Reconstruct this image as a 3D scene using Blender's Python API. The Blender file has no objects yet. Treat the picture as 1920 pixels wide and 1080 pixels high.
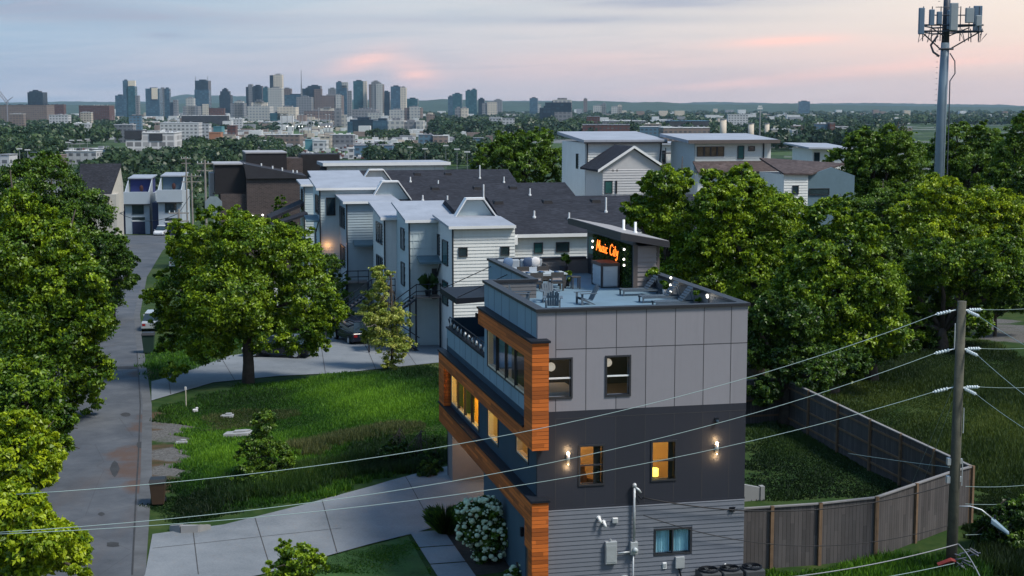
import bpy, math, random
import numpy as np
from mathutils import Vector, Matrix
R = math.radians
random.seed(7)
SC = bpy.context.scene
# ---------------------------------------------------------------- camera
F_PX, HORIZON, CAM_Z = 2840.0, 195.0, 16.7
PITCH = math.atan((540 - HORIZON) / F_PX)
cam_d = bpy.data.cameras.new('camera'); cam = bpy.data.objects.new('camera', cam_d)
SC.collection.objects.link(cam); SC.camera = cam
cam_d.sensor_width = 36; cam_d.lens = 36 * F_PX / 1920
cam_d.clip_start = 0.5; cam_d.clip_end = 40000
cam.location = (0, 0, CAM_Z); cam.rotation_euler = (R(90) - PITCH, 0, 0)
# ---------------------------------------------------------------- sky, sun, exposure
SUN_EL, SUN_AZ = 54.0, 118.0          # sun low behind the camera, to the right (azimuth from +Y towards +X)
world = bpy.data.worlds.new('World'); SC.world = world; world.use_nodes = True
def build_sky():
    nt = world.node_tree; nt.nodes.clear(); N = nt.nodes.new; L = nt.links.new
    out = N('ShaderNodeOutputWorld'); bg = N('ShaderNodeBackground'); bg.inputs[1].default_value = 0.1
    L(bg.outputs[0], out.inputs[0])
    sky = N('ShaderNodeTexSky'); sky.sky_type = 'NISHITA'; sky.sun_disc = False
    sky.sun_elevation = R(SUN_EL); sky.sun_rotation = R(SUN_AZ); sky.air_density = 1.6; sky.dust_density = 2.5; sky.ozone_density = 3.0
    tc = N('ShaderNodeTexCoord'); sep = N('ShaderNodeSeparateXYZ'); L(tc.outputs['Generated'], sep.inputs[0])
    def math_(op, a, b=None, c=None):
        m = N('ShaderNodeMath'); m.operation = op
        for i, v in enumerate((a, b, c)):
            if v is None: continue
            if isinstance(v, (int, float)): m.inputs[i].default_value = v
            else: L(v, m.inputs[i])
        return m.outputs[0]
    def ramp(fac, stops):
        r = N('ShaderNodeValToRGB'); e = r.color_ramp.elements
        while len(e) < len(stops): e.new(0.5)
        for i, (p, c) in enumerate(stops): e[i].position = p; e[i].color = (*c, 1)
        L(fac, r.inputs[0]); return r.outputs[0]
    def mix(fac, a, b):
        m = N('ShaderNodeMix'); m.data_type = 'RGBA'
        for i, v in ((0, fac), (6, a), (7, b)):
            if isinstance(v, (int, float)): m.inputs[i].default_value = v
            elif isinstance(v, tuple): m.inputs[i].default_value = (*v, 1)
            else: L(v, m.inputs[i])
        return m.outputs[2]
    x, y, z = sep.outputs
    h = math_('SQRT', math_('ADD', math_('MULTIPLY', x, x), math_('MULTIPLY', y, y)))
    az = math_('ARCTAN2', x, y)                       # radians, 0 ahead, + to the right
    el = math_('ARCTAN2', z, h)
    # elevation colours for a blue (left) and a rosy (right) dusk sky
    t = math_('MULTIPLY', el, 2.0)
    left = ramp(t, [(0.0, (.20, .255, .345)), (.035, (.205, .26, .355)), (.08, (.185, .28, .39)), (.16, (.18, .305, .42)), (.5, (.10, .235, .40)), (1, (.065, .20, .40))])
    right = ramp(t, [(0.0, (.45, .34, .325)), (.035, (.52, .39, .355)), (.08, (.60, .475, .405)), (.16, (.62, .54, .455)), (.5, (.15, .25, .37)), (1, (.065, .20, .40))])
    a01 = math_('SMOOTH_MIN', math_('SMOOTH_MAX', math_('MULTIPLY_ADD', az, 1.45, 0.47), 0.0, .2), 1.0, .2)
    base = mix(a01, left, right)
    # streaky clouds, stretched along the horizon
    cv = N('ShaderNodeCombineXYZ'); L(math_('MULTIPLY', az, 5.0), cv.inputs[0]); L(math_('MULTIPLY', math_('MULTIPLY_ADD', az, -.035, el), 60.0), cv.inputs[1])
    nz = N('ShaderNodeTexNoise'); nz.inputs['Scale'].default_value = 1.6; nz.inputs['Detail'].default_value = 7; nz.inputs['Roughness'].default_value = .58; nz.inputs['Distortion'].default_value = .5
    L(cv.outputs[0], nz.inputs['Vector'])
    n1 = nz.outputs[0]
    def blob(pa, pe, wa, we, tilt=0.0):               # soft patch of cloud centred on an azimuth and elevation
        da = math_('DIVIDE', math_('SUBTRACT', az, pa), wa)
        de = math_('DIVIDE', math_('SUBTRACT', math_('SUBTRACT', el, pe), math_('MULTIPLY', math_('SUBTRACT', az, pa), tilt)), we)
        q = math_('ADD', math_('MULTIPLY', da, da), math_('MULTIPLY', de, de))
        return math_('POWER', 2.718, math_('MULTIPLY', q, -1.0))
    def px(x_, y_): return ((x_ - 960) / 2840.0, (195 - y_) / 2840.0)
    def bl(x_, y_, wx, wy, tilt=0.0): p = px(x_, y_); return blob(p[0], p[1], wx / 2840, wy / 2840, tilt)
    def add(*a):
        s = a[0]
        for b in a[1:]: s = math_('ADD', s, b)
        return s
    n_hi = ramp(n1, [(.38, (0, 0, 0)), (.68, (1, 1, 1))])
    dark = math_('MULTIPLY', add(bl(230, 40, 330, 20, -.02), bl(30, 15, 260, 18), bl(1050, 40, 330, 9), bl(1250, 8, 260, 15), bl(330, 72, 40, 6)), math_('MULTIPLY_ADD', n_hi, .75, .25))
    base = mix(math_('MINIMUM', math_('MULTIPLY', dark, 1.0), .88), base, (.155, .205, .30))
    base = mix(math_('MULTIPLY', n_hi, .22), base, (.50, .43, .44))
    n_lo = ramp(n1, [(.30, (1, 1, 1)), (.50, (0, 0, 0))]); base = mix(math_('MULTIPLY', n_lo, math_('MULTIPLY_ADD', az, -.5, .2)), base, (.22, .26, .345))
    pink = math_('MULTIPLY', add(bl(690, 115, 60, 17, .25), bl(780, 138, 42, 24, -.1), bl(1470, 80, 110, 9, .05), math_('MULTIPLY', bl(1560, 140, 330, 11, .09), .8), math_('MULTIPLY', bl(1750, 100, 260, 22), .4), math_('MULTIPLY', bl(1120, 120, 260, 26, .05), .35)), math_('MULTIPLY_ADD', n_hi, .65, .35))
    base = mix(math_('MINIMUM', math_('MULTIPLY', pink, .75), .85), base, (.74, .42, .36))
    scaled = N('ShaderNodeVectorMath'); scaled.operation = 'SCALE'; L(base, scaled.inputs[0]); scaled.inputs[3].default_value = 10.0
    L(mix(0.07, scaled.outputs[0], sky.outputs[0]), bg.inputs[0])
build_sky()
sun_d = bpy.data.lights.new('sun', 'SUN'); sun = bpy.data.objects.new('sun', sun_d); SC.collection.objects.link(sun)
sun_d.energy = 2.5; sun_d.angle = R(14); sun_d.color = (1.0, .93, .83)
_d = Vector((math.sin(R(SUN_AZ)) * math.cos(R(SUN_EL)), math.cos(R(SUN_AZ)) * math.cos(R(SUN_EL)), math.sin(R(SUN_EL))))
sun.rotation_euler = _d.to_track_quat('Z', 'Y').to_euler()
vs = SC.view_settings; vs.view_transform = 'Standard'; vs.look = 'None'; vs.exposure = 0.85; vs.gamma = 1.0; vs.use_curve_mapping = False
SC.render.engine = 'CYCLES'
cy = SC.cycles; cy.use_denoising = True; cy.max_bounces = 6; cy.diffuse_bounces = 3; cy.glossy_bounces = 2; cy.transparent_max_bounces = 12; cy.volume_bounces = 0
cy.sample_clamp_indirect = 6.0
# ---------------------------------------------------------------- ground height and picture helpers
GZ = [(-200, -.6), (50, 0), (64, .5), (100, .4), (170, -2.6), (270, -6.3), (400, -13), (700, -22), (1100, -26), (2000, -32), (4000, -38), (8000, -42), (40000, -42)]
def gz(y):
    for (a, za), (b, zb) in zip(GZ, GZ[1:]):
        if y <= b: return za + (zb - za) * (y - a) / (b - a)
    return -42.0
cP, sP = math.cos(PITCH), math.sin(PITCH)
def ray(px, py):
    a, b = (px - 960) / F_PX, (540 - py) / F_PX
    return Vector((a, cP + b * sP, -sP + b * cP))
def P(px, py, Y):                    # the point at depth Y metres that the photograph shows at (px, py)
    r = ray(px, py); return Vector((0, 0, CAM_Z)) + r * (Y / r.y)
def G(px, py, dz=0.0):               # the point of the ground shown there
    r = ray(px, py); k = r.z / r.y                    # the sight line's height over depth is CAM_Z + k*y
    for (a, za), (b, zb) in zip(GZ, GZ[1:]):
        if b < 5: continue
        s = (zb - za) / (b - a); y = (za + dz - s * a - CAM_Z) / (k - s) if abs(k - s) > 1e-9 else -1
        if max(a, 5) - 1e-6 <= y <= b: return Vector((r.x / r.y * y, y, CAM_Z + k * y))
    return Vector((r.x / r.y * 20000, 20000, -42))
def mpp(Y): return Y / F_PX          # metres per photograph pixel at depth Y
AZ = R(12.85)
HX, HY_ = 0.836, 49.0
VD = Vector((-math.sin(AZ), math.cos(AZ), 0)); UD = Vector((math.cos(AZ), math.sin(AZ), 0))
def HW(u, v, z): return Vector((HX, HY_, 0)) + UD * u + VD * v + Vector((0, 0, z))
# ---------------------------------------------------------------- object helpers
COL = SC.collection
def tag(o, label=None, cat=None, group=None, kind=None):
    if label: o['label'] = label
    if cat: o['category'] = cat
    if group: o['group'] = group
    if kind: o['kind'] = kind
    return o
def thing(name, label, cat, loc=(0, 0, 0), rz=0.0, group=None):
    o = bpy.data.objects.new(name, None); COL.objects.link(o); o.location = loc; o.rotation_euler = (0, 0, rz)
    o.empty_display_size = .2
    return tag(o, label, cat, group)
def dup(root, loc=None, rz=None, label=None, group=None):
    def cp(o, par):
        c = o.copy(); COL.objects.link(c); c.parent = par
        for ch in list(o.children): cp(ch, c)
        return c
    r = cp(root, None)
    if loc is not None: r.location = loc
    if rz is not None: r.rotation_euler = (0, 0, rz)
    if label: r['label'] = label
    if group: r['group'] = group
    return r
class MB:
    def __init__(s): s.v = []; s.f = []
    def quad(s, *p):
        n = len(s.v); s.v += [tuple(q) for q in p]; s.f.append(tuple(range(n, n + len(p)))); return s
    def box(s, x0, x1, y0, y1, z0, z1):
        n = len(s.v)
        s.v += [(x0, y0, z0), (x1, y0, z0), (x1, y1, z0), (x0, y1, z0), (x0, y0, z1), (x1, y0, z1), (x1, y1, z1), (x0, y1, z1)]
        s.f += [tuple(n + i for i in q) for q in ((3, 2, 1, 0), (4, 5, 6, 7), (0, 1, 5, 4), (1, 2, 6, 5), (2, 3, 7, 6), (3, 0, 4, 7))]
        return s
    def hexa(s, b, t):               # solid between a bottom and a top polygon
        n = len(s.v); k = len(b); s.v += [tuple(q) for q in b] + [tuple(q) for q in t]
        s.f.append(tuple(n + i for i in reversed(range(k)))); s.f.append(tuple(n + k + i for i in range(k)))
        for i in range(k):
            j = (i + 1) % k; s.f.append((n + i, n + j, n + k + j, n + k + i))
        return s
    def prism(s, pts, z0, z1): return s.hexa([(x, y, z0) for x, y in pts], [(x, y, z1) for x, y in pts])
    def ext(s, prof, a, b, axis='y'):  # profile (p, z) extruded along x or y
        if axis == 'y': return s.hexa([(p, a, z) for p, z in prof], [(p, b, z) for p, z in prof])
        return s.hexa([(a, p, z) for p, z in prof], [(b, p, z) for p, z in prof])
    def tube(s, path, r, n=8, r2=None, cap=True):
        path = [Vector(p) for p in path]; m = len(path); base = len(s.v)
        up = None
        for i, p in enumerate(path):
            d = (path[min(i + 1, m - 1)] - path[max(i - 1, 0)]).normalized()
            if up is None: up = d.cross(Vector((0, 0, 1)) if abs(d.z) < .9 else Vector((1, 0, 0))).normalized()
            else: up = (up - d * up.dot(d)).normalized()
            w = d.cross(up); rr = r[i] if isinstance(r, (list, tuple)) else (r if r2 is None else r + (r2 - r) * i / (m - 1))
            for k in range(n):
                a = 2 * math.pi * k / n; s.v.append(tuple(p + up * math.cos(a) * rr + w * math.sin(a) * rr))
        for i in range(m - 1):
            for k in range(n):
                a = base + i * n + k; b = base + i * n + (k + 1) % n; s.f.append((a, b, b + n, a + n))
        if cap: s.f.append(tuple(base + k for k in reversed(range(n)))); s.f.append(tuple(base + (m - 1) * n + k for k in range(n)))
        return s
    def ball(s, c, r, nu=10, nv=7):
        if isinstance(r, (int, float)): r = (r, r, r)
        base = len(s.v)
        for i in range(1, nv):
            th = math.pi * i / nv
            for k in range(nu):
                a = 2 * math.pi * k / nu; s.v.append((c[0] + r[0] * math.sin(th) * math.cos(a), c[1] + r[1] * math.sin(th) * math.sin(a), c[2] + r[2] * math.cos(th)))
        t = len(s.v); s.v += [(c[0], c[1], c[2] + r[2]), (c[0], c[1], c[2] - r[2])]
        for i in range(nv - 2):
            for k in range(nu):
                a = base + i * nu + k; b = base + i * nu + (k + 1) % nu; s.f.append((a, a + nu, b + nu, b))
        for k in range(nu):
            s.f.append((t, base + k, base + (k + 1) % nu)); q = base + (nv - 2) * nu; s.f.append((t + 1, q + (k + 1) % nu, q + k))
        return s
    def lathe(s, prof, c=(0, 0), n=14):   # (r, z) profile
        base = len(s.v)
        for r, z in prof:
            for k in range(n):
                a = 2 * math.pi * k / n; s.v.append((c[0] + r * math.cos(a), c[1] + r * math.sin(a), z))
        for i in range(len(prof) - 1):
            for k in range(n):
                a = base + i * n + k; b = base + i * n + (k + 1) % n; s.f.append((a, b, b + n, a + n))
        s.f.append(tuple(base + k for k in reversed(range(n)))); s.f.append(tuple(base + (len(prof) - 1) * n + k for k in range(n)))
        return s
    def lap(s, o, a, n, L, z0, z1, course=.17, holes=(), out=.022):   # lapped siding boards as real slanted boards
        o = Vector(o); a = Vector(a); n = Vector(n); z = z0
        while z < z1 - .01:
            zt = min(z + course, z1); segs = [(0, L)]
            for (h0, h1, y0, y1) in holes:
                if y0 < zt - .01 and y1 > z + .01:
                    ns = []
                    for p, q in segs:
                        if h1 <= p or h0 >= q: ns.append((p, q)); continue
                        if h0 > p: ns.append((p, h0))
                        if h1 < q: ns.append((h1, q))
                    segs = ns
            for p, q in segs:
                A = o + a * p; B = o + a * q
                s.quad(A + n * out + Vector((0, 0, z)), B + n * out + Vector((0, 0, z)), B + n * .006 + Vector((0, 0, zt)), A + n * .006 + Vector((0, 0, zt)))
                s.quad(A + Vector((0, 0, z)), B + Vector((0, 0, z)), B + n * out + Vector((0, 0, z)), A + n * out + Vector((0, 0, z)))
            z = zt
        return s
    def build(s, name, mat, parent=None, smooth=False, loc=None, rz=None, bevel=0):
        me = bpy.data.meshes.new(name); me.from_pydata(s.v, [], s.f); me.materials.append(mat)
        if smooth: me.polygons.foreach_set('use_smooth', [True] * len(me.polygons))
        o = bpy.data.objects.new(name, me); COL.objects.link(o)
        if parent: o.parent = parent
        if loc is not None: o.location = loc
        if rz is not None: o.rotation_euler = (0, 0, rz)
        if bevel:
            m = o.modifiers.new('bevel', 'BEVEL'); m.width = bevel; m.segments = 2; m.limit_method = 'ANGLE'
        return o
def struct(name, mb, mat, **k): return tag(mb.build(name, mat, **k), kind='structure')
def holes_wall(mb, axis, c0, c1, s0, s1, z0, z1, holes):   # wall slab with rectangular openings; axis 'u' runs along x, 'v' along y
    ss = sorted({s0, s1, *[h[0] for h in holes], *[h[1] for h in holes]}); zs = sorted({z0, z1, *[h[2] for h in holes], *[h[3] for h in holes]})
    for a, b in zip(ss, ss[1:]):
        run = None
        for c, d in zip(zs, zs[1:]):
            m = ((a + b) / 2, (c + d) / 2)
            solid = not any(h[0] < m[0] < h[1] and h[2] < m[1] < h[3] for h in holes)
            if solid: run = (run[0], d) if run else (c, d)
            if (not solid or d == zs[-1]) and run:
                if axis == 'u': mb.box(a, b, c0, c1, run[0], run[1])
                else: mb.box(c0, c1, a, b, run[0], run[1])
                run = None
    return mb
# ---------------------------------------------------------------- materials
class NT:
    def __init__(s, name):
        s.m = bpy.data.materials.new(name); s.m.use_nodes = True; s.t = s.m.node_tree; s.b = s.t.nodes['Principled BSDF']
        s.tc = s.t.nodes.new('ShaderNodeTexCoord')
    def n(s, k, **p):
        x = s.t.nodes.new(k)
        for a, b in p.items(): setattr(x, a, b)
        return x
    def l(s, a, b): s.t.links.new(a, b)
    def val(s, v, i):
        if isinstance(v, (int, float)): i.default_value = v
        elif isinstance(v, tuple): i.default_value = (*v, 1) if len(v) == 3 and i.type == 'RGBA' else v
        else: s.l(v, i)
    def math(s, op, a, b=0.0, c=0.0):
        m = s.n('ShaderNodeMath', operation=op)
        for i, v in enumerate((a, b, c)): s.val(v, m.inputs[i])
        return m.outputs[0]
    def noise(s, scale, detail=4, rough=.6, vec=None, dist=0):
        x = s.n('ShaderNodeTexNoise'); x.inputs['Scale'].default_value = scale; x.inputs['Detail'].default_value = detail; x.inputs['Roughness'].default_value = rough; x.inputs['Distortion'].default_value = dist
        s.l(vec if vec is not None else s.tc.outputs['Object'], x.inputs['Vector']); return x.outputs[0]
    def ramp(s, f, stops):
        r = s.n('ShaderNodeValToRGB'); e = r.color_ramp.elements
        while len(e) < len(stops): e.new(.5)
        for i, (p, c) in enumerate(stops): e[i].position = p; e[i].color = (*c, 1)
        s.l(f, r.inputs[0]); return r.outputs[0]
    def mix(s, f, a, b, mode='MIX'):
        m = s.n('ShaderNodeMix', data_type='RGBA', blend_type=mode); s.val(f, m.inputs[0]); s.val(a, m.inputs[6]); s.val(b, m.inputs[7]); return m.outputs[2]
    def map(s, sx, sy, sz, vec=None):
        m = s.n('ShaderNodeMapping'); m.inputs['Scale'].default_value = (sx, sy, sz); s.l(vec if vec is not None else s.tc.outputs['Object'], m.inputs['Vector']); return m.outputs[0]
    def bump(s, h, st=.3, d=.02):
        b = s.n('ShaderNodeBump'); b.inputs['Strength'].default_value = st; b.inputs['Distance'].default_value = d; s.l(h, b.inputs['Height']); s.l(b.outputs[0], s.b.inputs['Normal'])
    def col(s, c): s.val(c, s.b.inputs['Base Color'])
    def set(s, rough=.6, metal=0, spec=.3):
        s.b.inputs['Roughness'].default_value = rough; s.b.inputs['Metallic'].default_value = metal; s.b.inputs['Specular IOR Level'].default_value = spec
def mul(c, k): return tuple(min(1, x * k) for x in c)
_mats = {}
def mat(name, col, rough=.6, var=.12, scale=2.0, bump=0.0, bscale=30.0, metal=0.0, spec=.3, streak=0.0):
    if name in _mats: return _mats[name]
    t = NT(name); f = t.noise(scale, 5, .65)
    c = t.ramp(f, [(.25, mul(col, 1 - var)), (.75, mul(col, 1 + var))])
    if streak:
        g = t.noise(1.0, 4, .6, t.map(5, 5, .35)); c = t.mix(t.math('MULTIPLY', t.ramp(g, [(.5, (0, 0, 0)), (.75, (1, 1, 1))]), streak), c, mul(col, .55))
    t.col(c); t.set(rough, metal, spec)
    if bump: t.bump(t.noise(bscale, 3), bump, .02)
    _mats[name] = t.m; return t.m
def mat_panel(name, col, w=1.03, off=.62, hz=8.69, streak=.1):   # cladding sheets, each a shade of its own, with rain streaks
    t = NT(name); sp = t.n('ShaderNodeSeparateXYZ'); t.l(t.tc.outputs['Object'], sp.inputs[0]); cb = t.n('ShaderNodeCombineXYZ')
    t.l(t.math('FLOOR', t.math('DIVIDE', t.math('SUBTRACT', t.math('ADD', sp.outputs[0], sp.outputs[1]), off), w)), cb.inputs[0]); t.l(t.math('GREATER_THAN', sp.outputs[2], hz), cb.inputs[1])
    wn = t.n('ShaderNodeTexWhiteNoise', noise_dimensions='2D'); t.l(cb.outputs[0], wn.inputs['Vector'])
    c = t.ramp(t.math('ADD', t.math('MULTIPLY', wn.outputs[0], .6), t.math('MULTIPLY', t.noise(2.2, 6, .7), .4)), [(.1, mul(col, .91)), (.9, mul(col, 1.09))])
    g = t.ramp(t.noise(1.0, 5, .65, t.map(7, 7, .5)), [(.5, (0, 0, 0)), (.78, (1, 1, 1))]); c = t.mix(t.math('MULTIPLY', g, streak * 2), c, mul(col, .7))
    t.col(c); t.set(.6, 0, .3); t.bump(t.math('ADD', t.noise(1.2, 2), t.math('MULTIPLY', t.noise(60, 2), .1)), .25, .03); return t.m
def emit(name, col, k, back=None):
    t = NT(name); t.col(back or col); t.b.inputs['Emission Color'].default_value = (*col, 1); t.b.inputs['Emission Strength'].default_value = k; return t.m
def mat_plank(name, col, w=.14, var=.35, vertical=False, grey=0.0, groove=.5):
    t = NT(name); sp = t.n('ShaderNodeSeparateXYZ'); t.l(t.tc.outputs['Object'], sp.inputs[0])
    along = t.math('ADD', sp.outputs[0], sp.outputs[1])
    c, d = (along, sp.outputs[2]) if vertical else (sp.outputs[2], along)
    k = t.math('DIVIDE', c, w); fl = t.math('FLOOR', k); fr = t.math('FRACT', k)
    seg = t.math('FLOOR', t.math('ADD', t.math('DIVIDE', d, 2.3), t.math('MULTIPLY', fl, .37)))
    cb = t.n('ShaderNodeCombineXYZ'); t.l(fl, cb.inputs[0]); t.l(seg, cb.inputs[1])
    wn = t.n('ShaderNodeTexWhiteNoise', noise_dimensions='2D'); t.l(cb.outputs[0], wn.inputs['Vector'])
    gr = t.noise(1.0, 6, .7, t.map(*((18, 18, 1.2) if vertical else (1.5, 1.5, 22))), .6)
    f = t.math('ADD', t.math('MULTIPLY', wn.outputs[0], .6), t.math('MULTIPLY', gr, .5))
    cc = t.ramp(f, [(.15, mul(col, 1 - var)), (.55, col), (.95, mul(col, 1 + var))])
    if grey: cc = t.mix(t.math('MULTIPLY', t.noise(.8, 4), grey), cc, (.16, .16, .17))
    t.col(cc); t.set(.7, 0, .2)
    g = t.math('LESS_THAN', fr, .09); cc = t.mix(t.math('MULTIPLY', g, .8), cc, mul(col, .18))
    t.col(cc)
    t.bump(t.math('ADD', t.math('MULTIPLY', t.math('SUBTRACT', 1.0, g), 1.0), t.math('MULTIPLY', gr, .15)), groove, .03)
    return t.m
def mat_shingle(name, col):
    t = NT(name); v = t.n('ShaderNodeTexVoronoi', feature='F1'); v.inputs['Scale'].default_value = 2.6; t.l(t.map(1.2, 3.0, 3.0), v.inputs['Vector'])
    f = t.math('ADD', t.math('MULTIPLY', v.outputs['Color'], .5), t.math('MULTIPLY', t.noise(.5, 5), .6))
    t.col(t.ramp(f, [(.2, mul(col, .55)), (.6, col), (.95, mul(col, 1.7))])); t.set(.9, 0, .15); t.bump(v.outputs['Distance'], .5, .03); return t.m
def mat_brick(name, c1, c2, mortar, sc=1.0):
    t = NT(name); sp = t.n('ShaderNodeSeparateXYZ'); t.l(t.tc.outputs['Object'], sp.inputs[0]); cb = t.n('ShaderNodeCombineXYZ')
    t.l(t.math('ADD', sp.outputs[0], sp.outputs[1]), cb.inputs[0]); t.l(sp.outputs[2], cb.inputs[1])
    b = t.n('ShaderNodeTexBrick'); b.inputs['Scale'].default_value = sc; b.inputs['Brick Width'].default_value = .45; b.inputs['Row Height'].default_value = .15; b.inputs['Mortar Size'].default_value = .012
    for k, c in (('Color1', c1), ('Color2', c2), ('Mortar', mortar)): b.inputs[k].default_value = (*c, 1)
    t.l(cb.outputs[0], b.inputs['Vector'])
    t.col(t.mix(t.math('MULTIPLY', t.noise(3, 5), .5), b.outputs[0], mul(c1, .6))); t.set(.85, 0, .2); return t.m
def mat_facade(name, wall, glass, glass2, w=4.0, h=4.0, mortar=.28, rough=.25, spec=.5):   # window grid of a distant tower
    if name in _mats: return _mats[name]
    t = NT(name); sp = t.n('ShaderNodeSeparateXYZ'); t.l(t.tc.outputs['Object'], sp.inputs[0]); cb = t.n('ShaderNodeCombineXYZ')
    t.l(t.math('ADD', sp.outputs[0], sp.outputs[1]), cb.inputs[0]); t.l(sp.outputs[2], cb.inputs[1])
    b = t.n('ShaderNodeTexBrick'); b.offset = 0.0; b.inputs['Scale'].default_value = 1.0; b.inputs['Brick Width'].default_value = w; b.inputs['Row Height'].default_value = h
    b.inputs['Mortar Size'].default_value = mortar * min(w, h) * .5; b.inputs['Mortar Smooth'].default_value = .1
    for k, c in (('Color1', glass), ('Color2', glass2), ('Mortar', wall)): b.inputs[k].default_value = (*c, 1)
    t.l(cb.outputs[0], b.inputs['Vector'])
    t.col(t.mix(t.math('MULTIPLY', t.noise(.03, 4), .5), b.outputs[0], mul(wall, .7))); t.set(rough, 0, spec); _mats[name] = t.m; return t.m
def mat_leaf(name, dark, mid, light, trans=.22):
    m = bpy.data.materials.new(name); m.use_nodes = True; nt = m.node_tree; nt.nodes.clear(); N = nt.nodes.new; L = nt.links.new
    out = N('ShaderNodeOutputMaterial'); a = N('ShaderNodeAttribute'); a.attribute_name = 'tone'
    r = N('ShaderNodeValToRGB'); e = r.color_ramp.elements; e.new(.5)
    for i, (p, c) in enumerate(((.05, dark), (.5, mid), (.95, light))): e[i].position = p; e[i].color = (*c, 1)
    L(a.outputs['Fac'], r.inputs[0])
    d = N('ShaderNodeBsdfDiffuse'); tr = N('ShaderNodeBsdfTranslucent'); gl = N('ShaderNodeBsdfGlossy'); gl.inputs['Roughness'].default_value = .45
    L(r.outputs[0], d.inputs[0]); hs = N('ShaderNodeHueSaturation'); hs.inputs['Hue'].default_value = .485; hs.inputs['Value'].default_value = 1.3; L(r.outputs[0], hs.inputs['Color']); L(hs.outputs[0], tr.inputs[0])
    m1 = N('ShaderNodeMixShader'); m1.inputs[0].default_value = trans; L(d.outputs[0], m1.inputs[1]); L(tr.outputs[0], m1.inputs[2])
    m2 = N('ShaderNodeMixShader'); m2.inputs[0].default_value = .03; L(m1.outputs[0], m2.inputs[1]); L(gl.outputs[0], m2.inputs[2])
    L(m2.outputs[0], out.inputs[0]); return m
def mat_glass(name, tint=(.9, .95, 1), refl=.5):   # window pane one can look through
    m = bpy.data.materials.new(name); m.use_nodes = True; nt = m.node_tree; nt.nodes.clear(); N = nt.nodes.new; L = nt.links.new
    out = N('ShaderNodeOutputMaterial'); tr = N('ShaderNodeBsdfTransparent'); tr.inputs[0].default_value = (*tint, 1); g = N('ShaderNodeBsdfGlossy'); g.inputs['Roughness'].default_value = .03
    fr = N('ShaderNodeFresnel'); fr.inputs[0].default_value = 1.5; mx = N('ShaderNodeMixShader')
    ge = N('ShaderNodeNewGeometry'); iv = N('ShaderNodeMath'); iv.operation = 'SUBTRACT'; iv.inputs[0].default_value = 1.0; L(ge.outputs['Backfacing'], iv.inputs[1])
    mu = N('ShaderNodeMath'); mu.operation = 'MULTIPLY'; L(fr.outputs[0], mu.inputs[0]); L(iv.outputs[0], mu.inputs[1])
    L(mu.outputs[0], mx.inputs[0]); L(tr.outputs[0], mx.inputs[1]); L(g.outputs[0], mx.inputs[2]); L(mx.outputs[0], out.inputs[0]); return m
M_BLACK = mat('black_metal', (.010, .013, .019), .6, .2, spec=.15)
M_FRAME = mat('dark_window_frame', (.03, .033, .04), .4, .15)
M_WHITE = mat('white_paint', (.66, .68, .68), .6, .08, 3, streak=.15)
M_PANE = mat('dark_window_glass', (.02, .035, .045), .06, .5, .6, spec=.7)
M_PANE_T = mat('teal_window_glass', (.03, .09, .09), .06, .5, .6, spec=.7)
M_GLASS = mat_glass('clear_window_glass')
M_STEEL = mat('galvanised_steel', (.42, .45, .47), .45, .15, 4, metal=.4)
M_PLASTIC = mat('white_plastic', (.7, .72, .72), .5, .05)
M_CONC = mat('concrete', (.24, .245, .25), .9, .16, .6, .25, 40)
M_TRUNK = mat('tree_bark', (.06, .05, .042), .95, .4, 3, .8, 14)
LEAF = {
    'olive': mat_leaf('leaf_yellow_green', (.016, .044, .004), (.11, .195, .006), (.36, .45, .012)),
    'mid': mat_leaf('leaf_mid_green', (.008, .030, .004), (.058, .13, .007), (.235, .345, .012)),
    'deep': mat_leaf('leaf_deep_green', (.005, .020, .005), (.028, .074, .009), (.115, .205, .016)),
    'pale': mat_leaf('leaf_pale_yellow', (.04, .09, .012), (.19, .26, .03), (.46, .48, .12)),
    'far': mat_leaf('leaf_far_hazed', (.014, .034, .018), (.028, .06, .026), (.06, .10, .032)),  # bluish distance haze is put into these leaf tones
}
# ---------------------------------------------------------------- setting: ground, road, drives, lawns
def drape(pts, dz, mat, name, step=2.0):            # a sheet laid on the ground, cut where the ground bends
    import bmesh
    bm = bmesh.new(); vs_ = [bm.verts.new((p[0], p[1], 0)) for p in pts]; bm.faces.new(vs_)
    ys = [p[1] for p in pts]
    for y, _ in GZ:
        if min(ys) < y < max(ys): bmesh.ops.bisect_plane(bm, geom=bm.verts[:] + bm.edges[:] + bm.faces[:], plane_co=(0, y, 0), plane_no=(0, 1, 0))
    for v in bm.verts: v.co.z = gz(v.co.y) + dz
    for f in bm.faces:
        if f.normal.z < 0: f.normal_flip()
    me = bpy.data.meshes.new(name); bm.to_mesh(me); bm.free(); me.materials.append(mat)
    o = bpy.data.objects.new(name, me); COL.objects.link(o); return tag(o, kind='structure')
def stain(t, c, pos):                               # red earth washed over the verge and the gutter
    k = None
    for px, py, r in ((305, 850, 1.6), (300, 800, 1.3), (285, 880, 1.5), (315, 780, 1.2), (270, 850, 1.4), (292, 910, 1.1), (290, 700, 1.3)):
        p = G(px, py); d = t.n('ShaderNodeVectorMath', operation='DISTANCE'); t.l(pos, d.inputs[0]); d.inputs[1].default_value = p
        q = t.math('SUBTRACT', 1.0, t.math('DIVIDE', d.outputs['Value'], r * 1.5)); k = q if k is None else t.math('MAXIMUM', k, q)
    f = t.ramp(t.math('ADD', t.math('MINIMUM', k, .35), t.math('MULTIPLY', t.noise(.9, 7, .8, pos), 1.0)), [(.55, (0, 0, 0)), (.85, (1, 1, 1))])
    return t.mix(t.math('MULTIPLY', f, .8), c, (.085, .05, .034))
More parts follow.
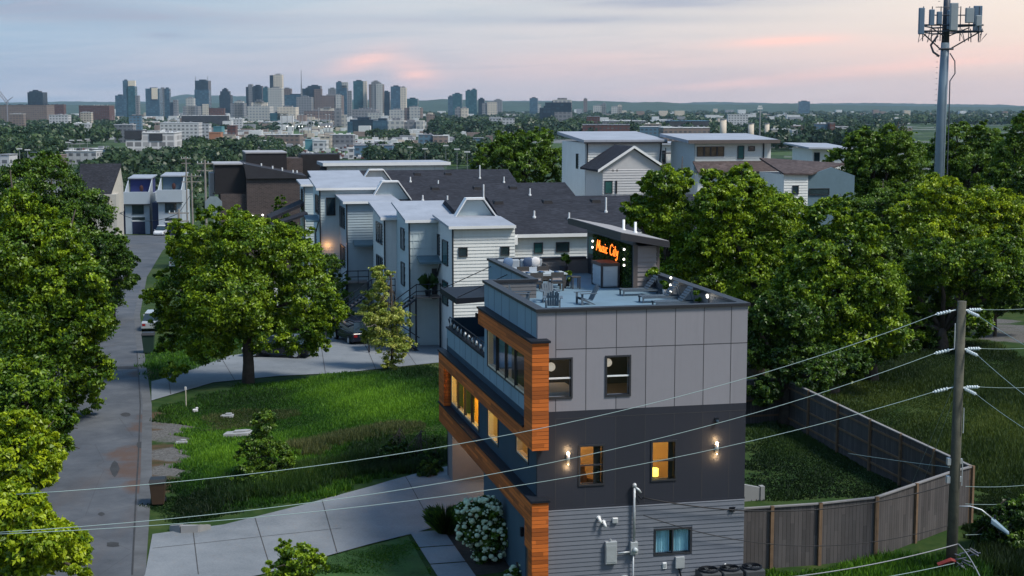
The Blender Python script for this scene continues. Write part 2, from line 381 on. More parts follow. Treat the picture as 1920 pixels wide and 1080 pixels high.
def build_ground():
    t = NT('ground_cover'); geo = t.n('ShaderNodeNewGeometry'); pos = geo.outputs['Position']
    sp = t.n('ShaderNodeSeparateXYZ'); t.l(pos, sp.inputs[0])
    a = t.noise(.05, 6, .65, pos); b = t.noise(.9, 5, .7, pos)
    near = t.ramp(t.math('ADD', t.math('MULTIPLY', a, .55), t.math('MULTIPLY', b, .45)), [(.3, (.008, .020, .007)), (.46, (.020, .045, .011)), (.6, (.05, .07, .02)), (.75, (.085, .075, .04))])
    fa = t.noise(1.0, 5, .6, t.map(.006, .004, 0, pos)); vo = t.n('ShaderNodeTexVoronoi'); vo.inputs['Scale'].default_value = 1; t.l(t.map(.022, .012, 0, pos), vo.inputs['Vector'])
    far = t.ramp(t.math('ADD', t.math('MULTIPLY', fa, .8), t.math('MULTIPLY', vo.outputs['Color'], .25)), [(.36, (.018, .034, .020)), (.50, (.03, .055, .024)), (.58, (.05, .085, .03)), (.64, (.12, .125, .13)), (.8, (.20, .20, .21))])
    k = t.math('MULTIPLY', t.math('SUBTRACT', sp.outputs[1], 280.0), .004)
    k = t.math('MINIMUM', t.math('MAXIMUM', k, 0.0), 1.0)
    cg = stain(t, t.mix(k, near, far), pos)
    kk = None
    for px, py, r in ((330, 815, 1.5), (345, 850, 1.5), (322, 795, 1.3), (338, 880, 1.2), (1885, 615, 2.5), (1925, 632, 3.5), (1865, 602, 1.8)):
        p = G(px, py); d = t.n('ShaderNodeVectorMath', operation='DISTANCE'); t.l(pos, d.inputs[0]); d.inputs[1].default_value = p
        q = t.math('SUBTRACT', 1.0, t.math('DIVIDE', d.outputs['Value'], r * 1.4)); kk = q if kk is None else t.math('MAXIMUM', kk, q)
    gf = t.ramp(t.math('ADD', t.math('MINIMUM', kk, .35), t.math('MULTIPLY', t.noise(.8, 7, .8, pos), 1.0)), [(.62, (0, 0, 0)), (.8, (1, 1, 1))])
    cg = t.mix(gf, cg, t.ramp(t.noise(9, 4, .8, pos), [(.35, (.05, .05, .046)), (.65, (.15, .145, .14))]))
    t.col(cg); t.set(.95, 0, .1)
    ys = sorted({y for y, _ in GZ if -200 <= y <= 8000} | {16500} | {float(q) for q in (-40, 0, 25, 80, 120, 140, 200, 235, 330, 500, 600, 850, 1500, 3000, 6000)})
    xs = [-9000, -3000, -1000, -300, -100, -50, 0, 50, 100, 300, 1000, 3000, 9000]
    m = MB(); m.v = [(x, y, gz(y)) for y in ys for x in xs]; n = len(xs)
    m.f = [(j * n + i, j * n + i + 1, (j + 1) * n + i + 1, (j + 1) * n + i) for j in range(len(ys) - 1) for i in range(n - 1)]
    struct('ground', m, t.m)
build_ground()
def g2(px, py): p = G(px, py); return (p.x, p.y)
def build_roads():
    t = NT('asphalt'); geo = t.n('ShaderNodeNewGeometry'); pos = geo.outputs['Position']
    f = t.noise(.35, 6, .7, pos); f2 = t.noise(40, 2, .5, pos)
    c = t.ramp(t.math('ADD', t.math('MULTIPLY', f, .8), t.math('MULTIPLY', f2, .2)), [(.3, (.042, .048, .057)), (.5, (.074, .082, .094)), (.7, (.115, .122, .132))])
    cr = t.n('ShaderNodeTexVoronoi', feature='DISTANCE_TO_EDGE'); cr.inputs['Scale'].default_value = .22; t.l(t.map(1, .8, 1, pos), cr.inputs['Vector'])
    c = t.mix(t.math('MULTIPLY', t.math('LESS_THAN', cr.outputs[0], .004), .25), c, (.03, .03, .032))
    st = t.ramp(t.noise(.22, 4, .6, t.map(1.6, .5, 1, pos)), [(.56, (0, 0, 0)), (.7, (1, 1, 1))])
    c = t.mix(t.math('MULTIPLY', st, .25), c, (.10, .075, .06)); t.col(stain(t, c, pos)); t.set(.85, 0, .25); t.bump(f2, .3, .01)
    # right edge of the road as photographed, left edge a lane and a half away
    rt = [g2(278, 1079)] ; rt[0] = (rt[0][0], rt[0][1])
    rt = [(-9.5, 36)] + [g2(*q) for q in ((272, 1079), (284, 900), (284, 760), (270, 660), (262, 590), (275, 520), (305, 470))]
    lf = [(x - w, y - .8) for (x, y), w in zip(rt, (5.6, 5.6, 5.6, 5.6, 5.8, 6.2, 7.0, 8.2))]
    end = [g2(330, 452), g2(330, 441), g2(236, 441)]
    drape(rt + end + list(reversed(lf)), .02, t.m, 'road')
    dk = mat('asphalt_patch', (.035, .037, .040), .9, .3, 1.5, .3, 30)
    for cx, cy_, rx, ry in ((212, 1022, 14, 5), (236, 778, 10, 4), (215, 880, 8, 16), (264, 835, 9, 6), (190, 965, 6, 4), (240, 690, 30, 3)):
        drape([A2 for A2 in (g2(cx + rx * math.cos(a_ * .7854) * (1 + .25 * math.sin(a_ * 3 + cx)), cy_ + ry * math.sin(a_ * .7854)) for a_ in range(8))], .025, dk, 'road_patch')
    seam = [g2(246, 1079), g2(252, 960), g2(258, 860), g2(262, 760), g2(256, 660)]
    drape([(x, y) for x, y in seam] + [(x + .07, y) for x, y in reversed(seam)], .028, dk, 'road_patch')
    # concrete gutter along the right edge
    gm = mat('gutter_concrete', (.085, .09, .096), .9, .3, .8, .2, 30)
    drape([(x - .48, y) for x, y in rt[:-1]] + [(x + .02, y) for x, y in reversed(rt[:-1])], .026, gm, 'gutter')
    cm = NT('drive_concrete'); p2 = cm.n('ShaderNodeNewGeometry').outputs['Position']
    cm.col(cm.ramp(cm.math('ADD', cm.math('MULTIPLY', cm.noise(.25, 6, .7, p2), .7), cm.math('MULTIPLY', cm.noise(14, 4, .6, p2), .3)), [(.3, (.105, .12, .135)), (.52, (.17, .188, .205)), (.75, (.24, .255, .268))])); cm.set(.85, 0, .25); cm.bump(cm.noise(60, 3, .6, p2), .2, .01)
    joint = mat('joint_dark', (.05, .05, .05), .9)  # plain dark grey for the joints in the concrete
    A = g2
    # the near house's drive: from the road to the garage, bending
    top = [A(286, 1003), A(420, 985), A(560, 950), A(700, 912), A(800, 884), A(872, 868)]
    bot = [A(272, 1079), (A(272, 1079)[0] + .1, A(272, 1079)[1] - 2.5), A(490, 1079), A(620, 1042), A(700, 1020), A(770, 1003), A(830, 985), A(905, 930)]
    gu, gv = HW(1.9, 14.9, 0), HW(1.9, 9.0, 0); ge = HW(0.0, 8.6, 0)
    drape(top + [(gu.x, gu.y), (gv.x, gv.y), (ge.x, ge.y)] + list(reversed(bot)), .04, cm.m, 'driveway')
    for q in (((362, 996), (372, 1079)), ((478, 972), (508, 1070)), ((604, 940), (632, 1038)), ((760, 895), (810, 985)), ((286, 1030), (640, 992))):
        a, b = Vector(A(*q[0])), Vector(A(*q[1])); d = (b - a).normalized(); nrm = Vector((-d.y, d.x)) * .018
        drape([tuple(a + nrm), tuple(b + nrm), tuple(b - nrm), tuple(a - nrm)], .046, joint, 'drive_joint')
    # stepping path of slabs from the drive to the front door
    p0, p1 = Vector(A(800, 998)), Vector(A(868, 1100)); w = Vector((1.28, .28))
    for k in range(5):
        a = p0 + (p1 - p0) * (k * .31); b = p0 + (p1 - p0) * (k * .31 + .295)
        drape([tuple(a - w * .5), tuple(a + w * .5), tuple(b + w * .5), tuple(b - w * .5)], .05, cm.m, 'path')
    # the neighbours' drive
    d1 = [A(284, 752), A(400, 718), A(520, 706), A(640, 700), A(818, 681), (A(818, 681)[0] + 14, A(818, 681)[1] + 3)]
    d2 = [A(284, 716), A(330, 705), A(430, 668), A(520, 655), A(640, 628), A(700, 606), (A(700, 606)[0] + 18, A(700, 606)[1])]
    drape(d1 + list(reversed(d2)), .04, cm.m, 'driveway')
    for q in (((610, 700), (600, 640)), ((705, 694), (680, 640)), ((440, 714), (415, 672)), ((320, 740), (316, 710)), ((780, 685), (745, 640))):
        a, b = Vector(A(*q[0])), Vector(A(*q[1])); d = (b - a).normalized(); nrm = Vector((-d.y, d.x)) * .02
        drape([tuple(a + nrm), tuple(b + nrm), tuple(b - nrm), tuple(a - nrm)], .046, joint, 'drive_joint')
    # clipped lawn patch by the front path, gravel on the hillside, mulch bed
    lawn = mat('clipped_lawn', (.030, .075, .016), .95, .35, 1.5, .6, 25)
    drape([A(612, 1046), A(765, 1006), A(806, 1079), (A(806, 1079)[0] + .6, A(806, 1079)[1] - 2), (A(580, 1079)[0], A(580, 1079)[1] - 2), A(560, 1079)], .03, lawn, 'lawn')
    drape([A(800, 960), A(850, 940), A(955, 1010), A(960, 1070), A(900, 1079), A(868, 1079), A(830, 995)], .012, mat('mulch', (.03, .024, .02), .95, .5, 4, .8, 20), 'mulch_bed')
    return
    gv_ = NT('gravel'); pp = gv_.n('ShaderNodeNewGeometry').outputs['Position']
    gv_.col(gv_.ramp(gv_.math('ADD', gv_.math('MULTIPLY', gv_.noise(7, 4, .8, pp), .5), gv_.math('MULTIPLY', gv_.noise(.5, 4, .6, pp), .5)), [(.3, (.06, .06, .05)), (.55, (.20, .185, .17)), (.75, (.34, .32, .30))])); gv_.set(.95, 0, .2)
    drape([A(222, 448), A(345, 446), A(345, 436), A(222, 436)], .03, cm.m, 'pavement')
build_roads()
def tufts(name, poly, n, h, matn, seed, label_kind='stuff', lean=.35):
    rs = np.random.RandomState(seed); P_ = np.array(poly); lo, hi = P_.min(0), P_.max(0)
    pts = rs.uniform(lo, hi, (n * 3, 2)); org = pts; pts = pts + np.c_[.35 * np.sin(pts[:, 1] * 1.9) + .25 * np.sin(pts[:, 1] * 5.1 + pts[:, 0] * 2) + rs.normal(0, .14, len(pts)), .2 * np.sin(pts[:, 0] * 1.3) + rs.normal(0, .08, len(pts))]; ins = np.zeros(len(pts), bool); j = len(P_) - 1
    for i in range(len(P_)):
        c = (P_[i, 1] > pts[:, 1]) != (P_[j, 1] > pts[:, 1]); x = (P_[j, 0] - P_[i, 0]) * (pts[:, 1] - P_[i, 1]) / (P_[j, 1] - P_[i, 1] + 1e-9) + P_[i, 0]
        ins ^= c & (pts[:, 0] < x); j = i
    pts = org[ins][:n]; n = len(pts)
    # patchiness from a few sines
    ph = np.sin(pts[:, 0] * .55 + 1.3 * np.sin(pts[:, 1] * .21)) + np.sin(pts[:, 1] * .33 + pts[:, 0] * .17) + .7 * np.sin(pts[:, 0] * 1.7 - pts[:, 1] * 1.1)
    hh = h * rs.uniform(.5, 1.3, n) * (1 + .35 * ph); hh = np.clip(hh, h * .2, None); bare = (np.sin(pts[:, 0] * .83 + 2.1 * np.sin(pts[:, 1] * .47)) * np.sin(pts[:, 1] * .61 + .8 * np.sin(pts[:, 0] * .9)) > .62) & (rs.rand(n) < .7); hh[bare] *= .35
    z = np.array([gz(y) for y in pts[:, 1]]); a = rs.uniform(0, 6.283, n); w = .02 + .035 * rs.rand(n)
    wx, wy = np.cos(a) * w, np.sin(a) * w; la = rs.uniform(0, 6.283, n); lx, ly = np.cos(la) * hh * lean, np.sin(la) * hh * lean
    V_ = np.empty((n, 3, 3)); V_[:, 0] = np.c_[pts[:, 0] - wx, pts[:, 1] - wy, z]; V_[:, 1] = np.c_[pts[:, 0] + wx, pts[:, 1] + wy, z]; V_[:, 2] = np.c_[pts[:, 0] + lx, pts[:, 1] + ly, z + hh]
    lf = np.sin(pts[:, 0] * .19 + .6) * np.sin(pts[:, 1] * .13 + 1.0) + .6 * np.sin(pts[:, 0] * .43 + pts[:, 1] * .29)
    tone = np.clip(.34 + .10 * ph + .34 * lf + rs.normal(0, .13, n), 0, 1)
    return tag(raw_mesh(name, V_.reshape(-1, 3), 3, tone, matn), kind=label_kind)
def raw_mesh(name, verts, k, tone, m, parent=None):
    n = len(verts) // k; me = bpy.data.meshes.new(name); me.vertices.add(len(verts)); me.vertices.foreach_set('co', np.ascontiguousarray(verts, dtype=np.float32).ravel())
    me.loops.add(len(verts)); me.loops.foreach_set('vertex_index', np.arange(len(verts), dtype=np.int32)); me.polygons.add(n)
    me.polygons.foreach_set('loop_start', np.arange(0, len(verts), k, dtype=np.int32)); me.polygons.foreach_set('loop_total', np.full(n, k, dtype=np.int32))
    at = me.attributes.new('tone', 'FLOAT', 'FACE'); at.data.foreach_set('value', np.ascontiguousarray(tone, dtype=np.float32)); me.update(calc_edges=True); me.materials.append(m)
    o = bpy.data.objects.new(name, me); COL.objects.link(o)
    if parent: o.parent = parent
    return o
M_GRASS = mat_leaf('grass_blades', (.007, .028, .005), (.034, .11, .009), (.15, .31, .018), .3)
tufts('grass', [g2(300, 765), g2(460, 725), g2(640, 705), g2(822, 684), g2(850, 830), g2(700, 905), g2(560, 942), g2(330, 985), g2(290, 960), g2(350, 870), g2(350, 800)], 190000, .17, M_GRASS, 3)
tufts('grass', [g2(272, 690), g2(280, 715), g2(330, 702), g2(430, 664), g2(520, 650), g2(640, 622), g2(640, 600), g2(420, 600), g2(285, 650)], 24000, .15, M_GRASS, 4)
M_GRASS2 = mat_leaf('hillside_grass_blades', (.010, .024, .006), (.034, .062, .011), (.095, .13, .022), .3)
tufts('grass', [g2(1520, 745), g2(1660, 830), g2(1830, 905), g2(1960, 980), g2(1990, 690), g2(1900, 668), g2(1840, 640), g2(1700, 660), g2(1560, 700)], 120000, .22, M_GRASS2, 5)
tufts('grass', [g2(1830, 905), g2(1840, 1080), g2(1990, 1090), g2(1990, 960)], 26000, .26, M_GRASS2, 6)
tufts('grass', [g2(1400, 940), g2(1780, 930), g2(1640, 850), g2(1500, 770), g2(1400, 800)], 30000, .08, mat_leaf('yard_grass_painted_shade', (.006, .016, .006), (.018, .042, .010), (.045, .085, .016), .2), 7)  # yard blades darker: the trees' shade is put into their colour
tufts('grass', [g2(612, 1048), g2(765, 1008), g2(806, 1079), g2(560, 1079)], 14000, .06, M_GRASS, 8)
tufts('grass', [g2(1420, 1078), g2(1790, 1040), g2(1840, 1060), g2(1840, 1120), g2(1420, 1120)], 12000, .22, M_GRASS, 9)

M_WEED = mat_leaf('weed_blades', (.008, .022, .006), (.022, .058, .010), (.06, .12, .018), .3); M_DRY = mat_leaf('dry_grass_blades', (.03, .04, .012), (.075, .095, .03), (.16, .16, .06), .3)
tufts('weeds', [g2(330, 978), g2(420, 955), g2(560, 925), g2(700, 892), g2(690, 868), g2(560, 880), g2(430, 905), g2(340, 930)], 26000, .34, M_WEED, 21)
tufts('weeds', [g2(640, 905), g2(840, 872), g2(830, 820), g2(720, 815), g2(650, 850)], 14000, .36, M_WEED, 22)
tufts('weeds', [g2(300, 765), g2(470, 728), g2(560, 735), g2(520, 765), g2(380, 800), g2(310, 790)], 12000, .2, M_WEED, 23)
tufts('weeds', [g2(380, 790), g2(450, 770), g2(540, 768), g2(560, 785), g2(470, 800), g2(400, 812)], 7000, .26, M_DRY, 24)
tufts('weeds', [g2(540, 840), g2(700, 800), g2(800, 795), g2(790, 815), g2(680, 825), g2(560, 862)], 12000, .3, M_DRY, 25)
# ---------------------------------------------------------------- the near house
hs = thing('modern_house', 'tall grey and charcoal house with zigzag orange wood bands and a roof deck', 'house', (HX, HY_, 0), AZ)
M_LAP = mat('grey_lap_paint', (.135, .15, .178), .65, .07, 1.2, .1, 25, streak=.1)
M_DARK = mat_panel('charcoal_panel', (.023, .026, .037))
M_LIGHT = mat_panel('pale_grey_panel', (.225, .222, .247))
M_NAVY = mat('navy_panel', (.016, .045, .075), .6, .12, .8)
M_LIGHT_COOL = mat_panel('pale_panel_cool_lit', (.18, .27, .33), 1.25, .55, 99)  # the pale front panel again, cool side light put into its colour
M_WOOD = mat_plank('cedar_boards', (.43, .108, .016), .135, .5, grey=.08, groove=.9)
M_SEAM = mat('seam_dark', (.045, .045, .05), .8)  # plain dark grey for the panel joints
M_CREAM = mat('cream_reveal', (.62, .55, .40), .6, .06)
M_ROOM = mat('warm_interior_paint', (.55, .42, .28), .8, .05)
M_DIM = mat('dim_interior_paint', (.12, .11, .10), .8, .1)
M_DECK = mat('roof_deck_membrane', (.13, .205, .265), .7, .14, .8, .1, 20)
Z1, Z2, ZP, ZF, W_, L_ = 3.3, 6.62, 10.05, 9.32, 7.3, 16.5
w_low = [(4.13, 5.35, 1.55, 2.36)]; w_mid = [(1.47, 2.25, 4.11, 5.39), (3.99, 4.78, 4.13, 5.41)]; w_up = [(.33, 1.13, 7.10, 8.36), (2.37, 3.14, 7.10, 8.37)]
m = holes_wall(MB(), 'u', 0, .2, 0, W_, -.6, Z1, w_low); m.build('lower_wall', M_LAP, hs)
m = MB().lap((0, 0, 0), (1, 0, 0), (0, -1, 0), W_, -.5, Z1, .15, [(4.05, 5.43, 1.47, 2.44)], .026); m.build('lap_siding', M_LAP, hs)
m = holes_wall(MB(), 'u', 0, .2, 0, W_, Z1, Z2, w_mid).box(-.012, W_ + .012, -.012, .2, Z1 - .02, Z1 + .05); m.build('middle_wall', M_DARK, hs)
m = holes_wall(MB(), 'u', 0, .2, 0, W_, Z2, ZP - .1, w_up); m.build('upper_wall', M_LIGHT, hs)
m = MB()
for u in (.62, 1.65, 2.69, 3.72, 4.74, 5.75, 6.72):
    zz = [(Z1 + .05, 6.36), (Z2, ZP - .1)]
    for a, b in zz:
        cuts = [(a, b)]
        for h in w_mid + w_up:
            if h[0] - .07 < u < h[1] + .07: cuts = [q for c in cuts for q in ((c[0], max(c[0], min(c[1], h[2] - .07))), (min(c[1], max(c[0], h[3] + .07)), c[1])) if q[1] - q[0] > .01]
        for c in cuts: m.box(u - .011, u + .011, -.004, .02, c[0], c[1])
m.box(.62, W_, -.005, .02, 8.68, 8.702); m.box(.62, W_, -.005, .02, 6.36, 6.38)
m.build('panel_seam', M_SEAM, hs)
# hidden right and rear walls, floors, inner partitions
MB().box(W_ - .2, W_, .2, L_, -.6, Z1).build('right_wall', M_LAP, hs)
MB().box(W_ - .2, W_, .2, L_, Z1, Z2).build('right_wall', M_DARK, hs)
MB().box(W_ - .2, W_, .2, L_, Z2, ZP - .1).build('right_wall', M_LIGHT, hs)
MB().box(0, W_ - .2, L_ - .2, L_, -.6, Z2).build('rear_wall', M_DARK, hs); MB().box(1.95, W_ - .2, L_ - .2, L_, Z2, ZP - .1).build('rear_wall', M_LIGHT, hs)
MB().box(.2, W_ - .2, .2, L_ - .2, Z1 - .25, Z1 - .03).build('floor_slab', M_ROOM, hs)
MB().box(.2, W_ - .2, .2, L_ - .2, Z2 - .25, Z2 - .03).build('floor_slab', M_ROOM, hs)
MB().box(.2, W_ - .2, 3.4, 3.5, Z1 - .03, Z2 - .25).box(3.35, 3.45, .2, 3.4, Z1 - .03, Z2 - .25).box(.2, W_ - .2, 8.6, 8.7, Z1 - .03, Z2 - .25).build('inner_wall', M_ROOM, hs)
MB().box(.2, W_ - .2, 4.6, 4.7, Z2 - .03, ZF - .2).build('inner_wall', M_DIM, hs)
# roof deck and parapet
m = MB().box(.2, W_ - .2, .2, 8.4, ZF - .2, ZF).box(2.0, W_ - .2, 8.4, L_ - .2, ZF - .2, ZF); m.build('roof_deck', M_DECK, hs)
# left face: walls of the three storeys
win_m = [(1.25, 3.05, 4.62, 5.6), (6.05, 7.85, 4.15, 5.6), (9.6, 15.4, 3.95, 5.6)]
win_u = [(1.75, 7.85, 6.88, 8.4)]
door_h = [(.75, 1.7, .15, 2.35)]
m = holes_wall(MB(), 'v', 0, .2, .2, 8.7, -.6, Z1, door_h); m.build('left_lower_wall', mat('teal_blue_panel', (.045, .085, .115), .65, .1, .8), hs)
m = holes_wall(MB(), 'v', 0, .2, .2, L_, Z1, Z2 - .3, win_m); m.build('left_middle_wall', M_NAVY, hs)
m = holes_wall(MB(), 'v', 0, .2, .2, 8.5, Z2 - .3, 8.42, win_u).box(0, .2, 8.5, L_, Z2 - .3, 7.05); m.build('left_upper_wall', M_LIGHT_COOL, hs)
m = MB().box(0, .2, .2, 8.5, 8.42, ZP - .1).box(.2, 1.95, 8.35, 8.5, 8.42, ZP - .1).box(1.85, 2.0, 8.5, L_, Z2 - .25, ZP - .1); m.build('parapet_wall', M_LIGHT_COOL, hs)
for v in (.85, 1.75, 2.95, 4.2, 5.45, 6.7, 7.8): MB().box(-.004, .02, v - .011, v + .011, 8.46, ZP - .12).build('panel_seam', M_SEAM, hs)
for v in (1.6, 2.7, 3.9, 5.1, 6.3, 7.5, 8.7, 9.9, 11.1, 12.3, 13.5, 14.7): MB().box(-.004, .02, v - .011, v + .011, 6.36, 6.84 if v < 8 else 7.02).build('panel_seam', M_SEAM, hs)
for v in (10.2, 12.0, 13.9): MB().box(1.845, 1.86, v - .011, v + .011, 7.2, ZP - .12).build('panel_seam', M_SEAM, hs)
# garage recess under the overhang
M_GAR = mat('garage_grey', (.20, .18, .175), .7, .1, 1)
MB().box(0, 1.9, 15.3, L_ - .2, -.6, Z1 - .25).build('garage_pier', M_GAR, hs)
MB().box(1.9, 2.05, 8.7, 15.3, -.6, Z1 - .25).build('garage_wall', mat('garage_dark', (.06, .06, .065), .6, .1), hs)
m = MB()
for k in range(4): m.box(1.86, 1.9, 9.2, 14.4, .55 + k * .58, .55 + k * .58 + .55)
m.build('garage_door', mat('garage_door_brown', (.10, .085, .075), .6, .1), hs)
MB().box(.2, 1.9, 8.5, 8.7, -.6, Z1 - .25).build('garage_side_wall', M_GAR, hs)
# the zigzag ribbon of cedar with its black caps
def ribbon():
    U0, U1 = -.3, .26
    m = MB().box(U0, -.003, .64, 8.25, 8.42, 9.0); m.build('wood_band', M_WOOD, hs)
    m = MB().box(U0, U1, -.5, -.003, 5.45, 9.0).box(U0, -.003, -.003, .64, 5.45, 9.0); m.build('wood_pillar', M_WOOD, hs)
    m = MB().box(U0, -.003, .64, L_ + .35, 5.45, 6.0); m.build('wood_band', M_WOOD, hs)
    m = MB().box(U0, -.003, 15.65, L_ + .35, 3.7, 5.45); m.build('wood_pillar', M_WOOD, hs)
    m = MB().box(U0, -.003, .56, L_ + .35, 2.9, 3.7); m.build('wood_band', M_WOOD, hs)
    m = MB().box(U0, U1, -.5, -.003, -.5, 3.7).box(U0, -.003, -.003, .56, 2.0, 3.7); m.build('wood_pillar', M_WOOD, hs)
    MB().box(U0 + .06, -.01, -.003, .5, -.5, 2.0).build('wood_screen', mat_plank('brown_slats', (.13, .065, .03), .1, .3, True), hs)
    for v0, v1, z, near in ((.0, 8.3, 9.0, 1), (.64, L_ + .4, 6.0, 0), (.0, L_ + .4, 3.7, 1)):
        m = MB().box(U0 - .05, .0, v0, v1, z + .002, z + .075)
        if near: m.box(U0 - .05, U1 + .05, -.56, v0, z + .002, z + .075)
        m.build('ledge_cap', M_BLACK, hs)
    MB().box(U0 + .02, -.003, -.3, L_ + .3, 2.86, 2.897).build('soffit', mat('soffit_brown', (.12, .07, .045), .8), hs)
ribbon()
# parapet caps
m = MB().box(-.07, W_ + .07, -.07, .27, ZP - .1, ZP).box(-.07, .27, .27, 8.57, ZP - .1, ZP).box(.27, 2.07, 8.29, 8.57, ZP - .1, ZP)
m.box(1.79, 2.07, 8.57, L_ + .07, ZP - .1, ZP).box(2.07, 6.2, L_ - .27, L_ + .07, ZP - .1, ZP).box(W_ - .27, W_ + .07, .27, 9.6, ZP - .1, ZP)
m.build('parapet_cap', mat('parapet_cap_metal', (.02, .022, .027), .5, .1, spec=.3), hs)
M_INNER = mat('parapet_inner_lap', (.115, .115, .12), .7, .1)
for q_ in (((2.0, L_ - .2, 0), (1, 0, 0), (0, -1, 0), 4.3), ((.2, 8.35, 0), (1, 0, 0), (0, -1, 0), 1.8)): MB().lap(*q_, ZF, ZP - .1, .15).build('parapet_lining', M_INNER, hs)
m = MB().lap((W_ - .2, .2, 0), (0, 1, 0), (-1, 0, 0), 9.4, ZF, ZP - .1, .15); m.build('parapet_lining', M_INNER, hs)
# stair bulkhead with its tilted roof
BU, BV = 6.3, 9.67
MB().box(BU, W_ + .05, BV, BV + .15, ZF, 11.1).box(BU, BU + .15, BV + .15, L_, ZF, 11.3).box(W_ - .1, W_ + .05, BV + .15, L_, ZF, 11.05).box(BU + .15, W_ - .1, L_ - .15, L_, ZF, 11.2).build('bulkhead_wall', M_LAP, hs)
MB().lap((BU + .16, BV, 0), (1, 0, 0), (0, -1, 0), W_ - BU - .2, ZF, 11.1, .19, (), .04).build('bulkhead_siding', mat('warm_grey_lap', (.23, .205, .20), .65, .06), hs)
m = MB().box(BU - .02, BU + .16, BV - .035, BV - .002, ZF, 11.15).box(W_ - .06, W_ + .07, BV - .035, BV - .002, ZF - .3, 11.1); m.build('corner_trim', mat('trim_brown', (.10, .085, .08), .6), hs)
rf = [(5.6, 11.5), (7.62, 11.12), (7.62, 11.42), (5.6, 11.80)]
MB().ext([(5.6, 11.42), (7.62, 11.06), (7.62, 11.3), (5.6, 11.68)], 9.15, 17.2).build('bulkhead_roof', mat('roof_fascia_dark', (.03, .03, .035), .5), hs)
MB().ext([(5.64, 11.683), (7.6, 11.315), (7.6, 11.335), (5.64, 11.703)], 9.2, 17.15).build('roof_membrane', mat('grey_membrane', (.26, .25, .25), .7, .12, .8), hs)
for v, u in ((13.0, 6.9), (11.7, 7.0)): MB().lathe([(.09, 11.35), (.09, 11.5), (.055, 11.52), (.055, 11.9)], (u, v), 8).build('vent_pipe', M_PLASTIC, hs, True)
# glazed door on the bulkhead's left side
d = MB().box(BU - .03, BU - .002, 15.35, 16.25, ZF, 11.1).build('bulkhead_door', M_FRAME, hs); MB().box(BU - .034, BU - .031, 15.5, 16.1, ZF + .9, 10.95).build('pane', mat('door_glass', (.12, .2, .22), .1), d)
def win(par, axis, c, sgn, s0, s1, z0, z1, cols=1, rail=False, fr=M_FRAME, pane=M_GLASS, t=.06, out=.035, depth=.2, sill=None, name='window'):
    # framed opening. axis 'u': plane y=c facing -y when sgn=-1; axis 'v': plane x=c facing -x when sgn=-1
    o0, o1 = (c + sgn * out, c - sgn * depth * .5); lo, hi = min(o0, o1), max(o0, o1)
    m = MB(); g = MB()
    def bx(M, a, b, p, q, e0=lo, e1=hi):
        if axis == 'u': M.box(a, b, e0, e1, p, q)
        else: M.box(e0, e1, a, b, p, q)
    bx(m, s0 - t, s1 + t, z0 - t, z0); bx(m, s0 - t, s1 + t, z1, z1 + t); bx(m, s0 - t, s0, z0, z1); bx(m, s1, s1 + t, z0, z1)
    for k in range(1, cols): s = s0 + (s1 - s0) * k / cols; bx(m, s - t * .45, s + t * .45, z0, z1)
    gc = c - sgn * .02
    w = m.build(name, fr, par)
    if rail: bx2 = MB(); bx(bx2, s0, s1, (z0 + z1) / 2 - .025, (z0 + z1) / 2 + .025, gc - .02, gc + .02); bx2.build('rail', M_PLASTIC if rail == 'w' else fr, w)
    for k in range(cols):
        g = MB(); a, b = s0 + (s1 - s0) * k / cols, s0 + (s1 - s0) * (k + 1) / cols; bx(g, a, b, z0, z1, gc - .006, gc + .006); g.build('pane', pane, w)
    if sill: q = MB(); bx(q, s0, s1, z0, z0 + .05, min(c, c - sgn * .2), max(c, c - sgn * .2)); bx(q, s1 - .05, s1, z0 + .05, z1, min(c, c - sgn * .2), max(c, c - sgn * .2)); q.build('reveal', sill, w)
    return w
for h in w_up: win(hs, 'u', 0, -1, *h, rail='w')
for h in w_mid: win(hs, 'u', 0, -1, *h, rail='d')
lw = win(hs, 'u', 0, -1, *w_low[0], cols=2)
def curtain(par, axis_pts, z0, z1, matn):
    m = MB(); n = 26; pr = None
    for i in range(n + 1):
        f = i / n; x = axis_pts[0] + (axis_pts[1] - axis_pts[0]) * f; y = .16 + .03 * math.sin(i * 1.9)
        if pr: m.quad((pr[0], pr[1], z0), (x, y, z0), (x, y, z1), (pr[0], pr[1], z1))
        pr = (x, y)
    return m.build('curtain', matn, par)
M_CURT = mat('pale_teal_curtain', (.50, .74, .74), .8, .12, 3); curtain(lw, (4.16, 4.66), 1.56, 2.35, M_CURT); curtain(lw, (4.78, 5.34), 1.56, 2.35, M_CURT)
# warm lit rooms on the middle storey, dim rooms above (their lamps are lit in the photograph)
for h, n in zip(win_m, (1, 1, 4)): win(hs, 'v', 0, -1, *h, cols=n, sill=M_CREAM, t=.05, out=.03)
for h in win_u: win(hs, 'v', 0, -1, *h, cols=4, sill=M_CREAM, t=.05, out=.03)
MB().box(.06, .1, .78, 1.67, .18, 2.32).build('front_door', M_FRAME, hs)
MB().box(.0, .06, .52, .7, .15, 2.35).build('door_sidelight', emit('warm_sidelight', (1, .62, .12), .9), hs)
MB().box(-1.0, 0, .3, 2.2, -.3, .14).build('door_step', M_CONC, hs)
MB().box(-1.9, -1.0, .4, 2.1, -.3, .02).build('door_step', M_CONC, hs)
M_DRAPE = mat('dark_drape', (.02, .015, .012), .9, .2, 4); MB().box(1.97, 2.22, .14, .18, 4.0, 5.5).build('drape', M_DRAPE, hs); MB().box(4.60, 4.76, .14, .18, 4.0, 5.5).build('drape', M_DRAPE, hs)
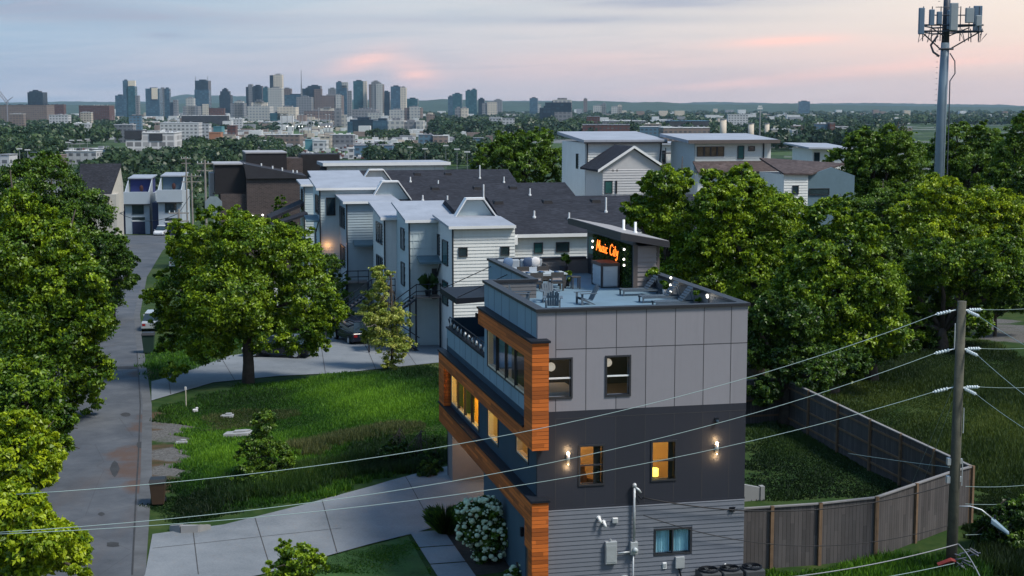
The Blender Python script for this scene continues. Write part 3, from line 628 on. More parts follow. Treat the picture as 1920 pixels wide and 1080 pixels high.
# balcony rail and deck on the top storey
m = MB().box(-.04, .24, 8.5, L_ + .02, 7.05, 7.12); m.build('balcony_cap', M_BLACK, hs)
m = MB()
m.tube([(.1, 8.6, 7.55), (.1, 16.3, 7.55)], .025, 6)
for k in range(9): m.box(.085, .115, 8.7 + k * .95, 8.73 + k * .95, 7.12, 7.55)
for k in range(9): m.tube([(.1, 8.75 + k * .9, 7.42), (.1, 9.1 + k * .9, 7.25), (.1, 9.45 + k * .9, 7.42)], .02, 5)
m.build('balcony_rail', M_BLACK, hs)
for k in range(10): MB().ball((.1, 8.95 + k * .78, 7.3), (.06, .14, .11), 6, 5).build('rail_scroll', M_STEEL, hs)
MB().box(.2, 1.85, 8.5, L_, Z2 - .03, Z2 + .02).build('balcony_deck', M_DECK, hs)
MB().box(.2, 1.85, L_ - .15, L_, Z2, 7.5).build('balcony_end', M_NAVY, hs)
# black awning hung on rods over the balcony
MB().ext([(-.35, 8.62), (1.85, 8.74), (1.85, 8.9), (-.35, 8.86)], 12.4, 16.2).build('balcony_awning', M_BLACK, hs)
MB().tube([(-.25, 15.9, 8.86), (1.84, 15.9, 9.75)], .018, 5).tube([(-.25, 12.7, 8.86), (1.84, 12.7, 9.75)], .018, 5).build('awning_rod', M_BLACK, hs)
MB().box(-.36, -.3, 8.25, 8.5, 8.62, 8.8).build('eave_lamp_box', M_BLACK, hs)
def point(name, loc, col, w, size=.08, par=None):
    l = bpy.data.lights.new(name, 'POINT'); l.energy = w; l.color = col; l.shadow_soft_size = size
    o = bpy.data.objects.new(name, l); COL.objects.link(o); o.location = loc
    if par: o.parent = par
    return o
# ---------------------------------------------------------------- lamps, meters, pipes on the near house
def hthing(name, label, cat, u, v, z, rz=0.0, group=None): return thing(name, label, cat, HW(u, v, z), AZ + rz, group)
M_BULB = emit('warm_bulb', (1, .72, .38), 14)
def wall_lamp(u, z, label):
    t = hthing('wall_lamp', label, 'wall lamp', u, 0, z, 0, 'up and down wall lamps')
    MB().box(-.05, .05, -.03, 0, -.07, .07).build('back_plate', M_STEEL, t)
    MB().lathe([(.055, -.16), (.06, -.16), (.06, .16), (.055, .16)], (0, -.1), 12).build('lamp_shade', mat('brushed_steel', (.5, .5, .5), .35, .05, metal=.6), t, True)
    MB().ball((0, -.1, .19), .052, 8, 6).build('bulb', M_BULB, t)
    MB().ball((0, -.1, -.172), .02, 8, 6).build('bulb', M_BULB, t)
    point('lamp_light', (0, -.13, .30), (1, .62, .28), 5.5, .04, t); point('lamp_light', (0, -.13, -.30), (1, .62, .28), 6.5, .04, t)
wall_lamp(1.03, 5.02, 'lit steel up and down wall lamp beside the orange wood pillar')
wall_lamp(6.24, 5.1, 'lit steel up and down wall lamp near the right corner of the house')
t = hthing('security_camera', 'small black dome camera on the charcoal wall above the lit wall lamp', 'camera', 6.24, 0, 6.1)
MB().box(-.07, .07, -.06, 0, -.06, .06).build('mount', M_BLACK, t); MB().ball((0, -.1, -.06), .07, 8, 6).build('dome', M_PANE, t)
t = hthing('junction_box', 'small black box on the grey lap siding under the right corner of the charcoal panels', 'junction box', 6.85, 0, 2.95)
MB().box(-.09, .09, -.08, -.015, -.08, .08).build('case', M_BLACK, t, bevel=.01); MB().box(-.1, .1, -.095, -.081, .05, .09).build('lid', M_BLACK, t)
t = hthing('power_mast', 'galvanised service mast pipe with weatherhead and round meter socket on grey siding', 'service mast', 3.33, -.12, 0)
MB().tube([(0, 0, 2.05), (0, 0, 3.95)], .045, 8).build('conduit', M_STEEL, t, True)
MB().ball((0, 0, 4.0), (.08, .08, .09), 8, 6).tube([(0, 0, 3.95), (.14, -.05, 3.85), (.2, -.06, 3.75)], .045, 6).build('weatherhead', M_STEEL, t, True)
MB().tube([(.05, -.02, 3.75), (.22, -.1, 3.55), (.3, -.12, 3.62)], .03, 5).tube([(.05, -.02, 3.6), (.15, -.1, 3.42)], .035, 5).build('insulator', M_BLACK, t)
MB().box(-.13, .13, -.06, .1, 1.62, 2.06).build('meter_box', M_STEEL, t, bevel=.015)
MB().tube([(.02, -.06, 1.8), (.02, -.16, 1.8)], .085, 12).build('meter', mat('meter_glass', (.45, .5, .52), .2, .1), t, True)
MB().tube([(-.13, 0, 1.72), (-.55, 0, 1.70)], .035, 7).tube([(-.02, .0, 1.62), (-.02, .0, -.2)], .03, 6).build('conduit', M_STEEL, t, True)
t = hthing('breaker_panel', 'tall pale grey metal breaker panel to the left of the meter on grey siding', 'electrical box', 2.53, 0, 0)
MB().box(-.2, .2, -.16, -.01, 1.35, 2.12).build('case', M_STEEL, t, bevel=.015); MB().box(-.17, .17, -.172, -.161, 1.42, 1.98).build('door', M_STEEL, t); MB().tube([(-.02, -.1, 2.12), (-.02, -.1, 2.2)], .04, 6).build('hub', M_STEEL, t)
t = hthing('air_conditioner_disconnect', 'grey metal switch box with black whip under the curtained window', 'electrical box', 4.98, 0, 0)
MB().box(-.16, .16, -.13, -.01, 1.02, 1.42).build('case', M_STEEL, t, bevel=.012); MB().tube([(-.02, -.07, 1.02), (.05, -.1, .7), (.35, -.15, .55), (.7, -.2, .5)], .03, 6).build('cable', M_BLACK, t)
t = hthing('outdoor_outlet', 'little pale outlet cover beside the grey switch box', 'outlet', 4.45, 0, 0); MB().box(-.07, .07, -.06, -.01, 1.02, 1.24).build('cover', M_PLASTIC, t, bevel=.01); MB().box(-.05, .05, -.075, -.061, 1.08, 1.2).build('flap', M_STEEL, t)
for u, z, lab in ((2.12, 2.86, 'upper of two curved white vent pipes on the grey siding'), (2.29, 2.70, 'lower of two curved white vent pipes on the grey siding')):
    t = hthing('vent_pipe', lab, 'pipe', u, 0, z, 0, 'curved white vent pipes'); MB().tube([(0, 0, .08), (-.02, -.1, .09), (0, -.16, .04), (.03, -.17, -.06)], .05, 8).build('elbow', M_PLASTIC, t, True); MB().tube([(0, -.005, .08), (0, -.03, .08)], .08, 8).build('flange', M_PLASTIC, t)
t = hthing('vent_cover', 'square white vent hood beside the curved white pipes', 'vent', 2.68, 0, 2.82); MB().box(-.09, .09, -.1, -.01, -.09, .09).build('hood', M_PLASTIC, t, bevel=.015); MB().box(-.075, .075, -.11, -.101, -.07, .07).build('louvre', M_STEEL, t)
t = hthing('gas_regulator', 'pale rounded meter cap low on the grey siding at the picture bottom', 'gas meter', 2.98, -.2, 0); MB().lathe([(.14, .1), (.16, .5), (.16, .82), (.12, .92), (.03, .95)], (0, 0), 12).build('cap', M_STEEL, t, True); MB().tube([(0, 0, .4), (0, .2, .4)], .03, 6).build('pipe', M_STEEL, t)
t = hthing('white_pipe', 'thin white drain pipe by the air conditioners at the right corner', 'pipe', 6.66, -.08, 0); MB().tube([(0, 0, 0), (0, 0, 1.0), (-.05, -.04, 1.05), (-.1, -.04, 1.02)], .035, 7).build('pipe', M_PLASTIC, t, True); MB().box(-.05, .05, 0, .08, .5, .54).build('clip', M_STEEL, t)
def ac(u, lab, s=1.0):
    t = hthing('air_conditioner', lab, 'air conditioner', u, -.52, .0, 0, 'air conditioners along the wall')
    MB().box(-.42, .42, -.42, .42, -.3, .28).build('pad', M_CONC, t); s *= 1.62
    MB().box(-.36, .36, -.36, .36, .282, .62 * s).build('casing', mat('ac_grey', (.05, .055, .06), .5, .15), t, bevel=.05)
    m = MB()
    for r in (.08, .15, .22, .29): m.tube([(r * math.cos(a * math.pi / 8), r * math.sin(a * math.pi / 8), .66 * s) for a in range(17)], .008, 4)
    m.lathe([(.34, .62 * s), (.34, .66 * s), (.31, .67 * s), (.31, .62 * s)], (0, 0), 16).build('fan_grille', M_BLACK, t)
    MB().box(-.3, .3, -.05, .05, .6 * s, .63 * s).box(-.05, .05, -.3, .3, .6 * s, .63 * s).build('fan', mat('fan_blade', (.10, .11, .12), .4), t)
ac(5.85, 'black air conditioner with round fan grille, furthest left of the three by the wall'); ac(6.62, 'black air conditioner with round fan grille, middle of the three by the wall'); ac(7.42, 'black air conditioner with round fan grille at the house corner by the fence')
# rooms seen through the windows
def lantern(u, v, z, r, lab):
    t = hthing('paper_lantern', lab, 'pendant lamp', u, v, z, 0, 'round paper lanterns'); MB().ball((0, 0, 0), r, 16, 12).build('lamp_shade', emit('paper_lantern_glow', (.9, .72, .52), .28, (.75, .72, .66)), t, True); MB().tube([(0, 0, r), (0, 0, ZF - .25 - z)], .012, 5).build('cord', M_BLACK, t)
lantern(.66, .8, 7.98, .15, 'round pale paper lantern in the window beside the orange pillar'); lantern(2.64, .8, 8.05, .14, 'round pale paper lantern in the second upper window')
point('room_light', HW(1.4, 3.0, 8.6), (1, .62, .3), 14, .2); point('room_light', HW(2.2, 6.4, 8.4), (1, .68, .34), 26, .2)
t = hthing('bed', 'pale bed end seen low in the upper window beside the orange pillar', 'bed', 1.0, 1.9, Z2); MB().box(-.7, .7, -.9, .9, 0, .45).build('mattress', mat('pale_linen', (.6, .55, .48), .9), t, bevel=.06); MB().ball((-.5, -.9, .55), (.16, .12, .28), 10, 8).build('pillow', mat('pale_linen', (.6, .55, .48), .9), t, True)
t = hthing('table_lamp', 'glowing yellow drum table lamp in the right lit window', 'table lamp', 4.22, .55, 4.0); MB().lathe([(.16, .12), (.16, .38), (.155, .38), (.155, .12)], (0, 0), 18).build('lamp_shade', emit('yellow_shade', (1, .74, .10), 1.5), t, True); MB().tube([(0, 0, -.05), (0, 0, .15)], .04, 8).build('base', M_BLACK, t)
t = hthing('side_table', 'dark table under the glowing lamp inside the right lit window', 'table', 4.22, .55, 3.27); MB().box(-.3, .3, -.25, .25, .6, .68).build('table_top', M_BLACK, t); MB().box(-.27, .27, -.22, .22, 0, .6).build('cabinet', M_BLACK, t)
t = hthing('armchair', 'brown upholstered high back chair inside the left lit window', 'chair', 1.95, .95, 3.27, .5); ub = mat('brown_upholstery', (.34, .19, .09), .9, .1); MB().box(-.35, .35, -.35, .35, .2, .5).build('seat', ub, t, bevel=.06); MB().hexa([(-.35, .2, .45), (.35, .2, .45), (.35, .4, .45), (-.35, .4, .45)], [(-.3, .4, 1.2), (.3, .4, 1.2), (.3, .52, 1.2), (-.3, .52, 1.2)]).build('backrest', ub, t, bevel=.05); MB().box(-.42, -.3, -.35, .35, .2, .72).build('armrest', ub, t, bevel=.04); MB().box(.3, .42, -.35, .35, .2, .72).build('armrest', ub, t, bevel=.04)
point('room_light', HW(1.7, 2.4, 5.8), (1, .55, .16), 62, .15); point('room_light', HW(4.6, 1.6, 5.8), (1, .55, .14), 85, .15)
point('room_light', HW(1.5, 6.6, 5.2), (1, .60, .16), 90, .15); point('room_light', HW(1.6, 11.0, 5.2), (1, .60, .10), 130, .2); point('room_light', HW(1.6, 13.9, 5.2), (1, .60, .10), 100, .2)
M_GOLD = mat_leaf('golden_cloth', (.7, .45, .08), (.75, .5, .1), (.75, .5, .1), .75)
for v0, v1 in ((9.75, 10.4), (11.2, 11.9), (13.7, 14.3), (6.1, 6.7)):
    t = hthing('yellow_curtain', {9.75: 'yellow lit curtain nearest the camera in the four pane street window', 11.2: 'yellow lit curtain second from the near end of the four pane street window', 13.7: 'yellow lit curtain at the far end of the four pane street window', 6.1: 'yellow lit curtain in the small street window nearer the camera'}[v0], 'curtain', 0, 0, 0, 0, 'yellow curtains in the street windows'); m = MB(); pr = None
    for i in range(13):
        q_ = (.32 + .03 * math.sin(i * 1.9), v0 + (v1 - v0) * i / 12)
        if pr: m.quad((*pr, 3.5), (*q_, 3.5), (*q_, 5.7), (*pr, 5.7))
        pr = q_
    m.build('cloth', M_GOLD, t); MB().tube([(.3, v0, 5.71), (.3, v1, 5.71)], .02, 5).build('rod', M_BLACK, t)
point('garage_light', HW(1.0, 10.5, 2.75), (1, .72, .48), 34, .1); point('garage_light', HW(1.0, 13.8, 2.75), (1, .72, .48), 26, .1)
t = hthing('porch_lamp', 'small black box lamp beside the front door', 'wall lamp', 0, 1.95, 2.05); MB().box(-.12, -.01, -.07, .07, -.15, .15).build('case', M_BLACK, t); MB().box(-.1, -.03, -.05, .05, -.17, -.152).build('lens', M_PANE, t)
# ---------------------------------------------------------------- roof deck furniture
DZ = ZF + .002
M_SLAT = mat('blue_grey_slats', (.075, .10, .125), .6, .15, 3); M_CUSH = mat('pale_grey_cushion', (.27, .31, .35), .9, .08); M_DKWOOD = mat('weathered_dark_wood', (.055, .052, .05), .7, .2, 3)
def adirondack(u, v, rz, lab):
    t = hthing('adirondack_chair', lab, 'chair', u, v, DZ, rz, 'adirondack chairs on the roof deck'); t.scale = (.8, .8, .78)   # faces local -y
    m = MB()
    for k in range(5): m.hexa([(-.26, -.3 + k * .115, .33 - k * .035), (.26, -.3 + k * .115, .33 - k * .035), (.26, -.2 + k * .115, .30 - k * .035), (-.26, -.2 + k * .115, .30 - k * .035)], [(-.26, -.3 + k * .115, .355 - k * .035), (.26, -.3 + k * .115, .355 - k * .035), (.26, -.2 + k * .115, .325 - k * .035), (-.26, -.2 + k * .115, .325 - k * .035)])
    m.build('seat', M_SLAT, t); m = MB()
    for k in range(5):
        x = -.25 + k * .103; h = .92 - .05 * abs(k - 2)
        m.hexa([(x, .25, .2), (x + .088, .25, .2), (x + .088, .275, .2), (x, .275, .2)], [(x * 1.1, .58, h), (x * 1.1 + .09, .58, h), (x * 1.1 + .09, .605, h), (x * 1.1, .605, h)])
    m.build('backrest', M_SLAT, t)
    for s in (-1, 1):
        MB().box(s * .37 - .075, s * .37 + .075, -.4, .42, .53, .56).build('armrest', M_SLAT, t)
        MB().box(s * .33 - .02, s * .33 + .02, -.34, -.24, 0, .53).build('leg', M_SLAT, t)
        MB().hexa([(s * .29 - .02, .3, 0), (s * .29 + .02, .3, 0), (s * .29 + .02, .4, 0), (s * .29 - .02, .4, 0)], [(s * .29 - .02, -.3, .24), (s * .29 + .02, -.3, .24), (s * .29 + .02, -.3, .36), (s * .29 - .02, -.3, .36)]).build('leg', M_SLAT, t)
adirondack(1.05, 6.75, 1.25, 'slatted grey adirondack chair facing right beside the street parapet'); adirondack(2.2, 7.1, -.1, 'slatted grey adirondack chair facing the camera in front of the dining chairs')
adirondack(3.35, 6.2, -1.45, 'slatted grey adirondack chair facing left, alone in the open deck'); adirondack(1.85, 5.2, 2.9, 'slatted grey adirondack chair turned away, half hidden behind the front parapet')
def lounger(v, lab, u=6.2):
    t = hthing('sun_lounger', lab, 'sun lounger', u, v, DZ, 0, 'slatted sun loungers along the right parapet'); t.scale = (.86, .85, .76)   # head towards +u
    m = MB()
    for k in range(9): m.box(-.95 + k * .125, -.85 + k * .125, -.3, .3, .3, .33)
    m.build('seat', M_SLAT, t); m = MB()
    for k in range(6): x = .2 + k * .085; z = .33 + k * .115; m.hexa([(x, -.3, z), (x + .03, -.3, z - .02), (x + .03, .3, z - .02), (x, .3, z)], [(x + .062, -.3, z + .085), (x + .092, -.3, z + .065), (x + .092, .3, z + .065), (x + .062, .3, z + .085)])
    m.build('backrest', M_SLAT, t)
    for s in (-1, 1): MB().box(-.95, .95, s * .3 - .02, s * .3 + .02, .22, .3).build('rail', M_SLAT, t)
    for x in (-.9, .85):
        for s in (-1, 1): MB().box(x - .03, x + .03, s * .28 - .03, s * .28 + .03, 0, .22).build('leg', M_SLAT, t)
    MB().tube([(.68, -.2, .93), (.85, -.2, .25)], .015, 5).tube([(.68, .2, .93), (.85, .2, .25)], .015, 5).build('back_brace', M_SLAT, t)
lounger(8.35, 'slatted sun lounger furthest from the front parapet, beside the big pot'); lounger(6.2, 'slatted sun lounger in the middle of the row, by the glowing globes', 6.3); lounger(4.6, 'slatted sun lounger nearest the front parapet, only its raised back showing', 6.3)
def sofa():
    t = hthing('outdoor_sofa', 'pale grey cushioned corner sofa under the rear parapet', 'sofa', 3.1, 15.3, DZ); t.scale = (.92, .9, .78)
    MB().box(-1.1, 1.1, -.1, .75, .1, .28).build('frame', M_DKWOOD, t)
    MB().box(-1.1, .0, -.1, .6, .28, .5).build('seat', M_CUSH, t, bevel=.06); MB().box(.02, 1.1, -.1, .6, .28, .5).build('seat', M_CUSH, t, bevel=.06)
    MB().box(-1.1, .0, .55, .8, .4, .92).build('backrest', M_CUSH, t, bevel=.08); MB().box(.02, 1.1, .55, .8, .4, .92).build('backrest', M_CUSH, t, bevel=.08)
    MB().box(-1.25, -1.08, -.15, .8, .1, .78).build('armrest', mat('dark_blue_frame', (.03, .05, .08), .6), t, bevel=.03); MB().box(1.08, 1.2, -.15, .8, .1, .7).build('armrest', M_DKWOOD, t, bevel=.03)
sofa()
for x, c, lab, q in ((2.55, (.10, .16, .26), 'blue throw pillow on the left of the roof sofa', .2), (3.45, (.06, .09, .15), 'dark blue throw pillow on the roof sofa', -.1), (3.75, (.6, .6, .6), 'white throw pillow beside the dark blue one', .15)):
    t = hthing('throw_pillow', lab, 'pillow', x, 15.7, DZ + .4, q, 'pillows on the roof sofa'); MB().ball((0, 0, .2), (.24, .10, .22), 12, 8).build('cover', mat('pillow_' + lab.split()[0], c, .9), t, True); MB().box(-.2, .2, -.012, .012, .01, .39).build('piping', mat('pillow_' + lab.split()[0], c, .9), t)
t = hthing('coffee_table', 'long low grey padded bench in front of the roof sofa', 'bench', 3.2, 13.9, DZ); MB().box(-.8, .8, -.35, .35, .28, .46).build('cushion', M_CUSH, t, bevel=.08); MB().box(-.78, .78, -.33, .33, .05, .28).build('frame', M_DKWOOD, t)
t = hthing('dining_table', 'long pale topped dining table in the middle of the roof deck', 'table', 3.0, 11.5, DZ); t.scale = (1, 1, .8); MB().box(-.95, .95, -.5, .5, .70, .76).build('table_top', mat('pale_table_top', (.33, .36, .37), .5, .15, 4), t)
for x in (-.85, .85):
    for y in (-.42, .42): MB().box(x - .05, x + .05, y - .05, y + .05, 0, .70).build('leg', M_DKWOOD, t)
def dchair(u, v, rz, lab):
    t = hthing('dining_chair', lab, 'chair', u, v, DZ, rz, 'dining chairs on the roof deck'); t.scale = (.86, .86, .78); MB().box(-.3, .3, -.28, .28, .36, .46).build('seat', M_DKWOOD, t); MB().box(-.27, .27, -.26, .2, .46, .54).build('cushion', M_CUSH, t, bevel=.03)
    MB().box(-.3, .3, .24, .3, .72, .95).box(-.3, -.24, .24, .3, .46, .72).box(.24, .3, .24, .3, .46, .72).build('backrest', M_DKWOOD, t); MB().box(-.24, .24, .2, .27, .56, .72).build('back_cushion', mat('tan_cushion', (.34, .29, .27), .9), t)
    for x in (-.27, .27):
        for y in (-.25, .27): MB().box(x - .035, x + .035, y - .035, y + .035, 0, .36).build('leg', M_DKWOOD, t)
dchair(2.5, 10.55, math.pi, 'dark wood dining chair on the camera side of the table, left one'); dchair(3.35, 10.55, math.pi, 'dark wood dining chair on the camera side of the table, right one')
dchair(2.5, 12.45, 0, 'dark wood dining chair across the table, far left one'); dchair(3.35, 12.45, 0, 'dark wood dining chair across the table, far right one')
for x, y, lab in ((2.4, 11.4, 'blue folded place setting at the left of the dining table'), (3.0, 11.6, 'blue folded place setting at the centre of the dining table'), (3.6, 11.45, 'blue folded place setting at the right of the dining table')):
    t = hthing('place_setting', lab, 'tableware', x, y, DZ + .61, .3, 'place settings'); MB().lathe([(.14, 0), (.17, .015), (.12, .012)], (0, 0), 12).build('plate', M_PANE_T, t); MB().box(-.06, .06, -.1, .1, .016, .05).build('napkin', mat('blue_napkin', (.07, .13, .24), .9), t)
t = hthing('bar_stool', 'dark backless stool by the right end of the dining table', 'stool', 4.25, 10.9, DZ); t.scale = (.9, .9, .75); MB().box(-.2, .2, -.2, .2, .6, .66).build('seat', M_DKWOOD, t)
for x in (-.16, .16):
    for y in (-.16, .16): MB().box(x - .025, x + .025, y - .025, y + .025, 0, .6).build('leg', M_DKWOOD, t)
t = hthing('bar_counter', 'white planked outdoor bar counter with a dark brown top', 'bar counter', 5.68, 11.5, DZ); MB().box(-.36, .36, -.68, .68, .05, .88).build('body', mat('bar_white_boards', (.36, .41, .45), .6, .06), t)
m = MB().lap((-.36, .6, 0), (0, -1, 0), (-1, 0, 0), 1.2, .1, .86, .19, (), .02); m.lap((-.28, -.68, 0), (1, 0, 0), (0, -1, 0), .56, .1, .86, .19, (), .02); m.build('boarding', mat('bar_white_boards', (.5, .53, .56)), t)
MB().box(-.40, .40, -.72, .72, .88, 1.0).build('counter_top', mat('bar_top_brown', (.055, .04, .035), .5), t)
m = MB()
for x, y in ((-.37, -.69), (.33, -.69), (-.37, .65)): m.box(x - .02, x + .06, y - .02, y + .06, .0, .88)
m.build('corner_post', M_FRAME, t)
# hedge panel, neon words and globe bulbs on the bulkhead
t = hthing('green_wall_panel', 'dark green artificial hedge panel covering the bulkhead wall', 'hedge panel', BU, 0, 0)
MB().box(-.05, -.003, 9.8, 15.2, ZF + .02, 11.12).build('backing', mat('hedge_backing', (.008, .018, .008), .9), t)
rs = np.random.RandomState(5); n = 5200; q = np.c_[np.full(n, -.05) - rs.rand(n) * .06, rs.uniform(9.8, 15.2, n), rs.uniform(ZF + .02, 11.12, n)]
e1 = rs.normal(0, 1, (n, 3)); e1 /= np.linalg.norm(e1, axis=1)[:, None]; e2 = np.cross(e1, rs.normal(0, 1, (n, 3))); e2 /= np.linalg.norm(e2, axis=1)[:, None]
raw_mesh('leaves', np.stack([q - e1 * .07, q + e2 * .035, q + e1 * .07, q - e2 * .035], 1).reshape(-1, 3), 4, np.clip(rs.normal(.35, .2, n), 0, 1), LEAF['deep'], t)
GLY = {'M': [[(0, 0), (.12, 1), (.32, .25), (.55, 1), (.62, 0)]], 'u': [[(0, .55), (.02, .12), (.14, 0), (.3, .1), (.34, .55)], [(.34, .3), (.38, 0)]], 's': [[(.3, .5), (.12, .55), (.05, .42), (.28, .2), (.2, .02), (0, .06)]],
       'i': [[(.05, .55), (.05, .05), (.14, 0)], [(.05, .75), (.06, .8)]], 'c': [[(.3, .48), (.15, .55), (.02, .35), (.06, .08), (.2, 0), (.33, .1)]], 'C': [[(.5, .85), (.32, 1), (.08, .8), (0, .4), (.12, .06), (.34, 0), (.52, .16)]],
       't': [[(.1, .9), (.08, .1), (.2, 0)], [(-.02, .6), (.26, .62)]], 'y': [[(0, .55), (.05, .2), (.16, .12), (.3, .25), (.34, .55)], [(.34, .55), (.28, -.2), (.1, -.35), (0, -.22)]]}
ADV = {'M': .78, 'u': .48, 's': .42, 'i': .25, 'c': .42, ' ': .4, 'C': .64, 't': .32, 'y': .5}
def neon():
    t = hthing('neon_sign', 'glowing orange cursive neon words on the green hedge panel', 'neon sign', BU - .16, 14.45, 10.5)
    x = 0; K = .72; m = None
    for ch in 'Music City':
        if ch != ' ':
            m = MB()
            for st in GLY[ch]: m.tube([(-.0, -((x + a + b * .15) * K), b * .46) for a, b in st], .017, 5)
            m.build('letter', NEON, t)
        x += ADV[ch]
    MB().tube([(.05, .1, .3), (.05, -3.3, .3)], .008, 4).build('support_rail', M_BLACK, t)
NEON = emit('neon_orange', (1, .19, .02), 1.5, (.9, .3, .05)); neon()
M_GLOBE = emit('white_globe', (1, .95, .84), 1.5)
def globes(u, v, z, hs_, lab, pole=0.0):
    t = hthing('globe_lamp', lab, 'globe lamp', u, v, z, 0, 'white globe lamps on the roof deck')
    for k, h in enumerate(hs_): MB().ball((0, .03 * (k % 2), h), .048, 10, 8).build('globe', M_GLOBE, t, True)
    MB().tube([(.05, 0, min(hs_) - .25 if not pole else 0), (.05, 0, max(hs_) + .1)], .015, 5).build('stem', M_BLACK, t)
    point('globe_light', (-.12, -.1, sum(hs_) / len(hs_)), (1, .93, .8), 1.2, .1, t)
globes(BU - .2, 14.9, 10.3, (.55, .28), 'pair of white globe lamps at the left edge of the hedge panel'); globes(BU - .2, 10.3, 10.3, (.62, .22, -.02), 'white globe lamps at the right edge of the hedge panel')
globes(7.0, 7.15, DZ, (.25, .5, .78), 'stack of three white globe lamps between the loungers', 1); globes(7.0, 3.1, DZ, (.55, .6), 'white globe lamp low at the front end of the right parapet', 1)
globes(5.15, 15.9, DZ, (.72,), 'single white globe lamp by the plant next to the roof sofa', 1)

# ---------------------------------------------------------------- plants and trees
def leaves(name, lobes, n, size, tone, lm, parent, seed, clump=.34, flat=.6, shell=(.5, 1.03), up=.35):
    """leaf-sized faces scattered in clumps through the volume of a crown"""
    rs = np.random.RandomState(seed); L_b = np.array(lobes, float); area = L_b[:, 3] * L_b[:, 5] + L_b[:, 4] * L_b[:, 3]
    per = 70; nc = max(6, n // per); clump = clump * .58; pick = rs.choice(len(L_b), nc, p=area / area.sum()); lb = L_b[pick]
    d = rs.normal(0, 1, (nc, 3)); d[:, 2] = d[:, 2] * .9 + .25; d /= np.linalg.norm(d, axis=1)[:, None]
    f = rs.uniform(shell[0], shell[1], nc) ** .7; ctr = lb[:, :3] + d * lb[:, 3:] * f[:, None]
    rc = lb[:, 3:].mean(1) * clump * rs.uniform(.55, 1.25, nc)
    idx = np.repeat(np.arange(nc), per); m_ = len(idx)
    off = rs.normal(0, .55, (m_, 3)); off[:, 2] *= flat; pos = ctr[idx] + off * rc[idx][:, None]
    nrm = rs.normal(0, 1, (m_, 3)) + d[idx] * .8 + np.array([0, 0, up * 2]); nrm /= np.linalg.norm(nrm, axis=1)[:, None]
    a = np.cross(nrm, rs.normal(0, 1, (m_, 3))); a /= np.linalg.norm(a, axis=1)[:, None] + 1e-9; b = np.cross(nrm, a)
    s = size * rs.uniform(.6, 1.35, m_)[:, None]; droop = np.array([0, 0, -1.0]) * s * .22
    Q = np.stack([pos - a * s * .55 + droop, pos + b * s * .30, pos + a * s * .55 + droop, pos - b * s * .30], 1)
    tn = np.clip(tone + rs.normal(0, .19, nc)[idx] + rs.normal(0, .11, m_), 0, 1)
    return raw_mesh(name, Q.reshape(-1, 3), 4, tn, lm, parent)
def trunk(par, base_r, lobes, h, m_=None, thin=.35, n=9, lean=(0, 0)):
    m = MB(); top = Vector((lean[0], lean[1], h))
    m.tube([(0, 0, -.6), (base_r * .2, 0, h * .3), (lean[0] * .6, lean[1] * .6, h * .7), top], [base_r * 1.35, base_r, base_r * .8, base_r * .6], 10)
    rs = random.Random(int(h * 100) + len(lobes))
    for l in sorted(lobes, key=lambda q: -q[5])[:n]:
        c = Vector(l[:3]); s = Vector((lean[0] * .8, lean[1] * .8, h * rs.uniform(.65, 1)))
        mid = s.lerp(c, .5) + Vector((rs.uniform(-.4, .4), rs.uniform(-.4, .4), rs.uniform(-.2, .5)))
        m.tube([s, mid, c, c + (c - mid) * .5], [base_r * .5, base_r * thin, base_r * .18, base_r * .05], 6)
    return m.build('trunk', m_ or M_TRUNK, par, True)
_seed = [100]; DENS = 2.4
def tree(name, label, cat, base, Y, circles, n, size, kind, tone=.5, tr=.3, group=None, depth=.8, gpos=None, clump=.34, th=None, shell=(.5, 1.03)):
    """circles: (px, py, radius) of the crown's lobes in the photograph, turned into metres at the tree's depth"""
    _seed[0] += 1; rs = random.Random(_seed[0]); k = mpp(Y)
    b = P(base, 500, Y) if not isinstance(base, tuple) else P(base[0], base[1], Y); b.z = gz(Y)
    t = thing(name, label, cat, b, 0, group); lobes = []
    W = max(c[0] + c[2] for c in circles) - min(c[0] - c[2] for c in circles)
    for (x, y, r) in circles:
        p = P(x, y, Y) - b; q = r * k; lobes.append((p.x, rs.uniform(-.5, .5) * depth * max(0, W * k * .5 - q), p.z, q, q * rs.uniform(.9, 1.25), q * .92))
    for l in list(lobes):            # smaller boughs break the outline
        for j in range(3):
            a = rs.uniform(-.5, 3.6); q = l[3] * rs.uniform(.28, .48); lobes.append((l[0] + math.cos(a) * l[3] * .92, l[1] + rs.uniform(-.6, .6) * l[3], l[2] + math.sin(a) * l[5] * .92, q, q, q * .8))
    # fill the hidden far and near sides so that the crown is as deep as it is wide
    cx = sum(l[0] for l in lobes) / len(lobes); cz = sum(l[2] for l in lobes) / len(lobes); r0 = W * k * .5
    for j in range(max(2, len(circles) // 2)):
        l = rs.choice(lobes); q = l[3] * rs.uniform(.75, .95); lobes.append((l[0] * .6 + cx * .4, rs.choice((-1, 1)) * rs.uniform(.3, .7) * r0 * depth, l[2] - .2 * q, q, q, q * .9))
    n = int(n * DENS); size *= .64
    leaves('crown', lobes, n, size, tone, LEAF[kind], t, _seed[0], clump, shell=shell)
    trunk(t, tr, lobes, th or max(1.5, min(l[2] - l[5] * .4 for l in lobes) + 1.0))
    return t
G_L, G_R, G_B = 'big trees along the left side of the road', 'big trees on the right behind the near house', 'trees beyond the houses'
tree('leafy_tree', 'bright yellow green treetop in the bottom left corner of the picture', 'tree', -30, 44, [(50, 1020, 75), (120, 1035, 45), (10, 960, 60), (150, 1060, 25), (60, 960, 30)], 26000, .26, 'olive', .72, .22, G_L, clump=.3)
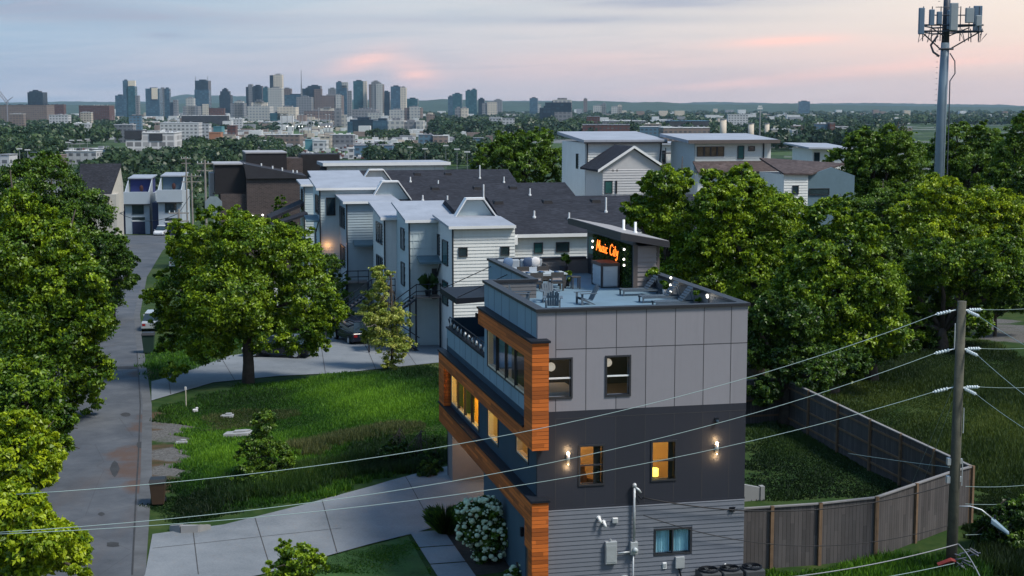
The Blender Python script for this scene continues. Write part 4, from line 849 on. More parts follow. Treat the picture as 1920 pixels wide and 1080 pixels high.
tree('leafy_tree', 'bright yellow green tree on the left edge just above the corner treetop', 'tree', -40, 53, [(25, 850, 70), (75, 870, 42), (15, 930, 50), (70, 820, 30), (40, 790, 35)], 24000, .26, 'olive', .66, .22, G_L, clump=.3)
tree('leafy_tree', 'darker mid green tree on the left edge below the tallest left crown', 'tree', -10, 63, [(40, 745, 62), (100, 790, 40), (20, 700, 40), (110, 830, 28), (60, 800, 50)], 24000, .26, 'mid', .56, .28, G_L)
tree('leafy_tree', 'huge mid green tree filling the left edge and overhanging the road', 'tree', 40, 77, [(40, 470, 85), (110, 540, 80), (150, 610, 62), (50, 600, 95), (100, 690, 70), (190, 580, 38), (170, 690, 45), (150, 760, 32), (30, 400, 50), (120, 460, 45)], 60000, .27, 'mid', .62, .5, G_L)
tree('leafy_tree', 'tall dark green tree on the left standing beyond the huge overhanging one', 'tree', 120, 106, [(90, 350, 58), (150, 400, 52), (40, 360, 55), (190, 480, 52), (110, 450, 70), (225, 520, 30), (170, 540, 45), (60, 430, 60), (215, 455, 25)], 44000, .3, 'deep', .62, .4, G_L)
tree('leafy_tree', 'dark bushy tree beside the road in the shade of the left row', 'tree', 205, 120, [(205, 500, 42), (240, 520, 22), (190, 560, 40), (165, 470, 40)], 14000, .32, 'deep', .5, .3, G_L)
tree('shade_tree', 'big round green tree with a dark trunk on the lawn by the neighbours\' drive', 'tree', (465, 735), 87.1, [(470, 455, 62), (390, 490, 68), (540, 480, 60), (440, 550, 82), (335, 560, 55), (575, 550, 55), (330, 620, 48), (395, 630, 52), (560, 620, 50), (610, 590, 34), (500, 620, 50), (350, 440, 30), (335, 690, 24), (400, 400, 22), (590, 655, 26), (300, 600, 24), (292, 555, 20), (310, 650, 22)], 76000, .25, 'mid', .66, .32, None, clump=.3, th=4.2)
tree('slender_tree', 'narrow dark green tree in front of the grey townhouse windows', 'tree', 622, 112, [(615, 500, 26), (622, 550, 34), (604, 600, 32), (640, 600, 26), (590, 640, 24)], 13000, .26, 'deep', .7, .14, None)
tree('young_birch', 'thin pale yellow leaved young tree beside the neighbours\' drive', 'tree', (735, 698), 92.5, [(716, 515, 20), (712, 550, 26), (700, 590, 30), (738, 600, 30), (720, 640, 36), (750, 650, 24), (740, 680, 20), (690, 625, 18)], 11000, .2, 'pale', .66, .075, None, clump=.42, shell=(.2, 1.05), th=6.0)
tree('garden_shrub_tree', 'bushy dark green shrub with pale shoots on the vacant lawn', 'shrub', (500, 950), 64, [(495, 795, 24), (485, 840, 36), (520, 855, 32), (470, 890, 34), (515, 905, 44), (490, 925, 34)], 15000, .17, 'deep', .75, .07, None, clump=.36)
tree('garden_shrub_tree', 'leafy sapling at the bottom edge in front of the clipped lawn', 'shrub', (560, 1150), 48, [(560, 1058, 38), (530, 1030, 17), (598, 1055, 20), (515, 1062, 20), (545, 1090, 30)], 5200, .19, 'mid', .72, .05, None, clump=.36)
tree('treetop_maple', 'rounded dark tree with sky gaps between the dark roofs and the white house', 'tree', 985, 170, [(1005, 272, 32), (950, 285, 34), (1045, 305, 28), (985, 310, 38), (915, 295, 26), (1030, 335, 22), (960, 330, 24), (900, 310, 18), (975, 260, 18)], 26000, .38, 'deep', .78, .35, G_B, clump=.28)
tree('conifer_tree', 'small pointed green tree at the foot of the brick building', 'tree', 527, 150, [(527, 375, 9), (526, 390, 14), (524, 405, 18), (530, 425, 22)], 5000, .28, 'mid', .55, .12, G_B)
tree('leafy_tree', 'bright green tree to the right of the dark townhouse roofs', 'tree', 1250, 92, [(1245, 345, 36), (1210, 400, 36), (1265, 410, 46), (1225, 460, 36), (1290, 480, 42), (1240, 520, 46), (1195, 410, 20), (1280, 340, 25)], 34000, .27, 'mid', .66, .35, G_R)
tree('leafy_tree', 'broad sunlit green tree in front of the white houses on the right', 'tree', 1420, 90, [(1400, 360, 44), (1345, 385, 42), (1450, 400, 52), (1390, 440, 62), (1470, 470, 56), (1330, 460, 46), (1420, 520, 60), (1340, 340, 24), (1500, 440, 34)], 54000, .27, 'mid', .70, .45, G_R)
tree('leafy_tree', 'large mid green tree right of the roof deck, spreading downhill', 'tree', 1560, 84, [(1560, 410, 42), (1600, 460, 56), (1530, 480, 52), (1640, 540, 58), (1560, 560, 70), (1500, 560, 56), (1590, 640, 66), (1660, 620, 44), (1520, 650, 58), (1625, 420, 24)], 60000, .27, 'mid', .60, .5, G_R)
tree('leafy_tree', 'yellow green tree crown at the foot of the cell tower', 'tree', 1800, 112, [(1760, 375, 46), (1830, 395, 50), (1705, 400, 36), (1890, 400, 46), (1800, 430, 56), (1730, 440, 46), (1870, 440, 50), (1780, 350, 20)], 44000, .3, 'olive', .60, .4, G_R)
tree('leafy_tree', 'dark green tree left of the cell tower against the far hills', 'tree', 1640, 148, [(1620, 268, 32), (1672, 262, 32), (1580, 300, 26), (1700, 300, 42), (1640, 320, 48), (1600, 345, 34), (1705, 350, 40), (1560, 290, 14), (1660, 370, 40)], 36000, .36, 'deep', .80, .45, G_R)
tree('leafy_tree', 'dark green tree right of the cell tower against the far hills', 'tree', 1815, 165, [(1800, 262, 34), (1850, 262, 32), (1770, 290, 34), (1830, 310, 46), (1880, 300, 36), (1785, 330, 34)], 30000, .38, 'deep', .78, .45, G_R)
tree('leafy_tree', 'tall dark tree cut off by the right edge of the picture', 'tree', 1915, 140, [(1920, 250, 34), (1905, 290, 42), (1925, 330, 50), (1880, 335, 36), (1915, 225, 16), (1900, 370, 36)], 26000, .34, 'deep', .74, .4, G_R)
tree('leafy_tree', 'mid green tree on the slope above the utility pole', 'tree', 1770, 100, [(1750, 490, 48), (1830, 500, 52), (1700, 530, 44), (1790, 540, 52), (1720, 590, 40), (1880, 480, 40), (1900, 530, 42), (1850, 560, 34), (1690, 625, 32), (1760, 640, 30), (1830, 600, 28)], 44000, .28, 'mid', .50, .4, G_R)
tree('leafy_tree', 'dark shaded tree overhanging the yard behind the wooden fence', 'tree', 1480, 76, [(1440, 590, 40), (1490, 600, 44), (1420, 660, 38), (1480, 670, 48), (1540, 690, 44), (1430, 730, 28), (1600, 690, 36), (1410, 600, 24)], 38000, .25, 'deep', .55, .4, G_R)
tree('leafy_tree', 'dark shaded tree under the canopy left of the grassy hillside', 'tree', 1640, 88, [(1620, 600, 36), (1660, 640, 40), (1590, 670, 34), (1560, 720, 30), (1650, 590, 30)], 18000, .26, 'deep', .5, .35, G_R)
tree('leafy_tree', 'mid green tree filling the gap just right of the stair bulkhead', 'tree', 1300, 98, [(1290, 500, 44), (1330, 530, 46), (1260, 545, 40), (1360, 560, 44), (1310, 590, 50), (1240, 590, 36)], 26000, .27, 'mid', .55, .35, G_R)
tree('leafy_tree', 'dark tree behind the right edge of the roof deck', 'tree', 1400, 102, [(1400, 530, 46), (1440, 500, 42), (1370, 600, 44), (1450, 560, 44), (1420, 640, 46)], 22000, .28, 'deep', .66, .35, G_R)
tree('leafy_tree', 'dark green tree between the cell tower foot and the blue end wall', 'tree', 1640, 125, [(1640, 400, 44), (1600, 420, 38), (1690, 430, 44), (1650, 470, 46), (1590, 390, 24), (1700, 380, 28)], 26000, .3, 'deep', .72, .4, G_R)
tree('leafy_tree', 'dark green tree on the right edge below the tall cut off tree', 'tree', 1905, 128, [(1900, 440, 44), (1870, 480, 40), (1925, 500, 44), (1890, 530, 36), (1850, 440, 30)], 20000, .3, 'deep', .66, .4, G_R)
tree('leafy_shrub', 'low dense thicket at the top of the grassy hillside, left of the utility pole', 'shrub', 1720, 101, [(1700, 610, 32), (1750, 605, 34), (1670, 640, 28), (1730, 635, 26), (1790, 600, 30), (1645, 670, 24)], 18000, .24, 'deep', .55, .12, 'thickets on the hillside')
tree('leafy_shrub', 'low dense thicket at the right edge above the gravel patch', 'shrub', 1870, 108, [(1840, 570, 28), (1880, 560, 32), (1920, 555, 34), (1820, 595, 22)], 12000, .26, 'deep', .58, .12, 'thickets on the hillside')
tree('leafy_shrub', 'dark bramble thicket in the lower right corner beyond the fence', 'shrub', 1880, 55, [(1870, 975, 30), (1910, 960, 34), (1865, 1015, 28), (1905, 1015, 36), (1850, 990, 20)], 14000, .17, 'deep', .42, .06, 'thickets on the hillside')
tree('garden_shrub', 'dark rounded shrub left of the garage, on the vacant lawn', 'shrub', (750, 890), 68, [(735, 850, 24), (760, 845, 24), (750, 870, 26), (720, 872, 16)], 6000, .15, 'deep', .45, .05, 'dark shrubs by the garage')
tree('garden_shrub', 'dark low shrub between the round shrub and the pointed evergreens', 'shrub', (790, 885), 67.5, [(785, 855, 20), (800, 866, 18), (778, 874, 18)], 4500, .15, 'deep', .4, .05, 'dark shrubs by the garage')
def arbor(px, py, hpx, lab):
    b = G(px, py); k = mpp(b.y); t = thing('arborvitae', lab, 'evergreen', b, 0, 'pointed evergreens by the garage'); h = hpx * k
    leaves('crown', [(0, 0, h * (.12 + .11 * i), .42 * (1 - i / 9), .42 * (1 - i / 9), h * .1) for i in range(8)], 4200, .13, .35, LEAF['deep'], t, px, .4); MB().tube([(0, 0, -.2), (0, 0, h * .8)], .06, 6, .02).build('trunk', M_TRUNK, t)
arbor(817, 885, 70, 'pointed dark evergreen right beside the garage pier'); arbor(800, 893, 46, 'shorter pointed dark evergreen left of the one at the garage pier')
def hydrangea(px, py, lobes, n, nf, lab, seed):
    b = G(px, py); k = mpp(b.y); t = thing('hydrangea_bush', lab, 'flowering bush', b, 0, 'white hydrangeas by the front door'); lb = []
    for x, y, r in lobes: p = P(x, y, b.y - .3) - b; lb.append((p.x, p.y + .3, p.z, r * k, r * k * .9, r * k * .9))
    leaves('crown', lb, n, .13, .55, LEAF['deep'], t, seed, .36); rs = random.Random(seed); m = MB()
    MB().tube([(0, 0, -.1), (.05, 0, .7)], .05, 6).tube([(.1, .1, -.1), (.3, .1, .7)], .04, 6).tube([(-.1, .1, -.1), (-.3, .1, .7)], .04, 6).build('stem', M_TRUNK, t)
    for i in range(nf):
        l = rs.choice(lb); d = Vector((rs.gauss(0, 1), rs.gauss(-.35, .9), rs.gauss(.3, .9))).normalized(); c = Vector(l[:3]) + Vector((d.x * l[3], d.y * l[4], d.z * l[5])) * rs.uniform(.98, 1.1)
        if any(sum(((c[j] - q[j]) / q[3 + j]) ** 2 for j in range(3)) < .8 for q in lb) or c.z < .1: continue
        r = rs.choice((.03, .045, .055, .075, .10)) * rs.uniform(.8, 1.15); m.ball(c, (r, r, r * .8), 7, 5)
    m.build('blossoms', mat('white_blossom', (.40, .50, .36), .9, .4, 6, .6, 60), t)['kind'] = 'stuff'
hydrangea(908, 1052, [(880, 965, 26), (912, 960, 28), (890, 1000, 34), (925, 1005, 34), (915, 1035, 32)], 15000, 520, 'large round bush dense with white flower heads beside the drive', 3)
hydrangea(985, 1092, [(975, 1078, 16), (993, 1070, 14), (960, 1085, 14)], 3000, 60, 'smaller white flowering bush at the front step, cut by the picture bottom', 4)
t = thing('ornamental_grass', 'dark tuft of long ornamental grass at the bend of the drive', 'ornamental grass', G(836, 1000)); rs = np.random.RandomState(2); n = 1300; a = rs.uniform(0, 6.283, n); r0 = rs.rand(n) * .3; h = rs.uniform(.5, 1.05, n); ln = rs.uniform(.15, .75, n); w = .012
bx_, by_ = np.cos(a) * r0, np.sin(a) * r0; tx, ty = bx_ + np.cos(a) * ln, by_ + np.sin(a) * ln; sx, sy = -np.sin(a) * w, np.cos(a) * w
mid = np.c_[bx_ + np.cos(a) * ln * .35, by_ + np.sin(a) * ln * .35, h * .75]
raw_mesh('blades', np.stack([np.c_[bx_ - sx, by_ - sy, np.zeros(n)], np.c_[bx_ + sx, by_ + sy, np.zeros(n)], mid, np.c_[tx, ty, h]], 1).reshape(-1, 3), 4, np.clip(rs.normal(.35, .2, n), 0, 1), LEAF['deep'], t)
MB().lathe([(.28, -.05), (.3, .12), (.1, .2)], (0, 0), 9).build('base_clump', mat('dead_grass', (.05, .045, .02), .9), t)
# ---------------------------------------------------------------- deck pots
def pot(u, v, r, h, label, n, col=(.03, .03, .035), kind='mid', tall=.5):
    t = hthing('potted_plant', label, 'potted plant', u, v, DZ, 0, 'potted plants on the roof deck'); MB().lathe([(r * .7, 0), (r, h), (r * .9, h), (r * .9, h - .04)], (0, 0), 12).build('pot', mat('pot_%d' % int(col[0] * 1000), col, .6), t, True)
    leaves('foliage', [(0, 0, h + tall * .4, r * 1.25, r * 1.25, tall * .6)], n, .13, .6, LEAF[kind], t, int(u * 31 + v * 7), .5)
pot(6.95, 9.25, .24, .45, 'big bushy plant in a dark pot in the corner of the bulkhead', 700); pot(6.9, 7.55, .1, .3, 'small spiky plant in a pale pot behind the middle lounger', 200, (.4, .4, .4), tall=.5)
pot(6.9, 3.9, .12, .3, 'small leafy plant in a dark pot behind the front lounger', 250, tall=.45); pot(5.0, 15.6, .2, .4, 'leafy dark plant in a dark pot right of the roof sofa', 500, kind='deep', tall=.6); pot(4.15, 11.7, .1, .25, 'small leafy plant at the right end of the dining table', 200, kind='mid', tall=.5)
# ---------------------------------------------------------------- wooden fence round the yard
M_BOARD = mat_plank('weathered_fence_boards', (.06, .054, .052), .15, .45, True, .35); M_POST = mat('fence_post_wood', (.15, .098, .06), .85, .25, 3); M_RAIL = mat('fence_top_rail', (.2, .195, .195), .85, .15, 2)
def fence(a, b, posts, side, label, h=2.25, z0=None):
    rside = 1
    a, b = Vector(a), Vector(b); L = (b - a).length; rz = math.atan2(b.y - a.y, b.x - a.x)
    t = thing('wooden_fence', label, 'fence', (a.x, a.y, gz(a.y)), rz, 'wooden fences round the back yard'); dz = gz(b.y) - gz(a.y)
    m = MB(); m.hexa([(0, -.012, -.1), (L, -.012, dz - .1), (L, .012, dz - .1), (0, .012, -.1)], [(0, -.012, h), (L, -.012, h + dz), (L, .012, h + dz), (0, .012, h)]); m.build('board_panel', M_BOARD, t)
    for z, w in ((.35, .045), (1.15, .045), (1.9, .045)): MB().hexa([(0, .013, z), (L, .013, z + dz), (L, .013 + w, z + dz), (0, .013 + w, z)], [(0, .013, z + .09), (L, .013, z + dz + .09), (L, .013 + w, z + dz + .09), (0, .013 + w, z + .09)]).build('rail', M_POST, t)
    MB().hexa([(0, -.07, h + .002), (L, -.07, h + dz + .002), (L, .07, h + dz + .002), (0, .07, h + .002)], [(0, -.07, h + .05), (L, -.07, h + dz + .05), (L, .07, h + dz + .05), (0, .07, h + .05)]).build('top_rail', M_RAIL, t)
    for k in range(posts):
        x = L * k / max(1, posts - 1); MB().box(x - .06, x + .06, side * .06 - .06 + (.0 if side < 0 else .02), side * .06 + .06 + (-.02 if side < 0 else 0), -.2, h + dz * k / max(1, posts - 1) + .07).build('post', M_POST, t)
fa, fb, fc, fd, fe, ff = (7.5, 52.55), (8.9, 52.75), (11.1, 53.3), (13.3, 54.05), (17.1, 57.5), (18.05, 58.2)
fence(fa, fc, 3, -1, 'weathered wooden fence panel from the house corner, first towards the camera'); fence(fc, fd, 2, -1, 'weathered wooden fence panel in the middle of the near run')
fence(fd, fe, 3, -1, 'weathered wooden fence panel ending behind the utility pole'); fence(fe, ff, 2, -1, 'short wooden fence panel right of the utility pole')
fence(ff, (15.95, 66.0), 4, 1, 'dark wooden fence running back from the corner by the utility pole'); fence((15.95, 66.0), (13.9, 76.5), 4, 1, 'dark wooden fence at the back of the yard under the shaded trees'); fence((13.9, 76.5), (7.6, 75.1), 3, 1, 'dark wooden fence across the far end of the yard')
a = G(1398, 905); t = thing('retaining_wall', 'low pale concrete wall stepping out from behind the house into the yard', 'retaining wall', (9.75, 61.2, gz(61)), AZ); MB().hexa([(-1.8, -.1, -.4), (.5, -.1, -.4), (.5, .1, -.4), (-1.8, .1, -.4)], [(-1.8, -.1, 1.1), (.5, -.1, .55), (.5, .1, .55), (-1.8, .1, 1.1)]).build('wall', M_CONC, t); MB().box(.52, .7, -.14, .14, -.4, .6).build('end_pier', M_CONC, t)
drape([(6.9, 56.2), (8.4, 56.5), (8.1, 58.2), (6.5, 57.9)], .03, M_CONC, 'patio')
# ---------------------------------------------------------------- utility pole by the fence, lines, street lamp
PX, PY = 15.68, 52.5; pz = gz(PY)
M_POLE = mat('weathered_pole_wood', (.08, .08, .062), .9, .35, 2.2, .6, 12, streak=.4)
t = thing('utility_pole', 'tall weathered wooden utility pole in front of the fence, with white insulators', 'utility pole', (PX, PY, pz))
MB().tube([(0, 0, -.6), (.02, 0, 4), (.05, 0, 9.86 - pz)], [.2, .18, .15], 14).build('pole', M_POLE, t, True)
M_INS = mat('insulator_white', (.55, .62, .64), .35, .06)
ATT = []
for z in (9.55, 8.17, 6.8):
    for dx, dy, dz_ in ((-.95, -.2, -.18), (.85, .1, .0), (.5, -.65, -.22)):
        a = Vector((.16 if dx > 0 else -.16, 0, z - pz)); b = a + Vector((dx, dy, dz_)) * (.75 if dx > 0 else .8); m = MB(); m.tube([a, b], .022, 6)
        for k in range(5): q = a.lerp(b, .3 + .14 * k); m.tube([q - (b - a).normalized() * .025, q + (b - a).normalized() * .025], .06, 8)
        m.build('insulator', M_INS, t); ATT.append(Vector((PX, PY, pz)) + b)
m = MB()
for z in (4.05, 3.4): m.box(-.28, -.16, -.1, .1, z - .12, z + .12).box(.16, .26, -.06, .06, z - .08, z + .1)
m.build('bracket', M_STEEL, t)
for q in ((.22, 3.3), (-.21, 8.2), (.2, 5.2)): MB().box(q[0] - .015, q[0] + .015, -.2, -.16, q[1] - pz, q[1] + .9 - pz).build('conduit_strip', M_STEEL, t)
m = MB(); rs_ = random.Random(4)
for k in range(14): a = Vector((.1 + rs_.uniform(-.1, .5), -.3, rs_.uniform(.2, 1.1))); m.tube([a, a + Vector((rs_.uniform(.1, .4), -.1, rs_.uniform(-.3, .2)))], .03, 5)
m.build('splice_case', mat('splice_dark', (.10, .11, .14), .5, .4), t)
MB().tube([(-.55, -.25, .35), (-.1, -.3, .55), (.05, -.28, .5)], .08, 7).build('splice_wrap', mat('red_wrap', (.22, .035, .03), .7), t)
def cable(label, a, b, sag, r, m_, name='power_line', cat='power line', group='overhead lines', seg=28):
    a, b = Vector(a), Vector(b); o = tag(MB().tube([a.lerp(b, i / seg) + Vector((0, 0, -4 * sag * (i / seg) * (1 - i / seg))) for i in range(seg + 1)], r, 5).build(name, m_, None, True), label, cat, group); return o
M_WIRE = mat('aluminium_wire', (.21, .29, .29), .5, .05, metal=.2); M_CABLE = mat('black_cable', (.018, .018, .02), .6)
cable('topmost pale power line crossing from the pole top over the road', ATT[0], P(30, 927, 36), 1.1, .010, M_WIRE); cable('middle pale power line from the pole across the charcoal wall', ATT[3], P(-30, 1000, 35), 1.1, .010, M_WIRE); cable('lowest pale power line from the pole across the front wood pillar', ATT[6], P(-40, 1003, 36), .95, .010, M_WIRE)
for i, (x, y, lab) in enumerate(((1960, 575, 'topmost'), (1960, 650, 'middle'), (1960, 724, 'lowest'))): cable(lab + ' pale power line leaving the pole level to the right', ATT[i * 3 + 1], P(x, y, 62), .05, .010, M_WIRE)
for i, (x, y, lab) in enumerate(((1960, 668, 'topmost'), (1960, 770, 'middle'), (1960, 828, 'lowest'))): cable(lab + ' pale power line slanting down right from the pole', ATT[i * 3 + 2], P(x, y, 44), .05, .010, M_WIRE)
mt = HW(3.6, -.25, 3.6); pb = Vector((PX - .2, PY - .15, 3.35))
cable('upper black service cable sagging from the house mast to the pole', mt, pb, .7, .022, M_CABLE, 'service_cable', 'cable'); cable('lower black service cable from the house mast to the pole', mt + Vector((0, 0, -.6)), pb + Vector((0, 0, -1.5)), .9, .014, M_CABLE, 'service_cable', 'cable')
cable('pale steel guy cable from the pole to the left of the near fence', P(1590, 850, 55), (PX - .2, PY - .1, 3.95), .02, .012, M_WIRE, 'service_cable', 'cable'); cable('thick pale telephone cable bending down at the foot of the pole', P(1330, 1095, 47), (PX + .1, PY - .4, 1.25), .25, .02, mat('grey_cable', (.24, .25, .27), .5), 'service_cable', 'cable')
cable('thick pale telephone cable falling to the lower right from the pole foot', (PX + .1, PY - .4, 1.25), P(1850, 1110, 46), -.18, .02, mat('grey_cable', (.34, .35, .37)), 'service_cable', 'cable'); cable('thin pale line meeting the pole from the left at its foot', P(1420, 1110, 48), (PX, PY - .4, .55), .15, .016, M_WIRE, 'service_cable', 'cable')
for k, (y0, y1) in enumerate(((912, 905), (945, 938), (1003, 985), (1030, 1022))): cable('%s thin line leaving the pole foot to the right, counted from the top' % ('first', 'second', 'third', 'fourth')[k], P(1810, y0, 54.2), P(1960, y1, 58), .08, .012, M_WIRE, 'service_cable', 'cable')
for k, (x, lab) in enumerate(((1700, 'steeper'), (1725, 'flatter'))): cable(lab + ' thin guy wire from the pole down to the yard fence', (PX - .12, PY, 6.9 - k * .5), G(x, 930 - 10 * k), 0, .008, M_WIRE, 'guy_wire', 'cable')
t = thing('street_lamp', 'grey cobra head street lamp on a curved arm at the pole', 'street lamp', (PX + .15, PY, 2.5)); t.scale = (.86, .86, .86)
MB().tube([(0, 0, 0), (.5, -.05, .02), (.95, -.15, -.1), (1.35, -.3, -.42)], .032, 7).build('arm', M_STEEL, t, True)
MB().hexa([(1.25, -.42, -.62), (1.45, -.18, -.62), (2.02, -.55, -1.02), (1.9, -.72, -1.02)], [(1.27, -.40, -.38), (1.43, -.2, -.38), (2.0, -.56, -.9), (1.92, -.70, -.9)]).build('lamp_head', mat('lamp_blue_grey', (.17, .25, .30), .4, .1), t, bevel=.04); MB().tube([(1.45, -.33, -.42), (1.45, -.33, -.27)], .045, 8).build('photocell', M_BLACK, t); MB().hexa([(1.5, -.42, -.8), (1.6, -.32, -.8), (1.9, -.56, -1.05), (1.84, -.64, -1.05)], [(1.5, -.42, -.7), (1.6, -.32, -.7), (1.9, -.56, -.98), (1.84, -.64, -.98)]).build('lens', M_PANE, t)
# ---------------------------------------------------------------- cell tower
b = P(1757, 400, 127); b.z = gz(127); k = mpp(127)
ct = thing('cell_tower', 'tall grey monopole cell tower with a ring of antennas above dark trees', 'cell tower', b); zt = lambda y: P(1766, y, 127).z - b.z
M_MONO = mat('galvanised_monopole', (.17, .23, .28), .5, .14, .5, metal=.2); M_MAST = mat('dark_mast_steel', (.045, .055, .075), .5, .2)
MB().tube([(0, 0, -1), (.1, 0, zt(200)), (.2, 0, zt(80))], [.45, .40, .34], 20).build('pole', M_MONO, ct, True); MB().tube([(.2, 0, zt(80)), (.24, 0, zt(-20))], [.32, .27], 16).build('pole_top', M_MAST, ct, True)
px_ = lambda x: (x - 1766) * k
m = MB(); za = zt(60); zb = zt(50)
for z in (za, za + .5):
    m.tube([(px_(1712), -1.4, z), (px_(1830), -1.4, z)], .07, 5).tube([(px_(1712), -1.4, z), (px_(1770), 3.6, z)], .07, 5).tube([(px_(1830), -1.4, z), (px_(1770), 3.6, z)], .07, 5)
for x in (1720, 1736, 1752, 1788, 1804, 1822): m.tube([(px_(x), -1.4, za - .8), (px_(x), -1.4, za + 2.0)], .045, 5)
for x in (1716, 1826): m.tube([(px_(x), -1.4, za), (.2 + math.copysign(.4, x - 1770), 0, zt(92))], .06, 5)
for x in (1735, 1805): m.tube([(px_(x), -1.4, za + .3), (.2, 0, zt(70))], .05, 5)
m.tube([(.2 - .6, -.3, zt(92)), (.2 + .6, -.3, zt(92))], .1, 6).tube([(px_(1735), -1.2, zt(30)), (px_(1805), -1.2, zt(30))], .05, 5).tube([(px_(1748), -.4, zt(14)), (px_(1792), -.4, zt(14))], .03, 5)
m.build('antenna_frame', M_MAST, ct)
for x0, x1, y0, y1, c in ((1710, 1720, 17, 66, 0), (1729, 1738, 20, 50, 0), (1743, 1752, 24, 48, 0), (1767, 1781, 8, 59, 1), (1795, 1810, 17, 45, 1), (1816, 1831, 12, 62, 0), (1814, 1824, 31, 51, 1), (1768, 1774, 20, 56, 0)):
    w = (x1 - x0) * k; MB().box(px_(x0), px_(x1), -1.85 + .9 * (c == 0 and x0 in (1816, 1768)), -1.5 + .9 * (c == 0 and x0 in (1816, 1768)), zt(y1), zt(y0)).build('antenna', mat('antenna_%d' % c, ((.10, .16, .23), (.26, .30, .32))[c], .5, .08), ct, bevel=.05)
m = MB(); rr = random.Random(8)
for x in (1715, 1733, 1748, 1790, 1806, 1822, 1828): m.tube([(px_(x), -1.5, za + .2), (px_(x) + rr.uniform(-.3, .3), -1.5, za - .9), (px_(x) + rr.uniform(-.2, .5), -1.45, za - .2)], .04, 5)
m.tube([(-.5, -.2, za - .3), (-1.1, -.4, zt(85)), (-.9, -.5, zt(98)), (-.4, -.5, zt(106))], .09, 6).tube([(.5, -.4, zt(100)), (.9, -.5, zt(115)), (.95, -.5, zt(138)), (.55, -.5, zt(152)), (.6, -.5, zt(330))], .05, 5).build('cable_loop', M_MAST, ct)
m = MB()
for i in range(44): z = zt(320) + i * .45; m.tube([(-.52, -.1, z), (-.36, 0, z)], .02, 4)
m.build('step_peg', M_MAST, ct)
# ---------------------------------------------------------------- bins, posts, litter slabs
def bin_(px, py, label, c, s=1.0):
    b = G(px, py); t = thing('wheeled_bin', label, 'wheelie bin', b, .15)
    MB().hexa([(-.24 * s, -.26 * s, .06), (.24 * s, -.26 * s, .06), (.24 * s, .26 * s, .06), (-.24 * s, .26 * s, .06)], [(-.32 * s, -.36 * s, 1.0 * s), (.32 * s, -.36 * s, 1.0 * s), (.32 * s, .36 * s, 1.0 * s), (-.32 * s, .36 * s, 1.0 * s)]).build('body', mat('bin_%d' % int(c[0] * 1000), c, .6, .15), t, bevel=.02)
    MB().hexa([(-.35 * s, -.4 * s, 1.002 * s), (.35 * s, -.4 * s, 1.002 * s), (.35 * s, .4 * s, 1.002 * s), (-.35 * s, .4 * s, 1.002 * s)], [(-.3 * s, -.3 * s, 1.12 * s), (.3 * s, -.3 * s, 1.12 * s), (.3 * s, .35 * s, 1.1 * s), (-.3 * s, .35 * s, 1.1 * s)]).build('lid', mat('bin_lid', (.02, .022, .025), .5), t)
    for x in (-.27, .27): MB().tube([(x * s - .03, .3 * s, .11), (x * s + .03, .3 * s, .11)], .11, 10).build('wheel', M_BLACK, t)
    MB().tube([(-.28 * s, .42 * s, .95 * s), (.28 * s, .42 * s, .95 * s)], .02, 5).build('handle', M_BLACK, t)
bin_(297, 946, 'brown wheeled bin standing on the verge near the drive entrance', (.055, .036, .024)); bin_(279, 662, 'dark green wheeled bin at the roadside opposite the overhanging tree', (.02, .045, .035), 1.25)
b = G(349, 765); t = thing('marker_post', 'thin pale stake standing in the lawn edge left of the shade tree', 'post', b); MB().tube([(0, 0, -.1), (0, 0, 1.15)], .03, 6).build('stake', mat('pale_stake', (.5, .45, .36), .8), t); MB().box(-.05, .05, -.02, .02, 1.0, 1.16).build('flag', M_PLASTIC, t)
def slab(px, py, pts, h, lab, c=(.27, .28, .29)):
    b = G(px, py); t = thing('broken_slab', lab, 'concrete rubble', b, .3, 'pale slabs lying on the vacant lawn'); MB().prism(pts, .02, h).build('slab', mat('rubble_%d' % int(c[0] * 100), c, .9, .25, 2.5, .6, 9), t, bevel=.02); MB().prism([(x * .5 + .1, y * .5 + .05) for x, y in pts], h + .002, h + .08).build('chip', mat('rubble_%d' % int(c[0] * 100), c), t, bevel=.02)
slab(450, 818, [(-.85, -.25), (.3, -.35), (.9, .1), (.5, .35), (-.6, .3)], .22, 'biggest pale broken slab lying left of the garden shrub'); slab(425, 784, [(-.35, -.15), (.3, -.2), (.4, .15), (-.2, .2)], .18, 'small pale slab further up the lawn'); slab(340, 832, [(-.3, -.1), (.3, -.12), (.28, .14), (-.2, .16)], .12, 'flat grey stone on the gravel by the road')
slab(366, 774, [(-.14, -.1), (.14, -.1), (.12, .12), (-.12, .1)], .2, 'tiny white block next to the thin stake', (.55, .55, .55))
b = G(345, 1000); t = thing('culvert_headwall', 'three armed pale concrete drain end at the edge of the drive', 'drain', b)
MB().hexa([(-.1, -.1, 0), (.55, -.02, 0), (.55, .1, 0), (-.1, .1, 0)], [(-.1, -.1, .32), (.55, -.02, .32), (.55, .1, .32), (-.1, .1, .32)]).build('headwall', M_CONC, t); MB().hexa([(-.15, -.05, 0), (-.05, .1, 0), (-.55, .4, 0), (-.62, .28, 0)], [(-.15, -.05, .34), (-.05, .1, .34), (-.55, .4, .22), (-.62, .28, .22)]).build('wing_wall', M_CONC, t); MB().hexa([(.5, -.02, 0), (.62, .05, 0), (.95, .42, 0), (.82, .48, 0)], [(.5, -.02, .34), (.62, .05, .34), (.95, .42, .22), (.82, .48, .22)]).build('wing_wall', M_CONC, t)
